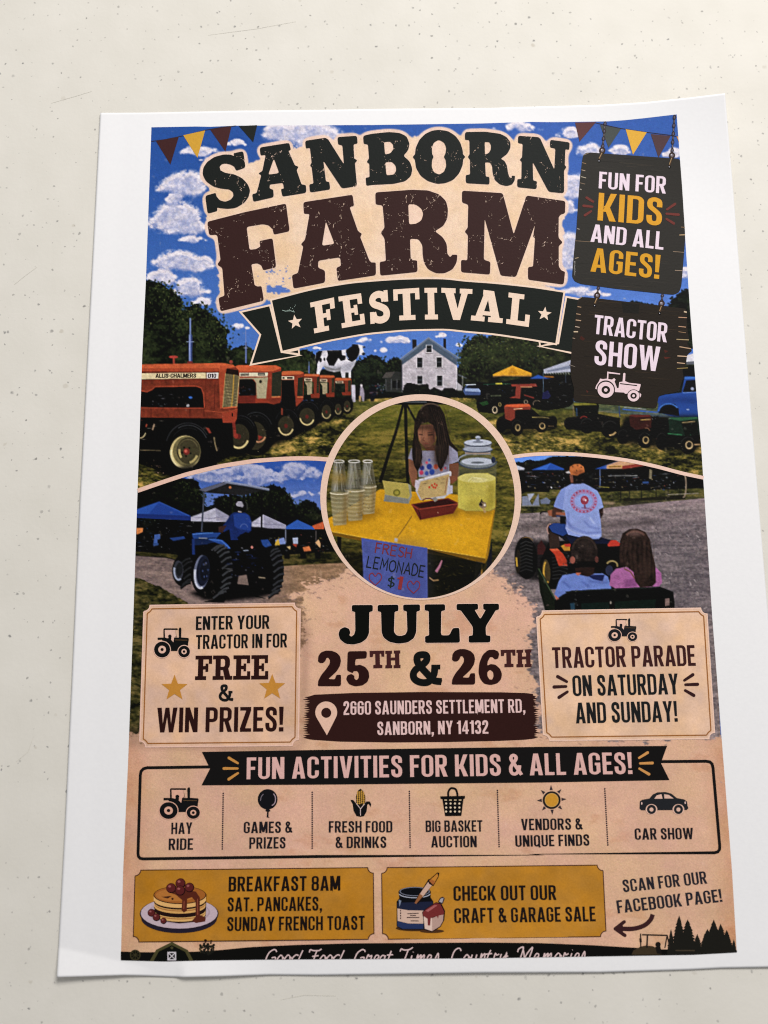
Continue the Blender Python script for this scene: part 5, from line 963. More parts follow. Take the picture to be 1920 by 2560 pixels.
def gothic(ch):
    """-> (width, layers) in cap heights"""
    S = lambda pts, w=W: [(q, 1) for q in quads(pts, w)]
    st = [(rc(0, 0, W, 1), 1)]
    if ch == 'A': return .52, [(np.array([(0, 0), (.165, 1), (.355, 1), (.52, 0), (.35, 0), (.325, .19), (.195, .19), (.17, 0)]), 1), (np.array([(.213, .315), (.307, .315), (.26, .74)]), None)]
    if ch == 'B': return .46, [(rr(0, .46, .45, 1, .17, '0110'), 1), (rr(0, 0, .46, .56, .17, '0110'), 1), (rr(W, .59, .29, .87, .06, '0110'), None), (rr(W, .13, .30, .46, .06, '0110'), None)]
    if ch == 'C': return .45, [(rr(0, 0, .45, 1, .21), 1), (rr(W, H_, .45 - W, 1 - H_, .06), None), (rc(.26, .36, .6, .64), None)]
    if ch == 'D': return .46, [(rr(0, 0, .46, 1, .2, '0110'), 1), (rr(W, H_, .46 - W, 1 - H_, .07, '0110'), None)]
    if ch == 'E': return .38, st + [(rc(0, 0, .38, .14), 1), (rc(0, .86, .38, 1), 1), (rc(0, .44, .34, .575), 1)]
    if ch == 'F': return .37, st + [(rc(0, .86, .37, 1), 1), (rc(0, .43, .33, .565), 1)]
    if ch == 'G': return .46, [(rr(0, 0, .45, 1, .21), 1), (rr(W, H_, .45 - W, 1 - H_, .06), None), (rc(.26, .52, .6, .66), None), (rc(.24, .42, .45, .54), 1), (rc(.45 - W, .1, .45, .52), 1)]
    if ch == 'H': return .47, st + [(rc(.47 - W, 0, .47, 1), 1), (rc(0, .43, .47, .57), 1)]
    if ch == 'I': return W, st
    if ch == 'J': return .38, [(rr(0, 0, .38, 1, .18, '1100'), 1), (rr(.14, .13, .38 - W, 1.2, .05, '1100'), None), (rc(-.1, .32, .215, 1.1), None)]
    if ch == 'K': return .50, st + [(np.array([(.13, .33), (.33, 1), (.50, 1), (.27, .33)]), 1), (np.array([(.16, .52), (.28, .62), (.505, 0), (.325, 0)]), 1)]
    if ch == 'L': return .37, st + [(rc(0, 0, .37, .14), 1)]
    if ch == 'M': return .62, [(rc(0, 0, .155, 1), 1), (rc(.465, 0, .62, 1), 1), (np.array([(0, 1), (.2, 1), (.31, .48), (.42, 1), (.62, 1), (.39, .08), (.23, .08)]), 1), (rc(.155, -.1, .165, .5), 1)]
    if ch == 'N': return .48, [(rc(0, 0, .155, 1), 1), (rc(.325, 0, .48, 1), 1), (np.array([(0, 1), (.17, 1), (.48, 0), (.31, 0)]), 1)]
    if ch in 'O0': return .46, [(rr(0, 0, .46, 1, .21), 1), (rr(W, H_, .46 - W, 1 - H_, .065), None)]
    if ch == 'P': return .45, st + [(rr(0, .40, .45, 1, .19, '0110'), 1), (rr(W, .53, .45 - W, .87, .06, '0110'), None)]
    if ch == 'Q': return .47, gothic('O')[1] + [(np.array([(.24, .2), (.36, .24), (.5, -.06), (.36, -.1)]), 1)]
    if ch == 'R': return .47, st + [(rr(0, .42, .45, 1, .19, '0110'), 1), (np.array([(.17, .45), (.335, .45), (.475, 0), (.305, 0)]), 1), (rr(W, .55, .45 - W, .87, .06, '0110'), None)]
    if ch == 'S': return .44, S(spline([(.355, .66), (.355, .80), (.325, .885), (.22, .93), (.115, .885), (.085, .765), (.115, .645), (.22, .54), (.325, .42), (.36, .28), (.33, .12), (.22, .07), (.11, .12), (.08, .24), (.08, .35)]))
    if ch == 'T': return .42, [(rc(.21 - W / 2, 0, .21 + W / 2, 1), 1), (rc(0, .86, .42, 1), 1)]
    if ch == 'U': return .46, [(rr(0, 0, .46, 1, .21, '1100'), 1), (rr(W, H_, .46 - W, 1.2, .06, '1100'), None)]
    if ch == 'V': return .50, [(np.array([(0, 1), (.17, 1), (.25, .3), (.33, 1), (.50, 1), (.335, 0), (.165, 0)]), 1)]
    if ch == 'W': return .76, [(np.array([(0, 1), (.165, 1), (.225, .34), (.305, 1), (.455, 1), (.535, .34), (.595, 1), (.76, 1), (.625, 0), (.465, 0), (.38, .62), (.295, 0), (.135, 0)]), 1)]
    if ch == 'Y': return .50, [(np.array([(0, 1), (.175, 1), (.25, .62), (.325, 1), (.5, 1), (.3325, .42), (.3325, 0), (.1675, 0), (.1675, .42)]), 1)]
    if ch == 'Z': return .42, [(rc(0, .86, .41, 1), 1), (rc(0, 0, .42, .14), 1), (np.array([(.225, .86), (.41, .86), (.195, .14), (0, .14)]), 1)]
    if ch == '1': return .28, [(rc(.11, 0, .28, 1), 1), (np.array([(0, .76), (.11, .76), (.2, 1), (.15, 1), (.11, .9), (0, .86)]), 1)]
    if ch == '2': return .44, S(spline([(.085, .66), (.085, .80), (.12, .895), (.22, .93), (.32, .89), (.35, .76), (.32, .60), (.21, .38), (.1, .2), (.09, .07)]), .16) + [(rc(.01, 0, .43, .135), 1)]
    if ch == '3': return .44, S(spline([(.085, .70), (.09, .84), (.22, .93), (.335, .86), (.35, .72), (.31, .59), (.2, .53)]), .16) + S(spline([(.2, .53), (.31, .47), (.355, .3), (.33, .13), (.22, .07), (.1, .12), (.085, .29)]), .16)
    if ch == '4': return .48, [(rc(.24, 0, .4, 1), 1), (rc(0, .19, .48, .32), 1), (np.array([(0, .32), (0, .2), (.15, .3), (.29, 1), (.24, 1)]), 1), (np.array([(.13, .32), (.24, .32), (.24, .8)]), None)]
    if ch == '6': return .45, [(rr(0, 0, .45, 1, .21), 1), (rr(W, H_, .45 - W, 1 - H_, .06), None), (rc(.2, .61, .6, .70), None), (rr(.05, .48, .45, .61, .06, '0010'), 1), (rc(W, .13, .45 - W, .48), None)]
    if ch == '8': return .45, [(rr(.01, .46, .44, 1, .19), 1), (rr(0, 0, .45, .57, .19), 1), (rr(W, .60, .45 - W, .88, .05), None), (rr(W, .125, .45 - W, .45, .05), None)]
    if ch == '!': return .17, [(np.array([(0, 1), (.17, 1), (.145, .27), (.025, .27)]), 1), (rc(0, 0, .17, .17), 1)]
    if ch == '.': return .17, [(rc(0, 0, .17, .17), 1)]
    if ch == ',': return .17, [(np.array([(0, 0), (0, .17), (.17, .17), (.17, 0), (.09, -.16), (.0, -.16), (.06, 0)]), 1)]
    if ch == '-': return .26, [(rc(0, .38, .26, .52), 1)]
    if ch == '&': return .52, S(spline([(.50, .03), (.3, .40), (.12, .72), (.12, .87), (.21, .935), (.30, .86), (.29, .73), (.16, .53), (.09, .38), (.09, .2), (.14, .1), (.23, .07), (.33, .13), (.41, .3), (.43, .47)]), .14)
    if ch == '$': return .44, gothic('S')[1] + [(rc(.17, -.12, .27, .1), 1), (rc(.17, .9, .27, 1.12), 1)]
    raise KeyError(ch)
def slab(ch):
    """an old wood-type slab face"""
    t = .155
    stem = [(rc(.13, 0, .37, 1), 1), (rc(0, 0, .52, t), 1), (rc(0, 1 - t, .52, 1), 1)]
    if ch == 'I': return .46, [(rc(.11, 0, .35, 1), 1), (rc(0, 0, .46, t), 1), (rc(0, 1 - t, .46, 1), 1)]
    if ch == 'F': return .78, stem + [(rc(.13, 1 - t, .78, 1), 1), (rc(.63, .66, .78, 1), 1), (rc(.3, .43, .6, .57), 1), (rc(.48, .33, .61, .67), 1)]
    if ch == 'E': return .80, stem + [(rc(.13, 1 - t, .78, 1), 1), (rc(.63, .67, .78, 1), 1), (rc(.13, 0, .80, t), 1), (rc(.65, 0, .80, .34), 1), (rc(.3, .43, .6, .57), 1), (rc(.48, .34, .60, .66), 1)]
    if ch == 'T': return .84, [(rc(.30, 0, .54, 1), 1), (rc(.16, 0, .68, t), 1), (rc(0, 1 - t, .84, 1), 1), (rc(0, .64, .14, 1), 1), (rc(.70, .64, .84, 1), 1)]
    if ch == 'L': return .76, stem + [(rc(.13, 0, .76, t), 1), (rc(.61, 0, .76, .38), 1)]
    if ch == 'H': return .92, [(rc(.11, 0, .34, 1), 1), (rc(.58, 0, .81, 1), 1), (rc(0, 0, .43, t), 1), (rc(.49, 0, .92, t), 1), (rc(0, 1 - t, .43, 1), 1), (rc(.49, 1 - t, .92, 1), 1), (rc(.3, .43, .62, .57), 1)]
    if ch == 'V': return .96, [(np.array([(.07, 1), (.345, 1), (.51, .36), (.655, 1), (.86, 1), (.59, 0), (.37, 0)]), 1), (rc(0, 1 - t, .44, 1), 1), (rc(.57, 1 - t, .96, 1), 1)]
    if ch == 'A': return .98, [(np.array([(.09, 0), (.36, 1), (.64, 1), (.92, 0), (.64, 0), (.60, .2), (.355, .2), (.31, 0)]), 1), (rc(0, 0, .42, t), 1), (rc(.53, 0, .98, t), 1), (rc(.3, 1 - t, .62, 1), 1), (np.array([(.385, .33), (.565, .33), (.475, .7)]), None)]
    if ch == 'S': return .74, [(q, 1) for q in quads(spline([(.56, .66), (.52, .82), (.37, .89), (.2, .84), (.14, .71), (.2, .6), (.38, .52), (.55, .42), (.6, .28), (.54, .15), (.37, .10), (.2, .17), (.14, .34)]), .215)] + [(rc(.545, .64, .68, .99), 1), (rc(.04, .01, .18, .37), 1)]
    if ch == 'R': return .92, stem + [(rr(.13, .40, .80, 1, .24, '0110'), 1), (rr(.37, .53, .57, .86, .1, '0110'), None), (np.array([(.37, .53), (.37, .40), (.48, .40), (.58, .0), (.92, 0), (.92, t), (.82, t), (.72, .48)]), 1)]
    raise KeyError(ch)
GLY = {}
def glyph(face, ch):
    if (face, ch) not in GLY:
        w, L = face(ch); V, T, _ = flatten(L, None, 1e-5); GLY[face, ch] = (w, V, np.array(T, int).reshape(-1, 3))
    return GLY[face, ch]
def text(fl, s, a, b, cap, col, face=gothic, gap=.075, space=.22, bold=0.0):
    """one line: baseline from pixel a to pixel b, capital height in pixels; laid out flat on the sheet"""
    A, B = P([a, b])[:, :2]; d = B - A; Ld = np.linalg.norm(d); d /= Ld; n = np.array((-d[1], d[0]))
    pxmm = np.linalg.norm(unP(np.r_[(A + B) / 2 + n * .001, height(*((A + B) / 2))])[0] - unP(np.r_[(A + B) / 2, height(*((A + B) / 2))])[0])
    hh = cap / pxmm * .001
    x, items = 0, []
    for ch in s:
        if ch == ' ': x += space; continue
        w, V, T = glyph(face, ch); items.append((x, V, T)); x += w + gap
    tot = x - gap; sx = Ld / tot
    for x0, V, T in items:
        w = A + d * ((V[:, :1] + x0) * sx) + n * (V[:, 1:] * hh)
        fl.add(V, T, [col] * len(T), ('xy', w))
def quad_letter(fl, ch, tl, tr, bl, br, col, face=slab):
    w, V, T = glyph(face, ch); u, v = V[:, :1] / w, V[:, 1:]
    tl, tr, bl, br = map(np.asarray, (tl, tr, bl, br))
    fl.add(V, T, [col] * len(T), ('px', (1 - v) * ((1 - u) * bl + u * br) + v * ((1 - u) * tl + u * tr)))

THIN = {'F': [[(0, 0), (0, 1), (.5, 1)], [(0, .52), (.42, .52)]], 'R': [[(0, 0), (0, 1), (.36, .97), (.5, .8), (.38, .58), (0, .52)], [(.24, .52), (.55, 0)]], 'E': [[(.5, 1), (0, 1), (0, 0), (.5, 0)], [(0, .52), (.42, .52)]], 'S': [[(.5, .86), (.36, .98), (.16, .96), (.05, .78), (.16, .58), (.38, .46), (.5, .26), (.4, .06), (.2, .01), (.02, .16)]],
        'H': [[(0, 0), (0, 1)], [(.52, 0), (.52, 1)], [(0, .5), (.52, .5)]], 'L': [[(0, 1), (0, 0), (.48, 0)]], 'M': [[(0, 0), (.06, 1), (.34, .3), (.62, 1), (.68, 0)]], 'O': [[(.3, 1), (.06, .82), (0, .5), (.08, .16), (.3, 0), (.54, .16), (.62, .5), (.54, .84), (.3, 1)]], 'N': [[(0, 0), (.02, 1), (.52, 0), (.54, 1)]], 'A': [[(0, 0), (.3, 1), (.6, 0)], [(.1, .34), (.5, .34)]], 'D': [[(0, 0), (0, 1), (.34, .92), (.52, .6), (.48, .26), (.3, .05), (0, 0)]],
        '$': [[(.46, .82), (.3, .94), (.08, .84), (.06, .64), (.26, .52), (.46, .38), (.44, .16), (.24, .05), (.02, .18)], [(.25, 1.12), (.25, -.12)]]}
def pen(ch):
    L = []; w = max(x for s_ in THIN[ch] for x, y in s_)
    for s_ in THIN[ch]: L += [(q, 1) for q in quads(spline(s_, 4) if ch in 'SO$D' else s_, .115)]
    return w, L
DARK, MAROON, GREEN, CREAM, PINK, GOLD = (24, 24, 22), (52, 24, 22), (30, 36, 32), (238, 212, 190), (228, 190, 172), (198, 138, 50)
ROSE, WHITEP = (222, 182, 172), (232, 214, 226)
rnd = random.Random(21)
def seg(k, pts, w): s = CROPS[k][2]; return quads(c(k, pts), np.asarray(w, float) / s)
def dotp(x, y, r, n=7, ry=None): return np.array([(x + r * math.cos(6.2832 * i / n), y + (ry or r) * math.sin(6.2832 * i / n)) for i in range(n)])
def capsule(k, a, b, w0, w1=None):
    s = CROPS[k][2]; p = c(k, [a, b]); d = (p[1] - p[0]) / np.linalg.norm(p[1] - p[0]); w1 = w1 or w0; out = []
    an = math.atan2(d[1], d[0])
    for q, r, a0 in ((p[0], w0 / 2 / s, an + math.pi / 2), (p[1], w1 / 2 / s, an - math.pi / 2)):
        out += [(q[0] + r * math.cos(a0 + math.pi * i / 6), q[1] + r * math.sin(a0 + math.pi * i / 6)) for i in range(7)]
    return np.array(out)
def star(k, x, y, r, rot=0):
    return c(k, [(x + (r if i % 2 == 0 else r * .42) * math.sin(i * math.pi / 5 + rot), y - (r if i % 2 == 0 else r * .42) * math.cos(i * math.pi / 5 + rot)) for i in range(10)])

# ------------------------------------------------------------------ headline
def worn(letters, name, col, n_walk, label):
    fl = Flat()
    for k, o_, holes in letters:
        out = sm(c(k, o_)); L = [(out, col)] + [(sm(c(k, h)), None) for h in holes]
        x0, y0 = out.min(0); x1, y1 = out.max(0)
        for w_ in range(n_walk):
            x, y = rnd.uniform(x0 + 6, x1 - 6), rnd.uniform(y0 + 6, y1 - 6); a = rnd.uniform(0, 6.28)
            for q in range(rnd.randint(2, 9)):
                a += rnd.uniform(-.8, .8); st = rnd.uniform(2.2, 6); x += st * math.cos(a); y += st * math.sin(a)
                if not (x0 + 4 < x < x1 - 4 and y0 + 4 < y < y1 - 4): break
                if rnd.random() < .22:
                    e = rnd.uniform(3, 8); t_ = rnd.uniform(.7, 1.4); L.append((np.array([(x, y), (x + e * math.cos(a), y + e * math.sin(a)), (x + e * math.cos(a) - t_ * math.sin(a), y + e * math.sin(a) + t_ * math.cos(a)), (x - t_ * math.sin(a), y + t_ * math.cos(a))]), None))
                else:
                    r0 = rnd.uniform(.55, 1.3); L.append((dotp(x + rnd.uniform(-2, 2), y + rnd.uniform(-2, 2), r0, 5), None))
        fl.layers(L, 14)
    fl.build(name, None, 3.0, label)
worn(TOP, 'headline_lettering', (34, 38, 36), 14, 'arched dark green word SANBORN')
worn(BOT, 'headline_lettering', (60, 36, 34), 60, 'arched worn brown word FARM')

# ------------------------------------------------------------------ ribbon
fl = Flat()
L = []
for p_, w_ in ((TAIL_L, 9), (TAIL_R, 9), (FOLD_L, 8), (FOLD_R, 8), (RIBBON, 9)):
    q = np.concatenate([p_, p_[:2]]); L += [(z, CREAM) for z in quads(q, w_ * 1.0)]; L.append((p_, GREEN))
fl.layers(L, 14); ribbon = fl.build('ribbon_banner', None, 2.0, 'dark green ribbon with cream edging')
fl = Flat()
FQ = [('F', 'B1', (585,262), (765,222), (618,492), (785,458)), ('E', 'B1', (797,217), (972,190), (825,453), (1000,422)), ('S', 'B1', (1018,182), (1178,162), (1030,425), (1197,408)), ('T', 'B1', (1208,163), (1403,150), (1218,397), (1414,388)),
      ('I', 'B1', (1443,151), (1537,150), (1447,388), (1545,387)), ('V', 'B2', (310,150), (543,160), (312,388), (536,394)), ('A', 'B2', (556,156), (785,186), (530,394), (768,415)), ('L', 'B2', (815,185), (988,208), (795,420), (965,444))]
for ch, k, tl, tr, bl, br in FQ: quad_letter(fl, ch, *c(k, [tl, tr, bl, br]), CREAM)
fl.build('banner_lettering', ribbon, 3.0)
for k, x, y, r, ro in (('B1', 475, 407, 56, -.15), ('B2', 1083, 346, 54, .12)): Flat().layers([(star(k, x, y, r, ro), CREAM)]).build('star', ribbon, 3.0)
fl = Flat(); fl.layers([(z, (150, 170, 160)) for z in seg('B1', [(378, 318), (400, 325), (440, 322), (470, 332)], 5)] + [(c('B1', dotp(x, y, 3)), (150, 170, 160)) for x, y in ((440, 300), (455, 305), (470, 292), (430, 312), (475, 280), (462, 320), (420, 318))]); fl.build('scuff_mark', ribbon, 3.0)

# ------------------------------------------------------------------ borders round the pictures
Flat().layers([(z, PINK) for z in quads(curve(c('E', [(133, 291), (300, 233), (500, 167), (750, 107), (1000, 68), (1250, 50), (1420, 47), (1585, 58)])), 10.5)]).build('picture_border', None, 2.0)
Flat().layers([(z, (234, 200, 184)) for z in quads(curve(c('G', [(100, 70), (250, 50), (420, 42), (600, 47), (780, 64), (1000, 95), (1200, 138), (1400, 192), (1556, 224)])), [9] * 40)]).build('picture_border', None, 2.0)
Flat().layers([(c('F', ellp(786, 789, 754, 771, 0, 120)), (230, 198, 178)), (c('F', ellp(784, 806, 706, 741, 0, 120)), None)]).build('round_frame', None, 3.0, 'cream ring round the lemonade picture')
# hand lettering inside the pictures
fl = Flat()
text(fl, 'FRESH', *c('F', [(444, 1206), (710, 1248)]), 25, (122, 50, 58), pen, .2); text(fl, 'LEMONADE', *c('F', [(380, 1312), (806, 1390)]), 28, (34, 40, 40), pen, .2)
text(fl, '$', *c('F', [(535, 1458), (580, 1464)]), 24, (34, 48, 44), pen); text(fl, '1', *c('F', [(596, 1476), (640, 1484)]), 33, (140, 50, 52))
for x, y, r in ((445, 1400, 1), (732, 1460, 1)):
    h = [(x, y + 50), (x - 40, y + 10), (x - 44, y - 25), (x - 22, y - 42), (x, y - 18), (x + 22, y - 42), (x + 44, y - 25), (x + 40, y + 10), (x, y + 50)]
    fl.layers([(z, (130, 50, 66)) for z in quads(spline(c('F', h)), 2.4)])
fl.build('picture_lettering', None, 2.5, 'hand lettered FRESH LEMONADE $1 with two hearts')
fl = Flat(); text(fl, 'ALLIS-CHALMERS', *c('R1', [(236, 338), (642, 336)]), 40 / 4, (50, 40, 36), gap=.03); text(fl, 'D10', *c('R1', [(762, 338), (842, 337)]), 40 / 4, (44, 36, 44)); fl.build('picture_lettering', None, 2.5, 'lettering on the nearest orange tractor')

# ------------------------------------------------------------------ bunting
for k, st_, lst in (('L', [(153, 216), (300, 195), (470, 160), (690, 104), (860, 74), (1000, 60)], [([(200, 212), (428, 172), (345, 448)], (70, 40, 40)), ([(473, 155), (692, 106), (615, 380)], (206, 158, 58)), ([(742, 98), (955, 66), (895, 318)], (74, 42, 42)), ([(1028, 62), (1212, 54), (1172, 225)], (38, 42, 40))]),
                    ('S1', [(390, 150), (640, 205), (905, 245), (1150, 275), (1215, 290)], [([(190, 147), (400, 143), (235, 340)], (96, 60, 60)), ([(440, 170), (650, 212), (525, 400)], (74, 80, 78)), ([(697, 215), (908, 247), (770, 470)], (224, 172, 66)), ([(948, 262), (1148, 282), (1025, 500)], (84, 62, 66)), ([(1206, 285), (1222, 290), (1232, 350)], (216, 150, 60))])):
    Flat().layers([(z, (52, 46, 56)) for z in seg(k, st_, 7)]).build('bunting_string', None, 2.0)
    for p_, col in lst: Flat().layers([(c(k, p_), col)], 20).build('pennant', None, 2.4)

# ------------------------------------------------------------------ hanging boards
def chain(k, a, b, n, parent):
    L = []; a, b = np.array(a, float), np.array(b, float); d = (b - a) / n; u = d / np.linalg.norm(d); v = np.array((-u[1], u[0])); h = np.linalg.norm(d)
    for i in range(n):
        m = a + d * (i + .5); wd = 17 if i % 2 == 0 else 9
        el = [m + u * h * .62 * math.cos(t) + v * wd * math.sin(t) for t in np.linspace(0, 6.2832, 12, endpoint=False)]
        L.append((c(k, el), (58, 48, 46)))
        el = [m + u * h * .36 * math.cos(t) + v * wd * .45 * math.sin(t) for t in np.linspace(0, 6.2832, 10, endpoint=False)]
        L.append((c(k, el), (96, 92, 110) if i % 2 == 0 else (120, 112, 116)))
    Flat().layers(L).build('chain', parent, 4.2)
def grain(k, poly_, n, col_list, x0, x1, y0, y1):
    out = []
    for i in range(n):
        x, y, w_, h_ = rnd.uniform(x0, x1), rnd.uniform(y0, y1), rnd.uniform(60, 360), rnd.uniform(2, 7)
        sl = .085; p_ = c(k, [(x, y), (x + w_, y + w_ * sl), (x + w_, y + w_ * sl + h_ * .4), (x, y + h_)])
        if inside(c(k, poly_), p_).all(): out.append((p_, rnd.choice(col_list)))
    return out
def board(k, outline, col, grains, ticks):
    L = [(sm(c(k, outline), 3), col)] + grains
    for a, b, w_, cc_ in ticks: L += [(z, cc_) for z in seg(k, [a, b], w_)]
    return Flat().layers(L, 9).build('hanging_board', None, 3.0)
o1 = [(262, 520), (272, 475), (300, 452), (345, 448), (430, 455), (1240, 512), (1262, 800), (1290, 1240), (1292, 1320), (1270, 1600), (1255, 1780), (1235, 1845), (1180, 1872), (1100, 1866), (600, 1812), (250, 1765), (185, 1738), (160, 1690), (175, 1500), (205, 1200), (220, 950), (240, 700)]
g1 = grain('S1', o1, 60, [(58, 55, 50), (48, 45, 40), (64, 58, 50), (38, 36, 32)], 170, 1000, 480, 1820)
tk = [((262, 550), (300, 560), 6, (150, 120, 90)), ((255, 622), (292, 632), 7, (170, 150, 130)), ((250, 690), (300, 703), 7, (180, 170, 150)), ((240, 752), (290, 765), 6, (130, 110, 90)), ((236, 815), (255, 820), 9, (170, 160, 150)), ((210, 1208), (235, 1218), 9, (150, 140, 130)), ((190, 1332), (370, 1345), 6, (120, 100, 80)), ((188, 1510), (225, 1500), 8, (160, 140, 110)), ((1235, 1275), (1288, 1272), 9, (190, 160, 120)), ((1170, 1440), (1280, 1448), 6, (140, 120, 100)), ((1190, 1628), (1262, 1632), 7, (150, 130, 110)), ((1250, 1195), (1290, 1198), 6, (140, 110, 80)), ((275, 475), (325, 454), 5, (150, 130, 110))]
for i in range(12): tk.append(((182 + rnd.uniform(-4, 6), 1540 + i * 12), (188 + rnd.uniform(0, 8), 1544 + i * 12), 5, (170, 165, 160)))
b1 = board('S1', o1, (50, 48, 44), g1, tk); b1['label'] = 'upper dark board reading fun for kids and all ages'
fl = Flat(); text(fl, 'FUN FOR', *c('S1', [(425, 808), (1097, 862)]), 168 / 4, WHITEP); text(fl, 'AND ALL', *c('S1', [(343, 1342), (1072, 1424)]), 178 / 4, WHITEP); fl.build('board_lettering', b1, 4.2, 'pale lettering')
fl = Flat(); text(fl, 'KIDS', *c('S1', [(413, 1128), (1058, 1184)]), 278 / 4, (216, 156, 44)); text(fl, 'AGES!', *c('S1', [(343, 1640), (1030, 1716)]), 240 / 4, (212, 154, 40)); fl.build('board_lettering', b1, 4.2, 'yellow lettering')
for sg in ((((370, 942), (305, 902)), ((362, 993), (275, 983)), ((350, 1038), (288, 1078))), (((1110, 1020), (1190, 965)), ((1105, 1062), (1225, 1072)), ((1105, 1115), (1178, 1160)))):
    Flat().layers([(capsule('S1', a, b, 22, 26), (112, 52, 46)) for a, b in sg]).build('accent_strokes', b1, 4.2)
chain('S1', (492, 142), (462, 440), 8, b1); chain('S1', (1186, 76), (1158, 490), 10, b1)
def pin(k, x, y, x2, y2, par):
    L = [(c(k, dotp(x, y, 32, 14)), (62, 44, 38)), (c(k, dotp(x, y, 16, 10)), (120, 112, 120)), (c(k, dotp(x - 6, y - 6, 7, 8)), (200, 196, 205))] + [(z, (70, 52, 38)) for z in seg(k, [(x, y + 15), (x2, y2)], 22)] + [(z, (170, 140, 100)) for z in seg(k, [(x - 3, y + 25), (x2 - 2, y2 - 10)], 7)] + [(c(k, dotp(x2, y2 + 14, 14, 10)), (24, 22, 22)), (c(k, dotp(x2 - 3, y2 + 14, 5, 8)), (200, 200, 210))]
    Flat().layers(L).build('pin', par, 4.6)
pin('S1', 462, 428, 432, 520, b1); pin('S1', 1160, 478, 1135, 580, b1)
o2 = [(210, 240), (222, 195), (250, 172), (320, 176), (760, 225), (1290, 288), (1312, 320), (1305, 400), (1318, 520), (1332, 602), (1310, 640), (1345, 682), (1362, 710), (1312, 752), (1300, 850), (1262, 900), (1278, 968), (1225, 1120), (1030, 1158), (1003, 1288), (700, 1262), (420, 1240), (172, 1216), (180, 1090), (150, 980), (142, 860), (160, 640), (185, 470)]
g2 = grain('S2', o2, 90, [(58, 46, 34), (44, 36, 28), (66, 52, 36), (34, 30, 26), (52, 44, 30)], 150, 1100, 200, 1240)
g2 += [(c('S2', p_), q_) for p_, q_ in (([(655, 225), (835, 245), (825, 340), (670, 330)], (34, 32, 28)), ([(250, 560), (290, 590), (270, 610), (235, 590)], (72, 34, 26)), ([(1080, 700), (1125, 715), (1090, 735)], (80, 36, 28)), ([(1080, 770), (1150, 780), (1090, 795)], (90, 40, 30)), ([(300, 1105), (325, 1115), (310, 1135)], (84, 40, 32)))]
tk2 = [((215, 268), (252, 275), 8, (170, 140, 110)), ((200, 340), (245, 348), 8, (170, 140, 110)), ((196, 402), (250, 410), 10, (180, 150, 120)), ((190, 468), (235, 476), 8, (190, 170, 150)), ((176, 520), (220, 520), 12, (200, 180, 150)), ((165, 582), (190, 590), 8, (150, 130, 110)), ((1225, 375), (1310, 380), 8, (190, 150, 120)), ((1225, 466), (1300, 474), 8, (190, 150, 120)), ((1225, 520), (1300, 530), 6, (150, 120, 90)), ((1205, 596), (1330, 602), 9, (170, 150, 110)), ((1235, 670), (1350, 690), 10, (180, 150, 120)), ((1215, 762), (1310, 768), 10, (200, 170, 140)), ((1210, 830), (1290, 838), 9, (190, 160, 130)), ((1210, 888), (1320, 882), 8, (150, 130, 80)), ((225, 195), (260, 172), 6, (150, 130, 100)), ((130, 850), (190, 870), 6, (120, 110, 100)), ((1280, 318), (1308, 325), 14, (200, 180, 150))]
b2 = board('S2', o2, (44, 37, 30), g2, tk2); b2['label'] = 'lower dark board reading tractor show'
fl = Flat(); text(fl, 'TRACTOR', *c('S2', [(372, 541), (1106, 628)]), 192 / 4, WHITEP, gap=.06); text(fl, 'SHOW', *c('S2', [(378, 850), (1030, 920)]), 248 / 4, WHITEP); fl.build('board_lettering', b2, 4.2)
chain('S2', (424, 70), (412, 150), 3, b2); chain('S2', (1066, 145), (1056, 225), 3, b2); pin('S2', 412, 158, 388, 245, b2); pin('S2', 1056, 238, 1038, 322, b2)
def tractor_icon(k, x0, y0, x1, y1, col, bgc, parent=None, layer=4.0):
    """side view: big rear wheel left, small front wheel right; unit box 270 x 225"""
    sx, sy = (x1 - x0) / 270, (y1 - y0) / 225
    q = lambda pts: c(k, [(x0 + a * sx, y0 + b * sy) for a, b in pts]); e = lambda x, y, r: q(ellp(x, y, r, r, 0, 24))
    L = [(q([(28, 80), (30, 75), (72, 75), (72, 12), (78, 6), (176, 6), (180, 16), (160, 18), (172, 75), (188, 75), (186, 10), (192, 0), (202, 0), (206, 12), (204, 74), (258, 78), (262, 88), (256, 120), (256, 135), (225, 135), (190, 175), (120, 175), (60, 90), (30, 92)]), col),
         (q([(82, 18), (160, 18), (168, 75), (152, 75), (146, 110), (124, 85), (84, 75)]), bgc), (q(ellp(120, 66, 13, 14)), col), (q([(108, 76), (132, 76), (130, 90), (104, 88)]), col), (q([(150, 84), (160, 66), (164, 68), (158, 90)]), col),
         (q([(160, 90), (250, 92), (250, 97), (160, 95)]), bgc if col[0] > 100 else (96, 72, 46)), (e(62, 165, 66), bgc), (e(62, 165, 60), col), (e(62, 165, 29), bgc), (e(62, 165, 12), col), (e(226, 180, 50), bgc), (e(226, 180, 44), col), (e(226, 180, 20), bgc), (e(226, 180, 10), col)]
    return Flat().layers(L).build('tractor_icon', parent, layer)
fl = Flat(); q2 = lambda pts: c('S2', pts); IC = (230, 204, 208); BB = (40, 36, 30)
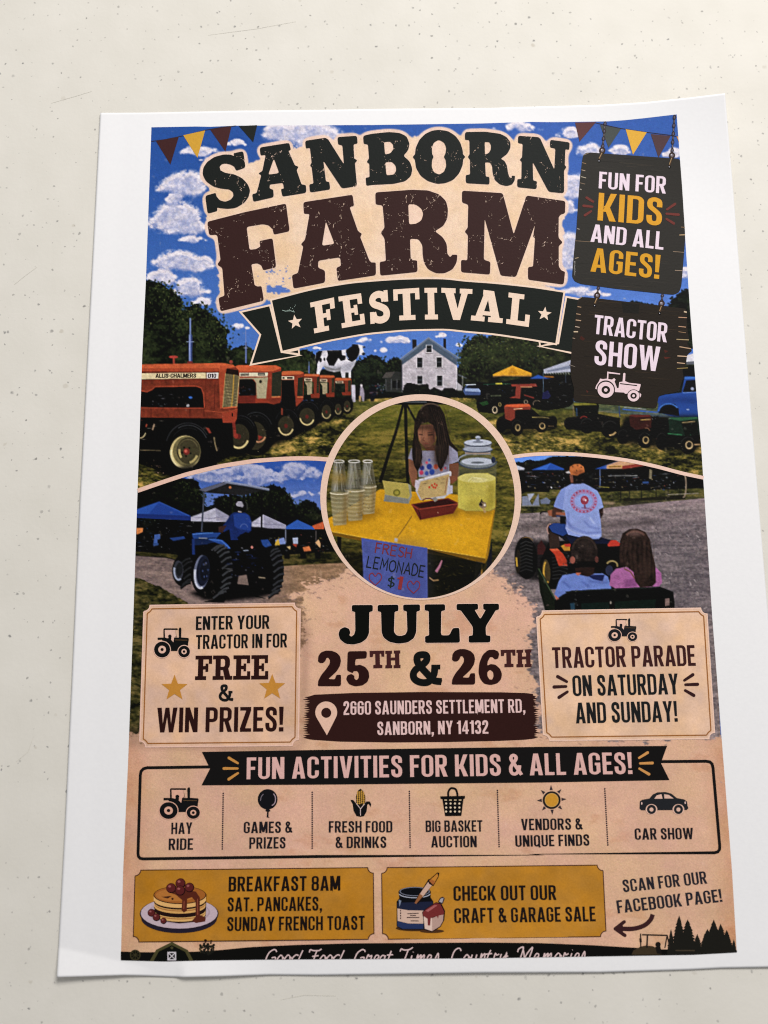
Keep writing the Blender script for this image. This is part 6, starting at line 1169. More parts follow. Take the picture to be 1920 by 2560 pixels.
fl.layers([(q2([(392, 1090), (400, 1060), (430, 1015), (440, 990), (470, 995), (508, 990), (512, 920), (640, 938), (640, 950), (524, 938), (522, 995), (560, 1000), (580, 985), (595, 1000), (585, 1020), (610, 1085), (625, 1085), (632, 1025), (665, 1020), (672, 938), (682, 932), (694, 940), (690, 1015), (730, 1032), (845, 1045), (845, 1060), (830, 1115), (760, 1105), (720, 1140), (690, 1142), (680, 1130), (590, 1125), (560, 1060), (500, 1025), (440, 1050), (408, 1100)]), IC),
           (q2([(640, 1035), (812, 1056), (810, 1066), (640, 1046)]), BB), (q2(ellp(497, 1100, 92, 92)), BB), (q2(ellp(497, 1102, 82, 80)), IC), (q2(ellp(497, 1104, 43, 41)), BB), (q2(ellp(497, 1104, 18, 18)), IC),
           (q2(ellp(775, 1162, 66, 64)), BB), (q2(ellp(775, 1162, 59, 57)), IC), (q2(ellp(775, 1162, 32, 30)), BB), (q2(ellp(775, 1162, 14, 14)), IC), (q2([(835, 1130), (852, 1150), (845, 1180), (838, 1160)]), IC)])
fl.build('tractor_icon', b2, 4.2)

# ------------------------------------------------------------------ info cards
def notched(k4, r, inset=0.0):
    """a panel with bitten corners; k4 = pixel corners TL TR BR BL"""
    tl, tr, br, bl = [np.asarray(q, float) for q in k4]
    w, h = np.linalg.norm(tr - tl), np.linalg.norm(bl - tl); out = []
    for cx, cy, a0 in ((0, 0, 90), (w, 0, 180), (w, h, 270), (0, h, 0)):
        for i in range(8):
            a = math.radians(a0 - 90 * i / 7) if True else 0
            x, y = cx + (r + inset) * math.cos(a), cy + (r + inset) * math.sin(a)
            if inset: x = min(max(x, inset), w - inset); y = min(max(y, inset), h - inset)
            out.append((x / w, y / h))
    u = np.array(out)[:, :1]; v = np.array(out)[:, 1:]
    return (1 - v) * ((1 - u) * tl + u * tr) + v * ((1 - u) * bl + u * br)
def cyc(p, w): q = np.concatenate([p, p[:1]]); d = np.linalg.norm(np.diff(q, axis=0), axis=1); q = q[np.r_[True, d > .05]]; return quads(q, w)
CARD = (223, 183, 154)
def mottled(poly_, col, amp, n, seed):
    """a card with soft irregular stains of its own"""
    r2 = random.Random(seed); x0, y0 = poly_.min(0); x1, y1 = poly_.max(0); gx = int((x1 - x0) / 4) + 1; gy = int((y1 - y0) / 4) + 1
    return poly_, col
k1 = [c('I1', p)[0] for p in ((182, 102), (1352, 84), (1338, 1150), (148, 1162))]
k2 = [c('I3', p)[0] for p in ((152, 144), (1428, 121), (1490, 1098), (208, 1114))]
def card(name, k4, r, col, rim, label):
    """panel printed over the parchment: fine grid, so that its tan mottling shows"""
    P_ = notched(k4, r); n_u, n_v = 120, 100
    tl, tr, br, bl = k4; u = np.linspace(0, 1, n_u)[None, :, None]; v = np.linspace(0, 1, n_v)[:, None, None]
    G = ((1 - v) * ((1 - u) * tl + u * tr) + v * ((1 - u) * bl + u * br)).reshape(-1, 2)
    ii = np.clip(((G[:, 0] - CX0) * K).astype(int), 0, WW - 1); jj = np.clip(((G[:, 1] - CY0) * K).astype(int), 0, HH - 1)
    nn = CN[jj, ii]; n3 = CN2[jj, ii]
    cc_ = np.array(col, float) * (1 + .13 * (nn[:, None] - .5)) + (n3[:, None] - .5) * np.array((8, 2, -12.0))
    Fc = grid_faces(n_u, n_v); ce = (G[Fc[:, 0]] + G[Fc[:, 2]]) / 2; sel = inside(P_, ce); f = Fc[sel]; uu, inv = np.unique(f, return_inverse=True)
    o = link(name, mesh_from(name, P(G[uu], 2.0), inv.reshape(f.shape), ink(cc_[uu])), flyer, INK, label)
    Flat().layers([(z, rim) for z in cyc(P_, 3.4 if rim[0] > 100 else 2.2)]).build('rim', o, 2.6)
    return o
CN, CN2 = noise(60, 60, 140, 5, .6), noise(34, 34, 141, 3)
def inner_line(k4, par): Flat().layers([(z, (156, 98, 46)) for z in cyc(notched(k4, 13, 8.5), 2.8)]).build('border_line', par, 3.0)
c1 = card('info_card', k1, 15, CARD, (232, 192, 174), 'left card about entering a tractor free'); inner_line(k1, c1)
fl = Flat(); text(fl, 'ENTER YOUR', *c('I1', [(570, 285), (1121, 275)]), 34, (30, 30, 30)); text(fl, 'TRACTOR IN FOR', *c('I1', [(570, 428), (1254, 415)]), 35, (30, 30, 30)); fl.build('card_lettering', c1, 3.4)
fl = Flat(); text(fl, 'FREE', *c('I1', [(563, 660), (1112, 655)]), 61, MAROON, slab, .04); text(fl, 'WIN PRIZES!', *c('I1', [(275, 1053), (1226, 1045)]), 62, MAROON); fl.build('card_lettering', c1, 3.4, 'maroon lettering')
AMP = [(1035, 560), (1015, 625), (985, 668), (940, 672), (895, 668), (855, 625), (865, 590), (905, 560), (945, 525), (955, 490), (915, 478), (880, 495), (890, 545), (945, 610), (1000, 672), (1045, 668)]
def ampersand(fl, tf, col, f=1.0):
    L = []
    for p_, w_ in (([(1012, 562), (1003, 620), (965, 672), (910, 678), (862, 655), (850, 615), (872, 578), (915, 548), (948, 515), (948, 478), (915, 470), (882, 482), (880, 520), (905, 560), (960, 620), (1000, 662), (1062, 672)], 42),):
        L += [(z, col) for z in quads(tf(spline(p_)), w_ * f / 3)]
    L.append((tf(rc(985, 545, 1052, 580)), col)); L.append((tf(dotp(1045, 665, 22, 10)), col)); fl.layers(L)
fl = Flat(); ampersand(fl, lambda p: c('I1', (np.asarray(p) - (820, 450)) * (.46, .52) + (738, 692)), (30, 32, 32), .5); fl.build('card_lettering', c1, 3.4, 'small dark ampersand')
for x in (410, 1142): Flat().layers([(star('I1', x, 722 if x < 800 else 716, 102), (196, 136, 56))]).build('star', c1, 3.4)
tractor_icon('I1', 255, 267, 526, 492, (26, 28, 28), (226, 186, 166), c1)
c2 = card('info_card', k2, 15, (228, 190, 160), (236, 200, 180), 'right card about the weekend tractor parade'); inner_line(k2, c2)
fl = Flat(); text(fl, 'TRACTOR PARADE', *c('I3', [(276, 570), (1348, 553)]), 52, (66, 34, 34)); fl.build('card_lettering', c2, 3.4, 'maroon lettering')
fl = Flat(); text(fl, 'ON SATURDAY', *c('I3', [(428, 781), (1222, 766)]), 52, (34, 36, 38)); text(fl, 'AND SUNDAY!', *c('I3', [(450, 985), (1213, 972)]), 52, (34, 36, 38)); fl.build('card_lettering', c2, 3.4)
for sg in ((((380, 672), (312, 634)), ((375, 708), (285, 712)), ((385, 748), (322, 790))), (((1262, 662), (1325, 620)), ((1270, 695), (1360, 692)), ((1268, 738), (1332, 775)))):
    Flat().layers([(capsule('I3', a, b, 20, 25), (60, 32, 34)) for a, b in sg]).build('accent_strokes', c2, 3.4)
tractor_icon('I3', 688, 198, 908, 370, (34, 36, 40), (228, 188, 166), c2)

# ------------------------------------------------------------------ the date
halo = (232, 196, 176)
JL = [[(388,98),(547,97),(545,145),(520,150),(518,310),(500,350),(460,380),(400,395),(340,388),(300,355),(288,315),(300,280),(335,262),(368,275),(378,305),(370,325),(385,335),(405,320),(415,290),(413,150),(390,145)],
      [(582,97),(738,95),(738,142),(710,148),(705,300),(725,325),(755,330),(790,320),(805,290),(800,145),(775,140),(773,95),(900,93),(900,140),(875,147),(872,300),(855,345),(810,378),(740,388),(670,375),(625,340),(612,300),(608,150),(582,145)],
      [(935,93),(1088,92),(1088,138),(1060,143),(1057,325),(1120,325),(1145,270),(1195,268),(1200,380),(938,382),(938,332),(968,325),(965,143),(935,138)],
      [(1173,90),(1335,88),(1335,130),(1310,135),(1352,205),(1392,135),(1375,130),(1372,88),(1492,88),(1492,132),(1468,138),(1392,260),(1395,325),(1428,328),(1427,378),(1265,380),(1265,330),(1295,325),(1297,262),(1205,138),(1175,135)]]
fl = Flat()
for p_ in JL: fl.layers([(z, halo) for z in cyc(sm(c('I2', p_)), 3.2)])
fl.build('date_halo', None, 2.0)
fl = Flat()
for p_ in JL: fl.layers([(sm(c('I2', p_)), (22, 24, 20))])
fl.build('date_lettering', None, 2.6, 'large dark word JULY')
fl = Flat()
two = [(135,520),(138,480),(155,455),(190,440),(235,440),(275,455),(300,480),(308,515),(300,555),(275,595),(240,628),(212,652),(262,655),(272,622),(308,620),(308,706),(133,706),(137,665),(160,622),(195,580),(222,540),(226,512),(212,492),(198,495),(192,515),(175,532),(150,533)]
five = [(358,445),(502,443),(500,498),(416,502),(413,552),(450,545),(490,562),(515,595),(520,635),(508,672),(470,700),(415,708),(368,692),(346,655),(355,625),(385,614),(408,628),(408,650),(425,662),(440,645),(442,612),(428,592),(402,594),(396,608),(353,590)]
six_o = [(1494,468),(1485,500),(1462,506),(1444,488),(1425,488),(1408,520),(1404,552),(1430,540),(1465,545),(1500,575),(1515,615),(1508,655),(1480,685),(1430,698),(1380,688),(1350,650),(1338,600),(1345,530),(1370,470),(1410,435),(1455,432),(1485,445)]
six_h = [(1425,582),(1448,600),(1452,632),(1440,658),(1420,655),(1405,630),(1405,600)]
for p_, h in ((two, None), (five, None), ([(x + 1005, y - 12) for x, y in two], None), (six_o, six_h)):
    fl.layers([(sm(c('I2', p_)), MAROON)] + ([(sm(c('I2', h)), None)] if h else []))
for dx, dy in ((0, 0), (983, -8)):
    L = [[(522,442),(632,440),(632,485),(612,484),(608,462),(598,462),(600,545),(618,548),(618,570),(550,572),(550,548),(566,545),(564,464),(550,464),(546,487),(524,488)],
         [(640,442),(690,440),(690,462),(682,463),(682,492),(713,491),(712,462),(704,461),(704,439),(752,438),(752,460),(744,461),(746,546),(754,548),(754,570),(702,571),(702,549),(714,547),(713,512),(682,513),(683,548),(692,549),(692,571),(640,572),(640,550),(650,548),(650,464),(640,463)]]
    for p_ in L: fl.layers([(c('I2', [(x + dx, y + dy) for x, y in p_]), (72, 36, 36))])
fl.build('date_lettering', None, 2.6, 'maroon 25TH and 26TH')
fl = Flat(); ampersand(fl, lambda p: c('I2', p), (26, 28, 26), 1.25); fl.build('date_lettering', None, 2.6, 'dark ampersand between the dates')

# ------------------------------------------------------------------ address bar
tp = np.concatenate([c('I2', [(60, 785), (110, 770), (400, 757), (900, 750), (1500, 752)]), c('I3', [(80, 758), (130, 766)])])
bt = np.concatenate([c('I3', [(130, 1100), (60, 1108)]), c('I2', [(1500, 1116), (1100, 1125), (700, 1128), (300, 1122), (90, 1108)])])
rt = [c('I3', [(130 + (rnd.uniform(18, 52) if i % 2 else rnd.uniform(-8, 16)), 775 + i * 8.0)])[0] for i in range(40)]
lf = [c('I2', [(50 + (rnd.uniform(-32, -12) if i % 2 else rnd.uniform(0, 30)), 1100 - i * 8.4)])[0] for i in range(38)]
ad = Flat().layers([(np.concatenate([tp, rt, bt, lf]), (56, 29, 26))]).build('address_bar', None, 2.0, 'brown brushed bar with the address')
fl = Flat(); a_ = c('I2', [(326, 922)])[0]; b_ = c('I3', [(70, 904)])[0]
text(fl, '2660 SAUNDERS SETTLEMENT RD,', a_, b_, 34, (226, 192, 188), gap=.085); text(fl, 'SANBORN, NY 14132', *c('I2', [(580, 1073), (1414, 1062)]), 33.5, (226, 192, 188), gap=.085); fl.build('address_lettering', ad, 2.8)
hd = ellp(197, 903, 82, 82, 0, 30, 152, 388); Flat().layers([(c('I2', np.concatenate([hd, [(202, 1074)]])), (228, 188, 166)), (c('I2', dotp(197, 906, 38, 20)), None)]).build('map_pin_icon', ad, 2.8)

# ------------------------------------------------------------------ activities
BK = (30, 28, 28)
fr = np.concatenate([c('J1', [(760, 171), (262, 178), (236, 186), (219, 204), (213, 232), (196, 820), (199, 842), (212, 857), (236, 861)]), c('J2', [(0, 843), (1659, 832)]), c('J3', [(0, 826), (1368, 815), (1393, 808), (1406, 790), (1407, 765), (1357, 180), (1350, 150), (1333, 134), (1305, 129), (940, 132)])])
frame = Flat().layers([(z, BK) for z in quads(fr, 7.4)]).build('activities_frame', None, 2.0, 'black rounded frame round the activities')
bn = np.concatenate([c('J1', [(675, 59)]), c('J2', [(0, 44), (1659, 21)]), c('J3', [(1012, 14), (966, 142), (1030, 270)]), c('J2', [(1659, 288), (0, 304)]), c('J1', [(672, 309), (736, 184)])])
ban = Flat().layers([(bn, BK)]).build('activities_banner', None, 2.6, 'black swallow tailed banner')
fl = Flat(); a_ = c('J1', [(1010, 264)])[0]; b_ = c('J3', [(753, 224)])[0]; text(fl, 'FUN ACTIVITIES FOR KIDS & ALL AGES!', a_, b_, 54.5, (220, 176, 168), gap=.085); fl.build('banner_lettering', ban, 3.2)
for k, sg, col in (('J1', (((944, 143), (878, 104)), ((942, 183), (840, 183)), ((945, 218), (876, 264))), (200, 142, 72)), ('J3', (((802, 104), (866, 64)), ((810, 145), (902, 142)), ((804, 184), (876, 226))), (206, 148, 84))):
    Flat().layers([(capsule(k, a, b, 17, 21), col) for a, b in sg]).build('accent_strokes', ban, 3.2)
for k, a, b in (('J1', (835, 370), (828, 786)), ('J1', (1502, 362), (1502, 780)), ('J2', (670, 355), (676, 774)), ('J2', (1330, 348), (1343, 768)), ('J3', (545, 336), (568, 756))):
    Flat().layers([(c(k, dotp(a[0] + (b[0] - a[0]) * i / 26, a[1] + (b[1] - a[1]) * i / 26, 6.2, 8)), (56, 42, 52)) for i in range(27)]).build('divider', frame, 2.6)
tractor_icon('J1', 355, 325, 660, 562, (28, 28, 30), (222, 172, 150), frame, 2.6)
Flat().layers([(c('J1', ellp(1168, 414, 74, 76)), (28, 28, 34)), (c('J1', [(1150, 500), (1160, 484), (1176, 484), (1190, 502), (1176, 508), (1174, 545), (1184, 552), (1160, 550), (1164, 508)]), (28, 28, 34))] + [(z, (170, 150, 160)) for z in seg('J1', spline([(1212, 372), (1226, 400), (1222, 440), (1200, 462)]), 7)] + [(z, (120, 110, 120)) for z in seg('J1', spline([(1136, 375), (1120, 395), (1114, 425)]), 6)]).build('balloon_icon', frame, 2.6)
L = [(c('J2', [(272, 440), (270, 390), (285, 350), (303, 334), (322, 350), (340, 390), (340, 440), (306, 490)]), (38, 32, 24))]
for i, x in enumerate((-24, -8, 8, 24)):
    for j in range(7): L.append((c('J2', dotp(305 + x * (1 - .1 * abs(j - 4) / 4), 352 + j * 14 + (6 if i % 2 else 0) + abs(x) * .35, 6.4, 7, 7)), (196, 148, 62)))
L += [(c('J2', [(228, 418), (250, 420), (275, 450), (302, 480), (305, 545), (275, 540), (252, 500), (245, 450)]), (26, 26, 28)), (c('J2', [(305, 545), (303, 482), (325, 455), (350, 430), (372, 430), (385, 450), (380, 472), (365, 448), (355, 455), (350, 505), (330, 540)]), (26, 26, 28))] + [(z, (220, 196, 190)) for z in seg('J2', [(272, 445), (303, 485), (304, 536)], 5)] + [(z, (220, 196, 190)) for z in seg('J2', [(304, 486), (335, 448)], 5)]
Flat().layers(L).build('corn_icon', frame, 2.6)
L = [(z, (26, 24, 26)) for z in seg('J2', spline([(962, 395), (962, 360), (978, 334), (998, 331), (1018, 340), (1028, 365), (1032, 395)]), 15)]
L += [(c('J2', [(902, 392), (1088, 388), (1086, 408), (1076, 412), (1060, 538), (938, 540), (918, 414), (904, 410)]), (26, 24, 26))] + [(c('J2', rc(933 + i * 36, 416, 952 + i * 36, 424)), (214, 190, 150)) for i in range(4)] + [(c('J2', dotp(946 + i * 33, 446 + j * 30, 8, 8)), (226, 206, 176)) for i in range(4) for j in range(3)]
Flat().layers(L).build('basket_icon', frame, 2.6)
L = []
for i in range(8):
    a = i * math.pi / 4 - .05; ca, sa = math.cos(a), math.sin(a); L.append((c('J3', [(147 + ca * 74 - sa * 12, 418 + sa * 74 + ca * 12), (147 + ca * (108 if i % 2 else 112), 418 + sa * (108 if i % 2 else 112)), (147 + ca * 74 + sa * 12, 418 + sa * 74 - ca * 12)]), (58, 48, 54)))
L += [(c('J3', ellp(147, 420, 67, 66)), (40, 36, 36)), (c('J3', ellp(147, 420, 52, 52)), (204, 160, 90)), (c('J3', ellp(147, 420, 47, 47)), (204, 146, 50))]
Flat().layers(L).build('sun_icon', frame, 2.6)
CB = (40, 42, 46)
L = [(c('J3', [(806, 485), (808, 430), (825, 418), (880, 408), (905, 378), (940, 362), (1000, 360), (1045, 372), (1085, 405), (1140, 415), (1162, 432), (1165, 462), (1172, 480), (1160, 494), (820, 496)]), CB), (c('J3', [(916, 410), (935, 384), (970, 376), (978, 410)]), (224, 186, 168)), (c('J3', [(992, 408), (990, 376), (1025, 382), (1062, 408)]), (224, 186, 168))]
for x in (895, 1097): L += [(c('J3', ellp(x, 490, 44, 40)), (224, 184, 164)), (c('J3', ellp(x, 490, 34, 35)), CB), (c('J3', ellp(x, 491, 15, 15)), (224, 184, 164))]
L += [(c('J3', ellp(822, 445, 5, 10)), (224, 190, 180)), (c('J3', ellp(1148, 440, 5, 10)), (224, 190, 180))]
Flat().layers(L).build('car_icon', frame, 2.6)
for k, rows in (('J1', [('HAY', (445, 675), (602, 672)), ('RIDE', (425, 794), (608, 792))]), ('J1', [('GAMES &', (988, 668), (1351, 665)), ('PRIZES', (1030, 785), (1302, 782))]), ('J2', [('FRESH FOOD', (66, 663), (543, 662)), ('& DRINKS', (116, 780), (498, 778))]),
                ('J2', [('BIG BASKET', (793, 659), (1219, 656)), ('AUCTION', (834, 775), (1176, 773))]), ('J3', [('VENDORS &', (-80, 646), (378, 641)), ('UNIQUE FINDS', (-124, 770), (432, 761))]), ('J3', [('CAR SHOW', (772, 717), (1211, 713))])):
    fl = Flat()
    for s_, a, b in rows: text(fl, s_, *c(k, [a, b]), 28.5, (36, 32, 38), gap=.085)
    fl.build('activity_lettering', frame, 2.6)

# ------------------------------------------------------------------ the two mustard tickets
t1 = [c('K1', [(655, 166)])[0], c('K2', [(850, 146)])[0], c('K2', [(855, 683)])[0], c('K1', [(640, 704)])[0]]
t2 = [c('K2', [(912, 147)])[0], c('K3', [(980, 127)])[0], c('K3', [(1006, 663)])[0], c('K2', [(920, 683)])[0]]
k1o = card('ticket', t1, 14, (184, 126, 40), (70, 38, 30), 'left mustard ticket about breakfast'); k2o = card('ticket', t2, 14, (190, 132, 46), (76, 42, 34), 'right mustard ticket about the craft sale')
fl = Flat()
text(fl, 'BREAKFAST 8AM', c('K1', [(1355, 325)])[0], c('K2', [(603, 318)])[0], 37, (34, 26, 26), gap=.085); text(fl, 'SAT. PANCAKES,', c('K1', [(1347, 475)])[0], c('K2', [(466, 468)])[0], 35, (34, 26, 26), gap=.085); text(fl, 'SUNDAY FRENCH TOAST', c('K1', [(1344, 622)])[0], c('K2', [(786, 612)])[0], 35, (34, 26, 26), gap=.085)
fl.build('ticket_lettering', k1o, 3.4)
fl = Flat(); text(fl, 'CHECK OUT OUR', c('K2', [(1452, 395)])[0], c('K3', [(633, 388)])[0], 37, (36, 28, 28), gap=.085); text(fl, 'CRAFT & GARAGE SALE', c('K2', [(1458, 562)])[0], c('K3', [(928, 548)])[0], 37, (36, 28, 28), gap=.085); fl.build('ticket_lettering', k2o, 3.4)
q1 = lambda pts: c('K1', pts); e1 = lambda x, y, a, b, r=0: c('K1', ellp(x, y, a, b, r, 32))
LN = (46, 24, 22)
L = [(e1(985, 525, 285, 112), (40, 34, 52)), (e1(985, 492, 296, 120), (40, 30, 40)), (e1(985, 488, 288, 115), (196, 176, 186)), (e1(985, 480, 232, 86), (176, 154, 164)), (e1(985, 476, 220, 80), (190, 170, 180))]
L += [(q1([(795, 345), (1190, 345), (1185, 500), (1130, 550), (985, 565), (860, 545), (800, 480)]), LN)]
for y, cc_ in ((505, (222, 176, 108)), (445, (216, 166, 98)), (392, (226, 178, 112))):
    L += [(q1(np.concatenate([ellp(990, y - 10, 192, 56, 0, 20, 0, 180), ellp(990, y - 40, 192, 56, 0, 20, 180, 0)])), cc_), (q1(np.concatenate([ellp(990, y - 22, 188, 52, 0, 20, 10, 170), ellp(990, y - 30, 188, 52, 0, 20, 170, 10)])), (168, 110, 60))] if y != 392 else [(q1(np.concatenate([ellp(990, y, 196, 56, 0, 20, 0, 180), ellp(990, y - 40, 196, 56, 0, 20, 180, 0)])), cc_)]
    L += [(z, LN) for z in seg('K1', ellp(990, y + 2 if y == 392 else y - 8, 194, 57, 0, 22, 4, 176), 6)]
L += [(e1(990, 352, 198, 68), LN), (e1(990, 350, 192, 63), (164, 98, 42)), (e1(960, 352, 150, 46), (182, 116, 54))]
SY_, SD = (92, 40, 28), (58, 24, 20)
L += [(q1([(900, 330), (1000, 310), (1110, 325), (1140, 370), (1140, 500), (1185, 520), (1180, 550), (1110, 562), (1080, 545), (1108, 515), (1108, 400), (1080, 368), (1045, 380), (1042, 470), (1020, 484), (1002, 465), (1008, 390), (960, 350)]), SY_)]
L += [(z, (150, 80, 56)) for z in seg('K1', [(1122, 380), (1124, 500)], 6)] + [(z, (146, 78, 56)) for z in seg('K1', [(1022, 395), (1020, 455)], 6)] + [(q1([(850, 365), (930, 358), (900, 378)]), (70, 34, 24)), (q1(dotp(935, 380, 9, 8)), (60, 28, 22))]
for x, y, r in ((925, 300, 38), (1062, 295, 36), (995, 264, 38), (993, 318, 38), (778, 485, 30), (815, 518, 30), (868, 546, 24)):
    L += [(e1(x, y, r, r), (40, 16, 20)), (e1(x - 2, y - 2, r - 5, r - 5), (96, 36, 36)), (e1(x - r * .3, y - r * .35, r * .28, r * .22), (160, 92, 90))]
Flat().layers(L).build('pancake_plate_picture', k1o, 3.4)
q2 = lambda pts: c('K2', pts); e2 = lambda x, y, a, b, r=0: c('K2', ellp(x, y, a, b, r, 30))
L = [(e2(1160, 600, 142, 22), (70, 44, 24)), (e2(1290, 622, 90, 14), (80, 50, 28)), (q2([(1025, 400), (1045, 375), (1040, 325), (1280, 325), (1280, 370), (1300, 400), (1300, 590), (1260, 612), (1060, 610), (1025, 585)]), (24, 24, 30)), (q2([(1030, 410), (1295, 400), (1295, 560), (1250, 580), (1070, 575), (1030, 550)]), (34, 40, 66)), (e2(1160, 330, 122, 40), (26, 26, 32)), (e2(1160, 325, 114, 34), (120, 124, 142)), (e2(1160, 325, 106, 29), (22, 24, 34)),
     (q2([(1030, 452), (1110, 466), (1225, 468), (1225, 566), (1110, 564), (1032, 545)]), (210, 178, 160)), (q2([(1030, 548), (1110, 566), (1225, 568), (1225, 605), (1070, 605), (1030, 585)]), (40, 54, 96)), (q2([(1060, 395), (1040, 385), (1046, 440)]), (130, 140, 160))]
L += [(z, (180, 184, 200)) for z in seg('K2', ellp(1160, 338, 118, 34, 0, 20, 10, 170), 6)]
for a, b in (((1105, 492), (1190, 488)), ((1125, 505), (1170, 505)), ((1100, 520), (1195, 520)), ((1130, 545), (1190, 546))): L += [(z, (70, 50, 50)) for z in seg('K2', [a, b], 7)]
for j in range(4): L.append((q2(rc(1050, 462 + j * 19, 1058, 475 + j * 19)), (70, 50, 50)))
L += [(z, (40, 24, 22)) for z in seg('K2', [(1172, 408), (1220, 340), (1285, 245)], [34, 40, 50])] + [(z, (206, 170, 152)) for z in seg('K2', [(1205, 360), (1280, 260)], [30, 38])] + [(z, (150, 96, 60)) for z in seg('K2', [(1165, 415), (1210, 350)], [14, 30])] + [(q2([(1258, 245), (1330, 182), (1345, 186), (1340, 215), (1300, 285), (1270, 270)]), (40, 24, 22)), (q2([(1268, 245), (1330, 190), (1336, 210), (1298, 275)]), (196, 130, 50)), (q2([(1268, 245), (1282, 232), (1315, 252), (1298, 276)]), (170, 100, 50))]
L += [(q2([(1335, 400), (1350, 372), (1372, 364), (1386, 378), (1372, 415), (1350, 420)]), (60, 50, 56)), (q2([(1342, 400), (1355, 378), (1376, 374), (1366, 410)]), (170, 164, 172)), (q2([(1215, 480), (1240, 455), (1320, 405), (1360, 415), (1388, 470), (1382, 540), (1355, 590), (1290, 630), (1230, 612), (1222, 520)]), (40, 22, 24)), (q2([(1226, 505), (1290, 525), (1290, 622), (1236, 604)]), (222, 194, 180)), (q2([(1290, 525), (1376, 490), (1372, 545), (1350, 585), (1290, 622)]), (184, 152, 140)), (q2([(1220, 482), (1245, 458), (1318, 412), (1352, 420), (1380, 475), (1376, 498), (1340, 505), (1336, 530), (1325, 508), (1280, 525), (1276, 580), (1258, 580), (1256, 530), (1224, 508)]), (120, 46, 46)), (q2([(1240, 470), (1310, 425), (1330, 430), (1260, 478)]), (170, 96, 96))]
Flat().layers(L).build('paint_pot_picture', k2o, 3.4)

# ------------------------------------------------------------------ the invitation to scan, with its arrow
fl = Flat(); text(fl, 'SCAN FOR OUR', *c('K4', [(232, 437), (1060, 350)]), 31.5, (44, 42, 50), gap=.085); text(fl, 'FACEBOOK PAGE!', *c('K4', [(176, 645), (1210, 530)]), 32.5, (44, 42, 50), gap=.085); fl.build('scan_lettering')
L = [(z, (64, 36, 38)) for z in seg('K4', spline([(520, 655), (500, 705), (450, 755), (380, 785), (300, 798), (190, 795)]), [44] * 31)] + [(capsule('K4', (150, 796), (238, 728), 34, 34), (64, 36, 38)), (capsule('K4', (150, 796), (245, 862), 34, 34), (64, 36, 38)), (c('K4', [(132, 796), (225, 745), (225, 850)]), (64, 36, 38))]
Flat().layers(L).build('arrow_icon')

# ------------------------------------------------------------------ footer with silhouettes and a script line cut off by the edge
ftop = np.concatenate([c('K1', [(547, 776), (720, 781), (1100, 777), (1300, 764), (1500, 744), (1640, 736)]), c('K2', [(300, 725), (700, 714), (1200, 711), (1640, 708)]), c('K3', [(500, 712), (900, 728), (1230, 748)]), c('K4', [(340, 984), (620, 1000), (1352, 1010)])])
foot_poly = np.concatenate([ftop, GB[::-1]])
below = np.concatenate([GB, [(1870, 2381), (1870, 2440), (280, 2440), (280, 2400)]])
CLIP = (below, None)
def tree(k, x, y0, y1, w, n=24):
    pl, pr = [], []
    for i in range(n):
        t = i / (n - 1); hw = w * (t ** .75); z = y0 + (y1 - y0) * t
        j = (1.0 if i % 2 else .70)
        pl.append((x - hw * j * rnd.uniform(.85, 1.1), z + (7 if i % 2 else -4))); pr.append((x + hw * j * rnd.uniform(.85, 1.1), z + (7 if i % 2 else -4)))
    return c(k, pl + pr[::-1])
BLK = (26, 25, 22)
L = [(foot_poly, BLK)]
for a_ in ((780, 668, 1040, 100), (865, 705, 1040, 120), (960, 850, 1040, 70), (1122, 708, 1040, 120), (1060, 800, 1040, 110), (1190, 750, 1040, 105), (1250, 810, 1040, 90), (1320, 900, 1060, 40), (700, 800, 1045, 50)): L.append((tree('K4', *a_), (36, 35, 30)))
L += [(c('K4', [(310, 1052), (330, 1010), (400, 972), (450, 962), (520, 968), (580, 1000), (612, 1052)]), (66, 54, 38))]
for a, b, w_ in (((415, 855), (665, 862), 14), ((468, 850), (462, 985), 16), ((400, 843), (402, 985), 12), ((398, 890), (402, 930), 22), ((662, 860), (640, 985), 12), ((662, 860), (690, 985), 12)): L += [(z, (44, 36, 34)) for z in seg('K4', [a, b], w_)]
L += [(c('K4', dotp(572, 952, 27, 12)), (34, 30, 28)), (c('K4', [(545, 975), (595, 970), (610, 1050), (560, 1040)]), (34, 30, 28)), (c('K4', rc(745, 1005, 935, 1018)), (70, 60, 46))]
L += [(c('K1', dotp(655, 802, 41, 18)), (62, 58, 36)), (c('K1', dotp(655, 802, 32, 16)), (24, 26, 20))] + [(z, (62, 58, 36)) for i in range(4) for z in seg('K1', [(655 - 36 * math.cos(i * .785), 802 - 36 * math.sin(i * .785)), (655 + 36 * math.cos(i * .785), 802 + 36 * math.sin(i * .785))], 5)]
L += [(c('K1', [(762, 850), (812, 762), (930, 704), (1050, 765), (1096, 855)]), (78, 74, 44)), (c('K1', [(790, 850), (832, 775), (930, 728), (1030, 778), (1068, 855)]), (24, 26, 22)), (c('K1', dotp(930, 748, 11, 8)), (76, 72, 44)), (c('K1', rc(896, 778, 962, 842)), (206, 200, 206)), (c('K1', rc(905, 787, 953, 833)), (30, 28, 30))]
L += [(z, (206, 200, 206)) for z in seg('K1', [(905, 787), (953, 833)], 7)] + [(z, (206, 200, 206)) for z in seg('K1', [(905, 833), (953, 787)], 7)]
for i in range(60):
    a = rnd.uniform(0, 6.28); r0 = rnd.uniform(0, 1) ** .6; L.append((c('K1', dotp(1195 + 55 * r0 * math.cos(a), 745 + 58 * r0 * math.sin(a) , rnd.uniform(5, 13), 5)), (34, 34, 28) if i % 7 else (84, 70, 44)))
L.append(CLIP)
foot = Flat().layers(L, 14).build('footer_strip', None, 2.0, 'black landscape strip with barn, trees and script line')
SC = (218, 192, 190)
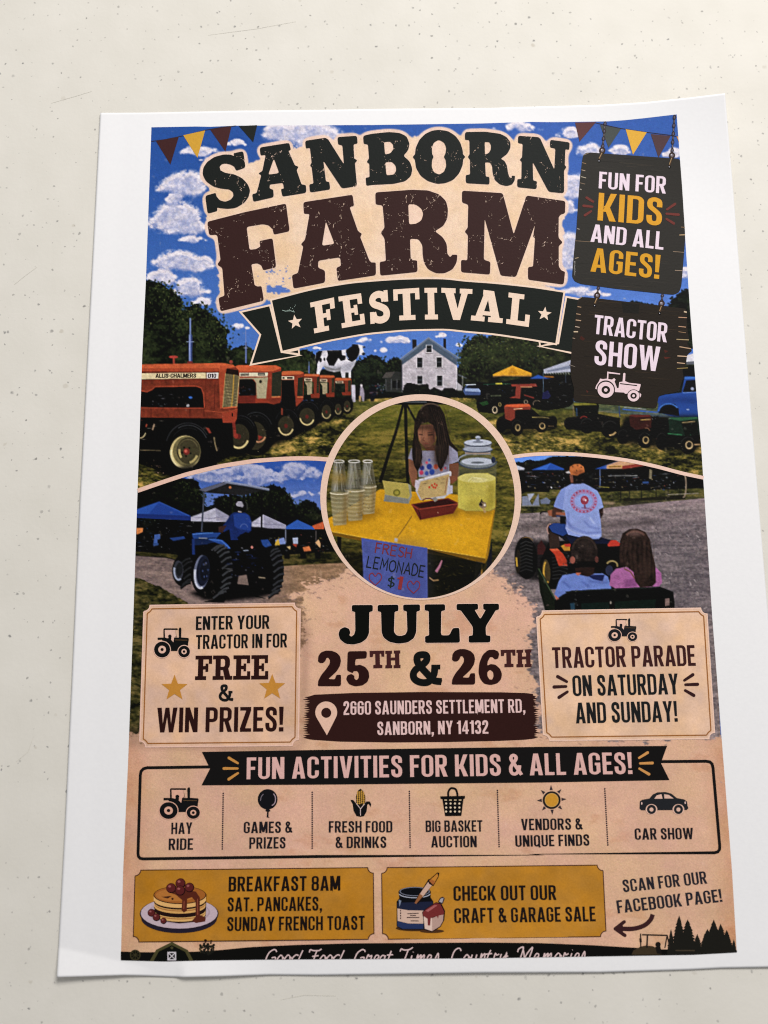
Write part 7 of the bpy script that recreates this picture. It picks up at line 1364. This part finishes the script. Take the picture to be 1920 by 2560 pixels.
def scr(fl, k, strokes, w_=9.5):
    L = []
    for s_ in strokes: L += [(z, SC) for z in seg(k, spline(s_), w_)]
    fl.layers(L + [CLIP], 14)
def letter_o(x, y, r=24): return [(x + r, y - 26), (x + 4, y - 34), (x - r, y - 4), (x - r, y + 20), (x, y + 34), (x + r, y + 10), (x + r, y - 20), (x + r * 1.7, y - 10)]
fl = Flat()
G = lambda x: [[(x + 78, 778), (x + 70, 764), (x + 52, 762), (x + 20, 785), (x, 825), (x - 6, 850), (x + 6, 870)], [(x + 40, 822), (x + 68, 820), (x + 60, 850), (x + 40, 870)]]
D = lambda x: [[(x + 28, 806), (x + 10, 800), (x - 16, 822), (x - 22, 850)], [(x + 60, 766), (x + 34, 822), (x + 18, 860)]]
scr(fl, 'K2', G(48) + [letter_o(150, 838, 20), letter_o(205, 836, 20)] + D(262))
scr(fl, 'K2', [[(370, 782), (378, 762), (400, 768), (440, 768), (462, 756)], [(428, 768), (415, 800), (400, 845), (385, 870)], [(392, 812), (440, 806)], letter_o(470, 838, 20), letter_o(520, 836, 20)] + D(572))
scr(fl, 'K2', G(712) + [[(790, 850), (808, 806), (815, 800), (820, 812), (838, 806), (832, 830), (826, 860)], [(858, 838), (884, 828), (890, 808), (872, 804), (856, 832), (852, 856)], [(936, 810), (920, 804), (902, 824), (900, 856)], [(942, 804), (932, 832), (928, 856)], [(985, 770), (968, 815), (955, 856)], [(952, 802), (998, 798)]])
scr(fl, 'K2', [[(1050, 776), (1060, 756), (1082, 764), (1120, 760), (1146, 744)], [(1112, 762), (1098, 800), (1080, 845), (1070, 866)], [(1140, 804), (1132, 832), (1126, 860)], [(1148, 780), (1150, 778)], [(1168, 856), (1182, 804), (1186, 808), (1180, 830), (1204, 802), (1208, 810), (1200, 835), (1228, 802), (1232, 812), (1222, 850)], [(1254, 836), (1280, 826), (1284, 806), (1268, 802), (1252, 830), (1248, 856)], [(1310, 836), (1334, 790), (1338, 812), (1332, 850)]])
scr(fl, 'K2', [[(1508, 772), (1500, 754), (1482, 752), (1458, 772), (1440, 815), (1436, 850), (1444, 870)], letter_o(1545, 834, 20), [(1592, 798), (1584, 825), (1580, 850)], [(1626, 798), (1618, 825), (1612, 850)]])
scr(fl, 'K3', [[(58, 850), (70, 796), (74, 800), (68, 820), (92, 792), (97, 802), (90, 840)], [(140, 764), (118, 812), (108, 850)], [(100, 796), (150, 790)], [(158, 846), (172, 796), (178, 790), (184, 802), (204, 794)], [(220, 794), (212, 820), (224, 830), (248, 808), (260, 788), (246, 840)], [(256, 815), (270, 806)]])
scr(fl, 'K3', [[(342, 780), (350, 756), (384, 742), (374, 790), (352, 850)], [(382, 744), (390, 800), (394, 820), (420, 780), (452, 744), (446, 776), (432, 815), (430, 835)], [(470, 826), (496, 814), (498, 794), (482, 792), (466, 820), (464, 846)], [(528, 846), (542, 794), (546, 798), (540, 818), (566, 790), (570, 798), (562, 822), (590, 790), (594, 800), (586, 838)], letter_o(640, 822, 20), [(678, 840), (692, 792), (698, 786), (704, 800), (724, 790)], [(748, 788), (738, 820), (736, 842)], [(752, 764), (754, 762)], [(772, 824), (798, 812), (800, 792), (784, 790), (768, 818), (766, 846)], [(820, 820), (842, 776), (846, 798), (838, 838)]])
fl.build('script_lettering', foot, 2.8, 'pale script line cut off by the lower edge of the print')
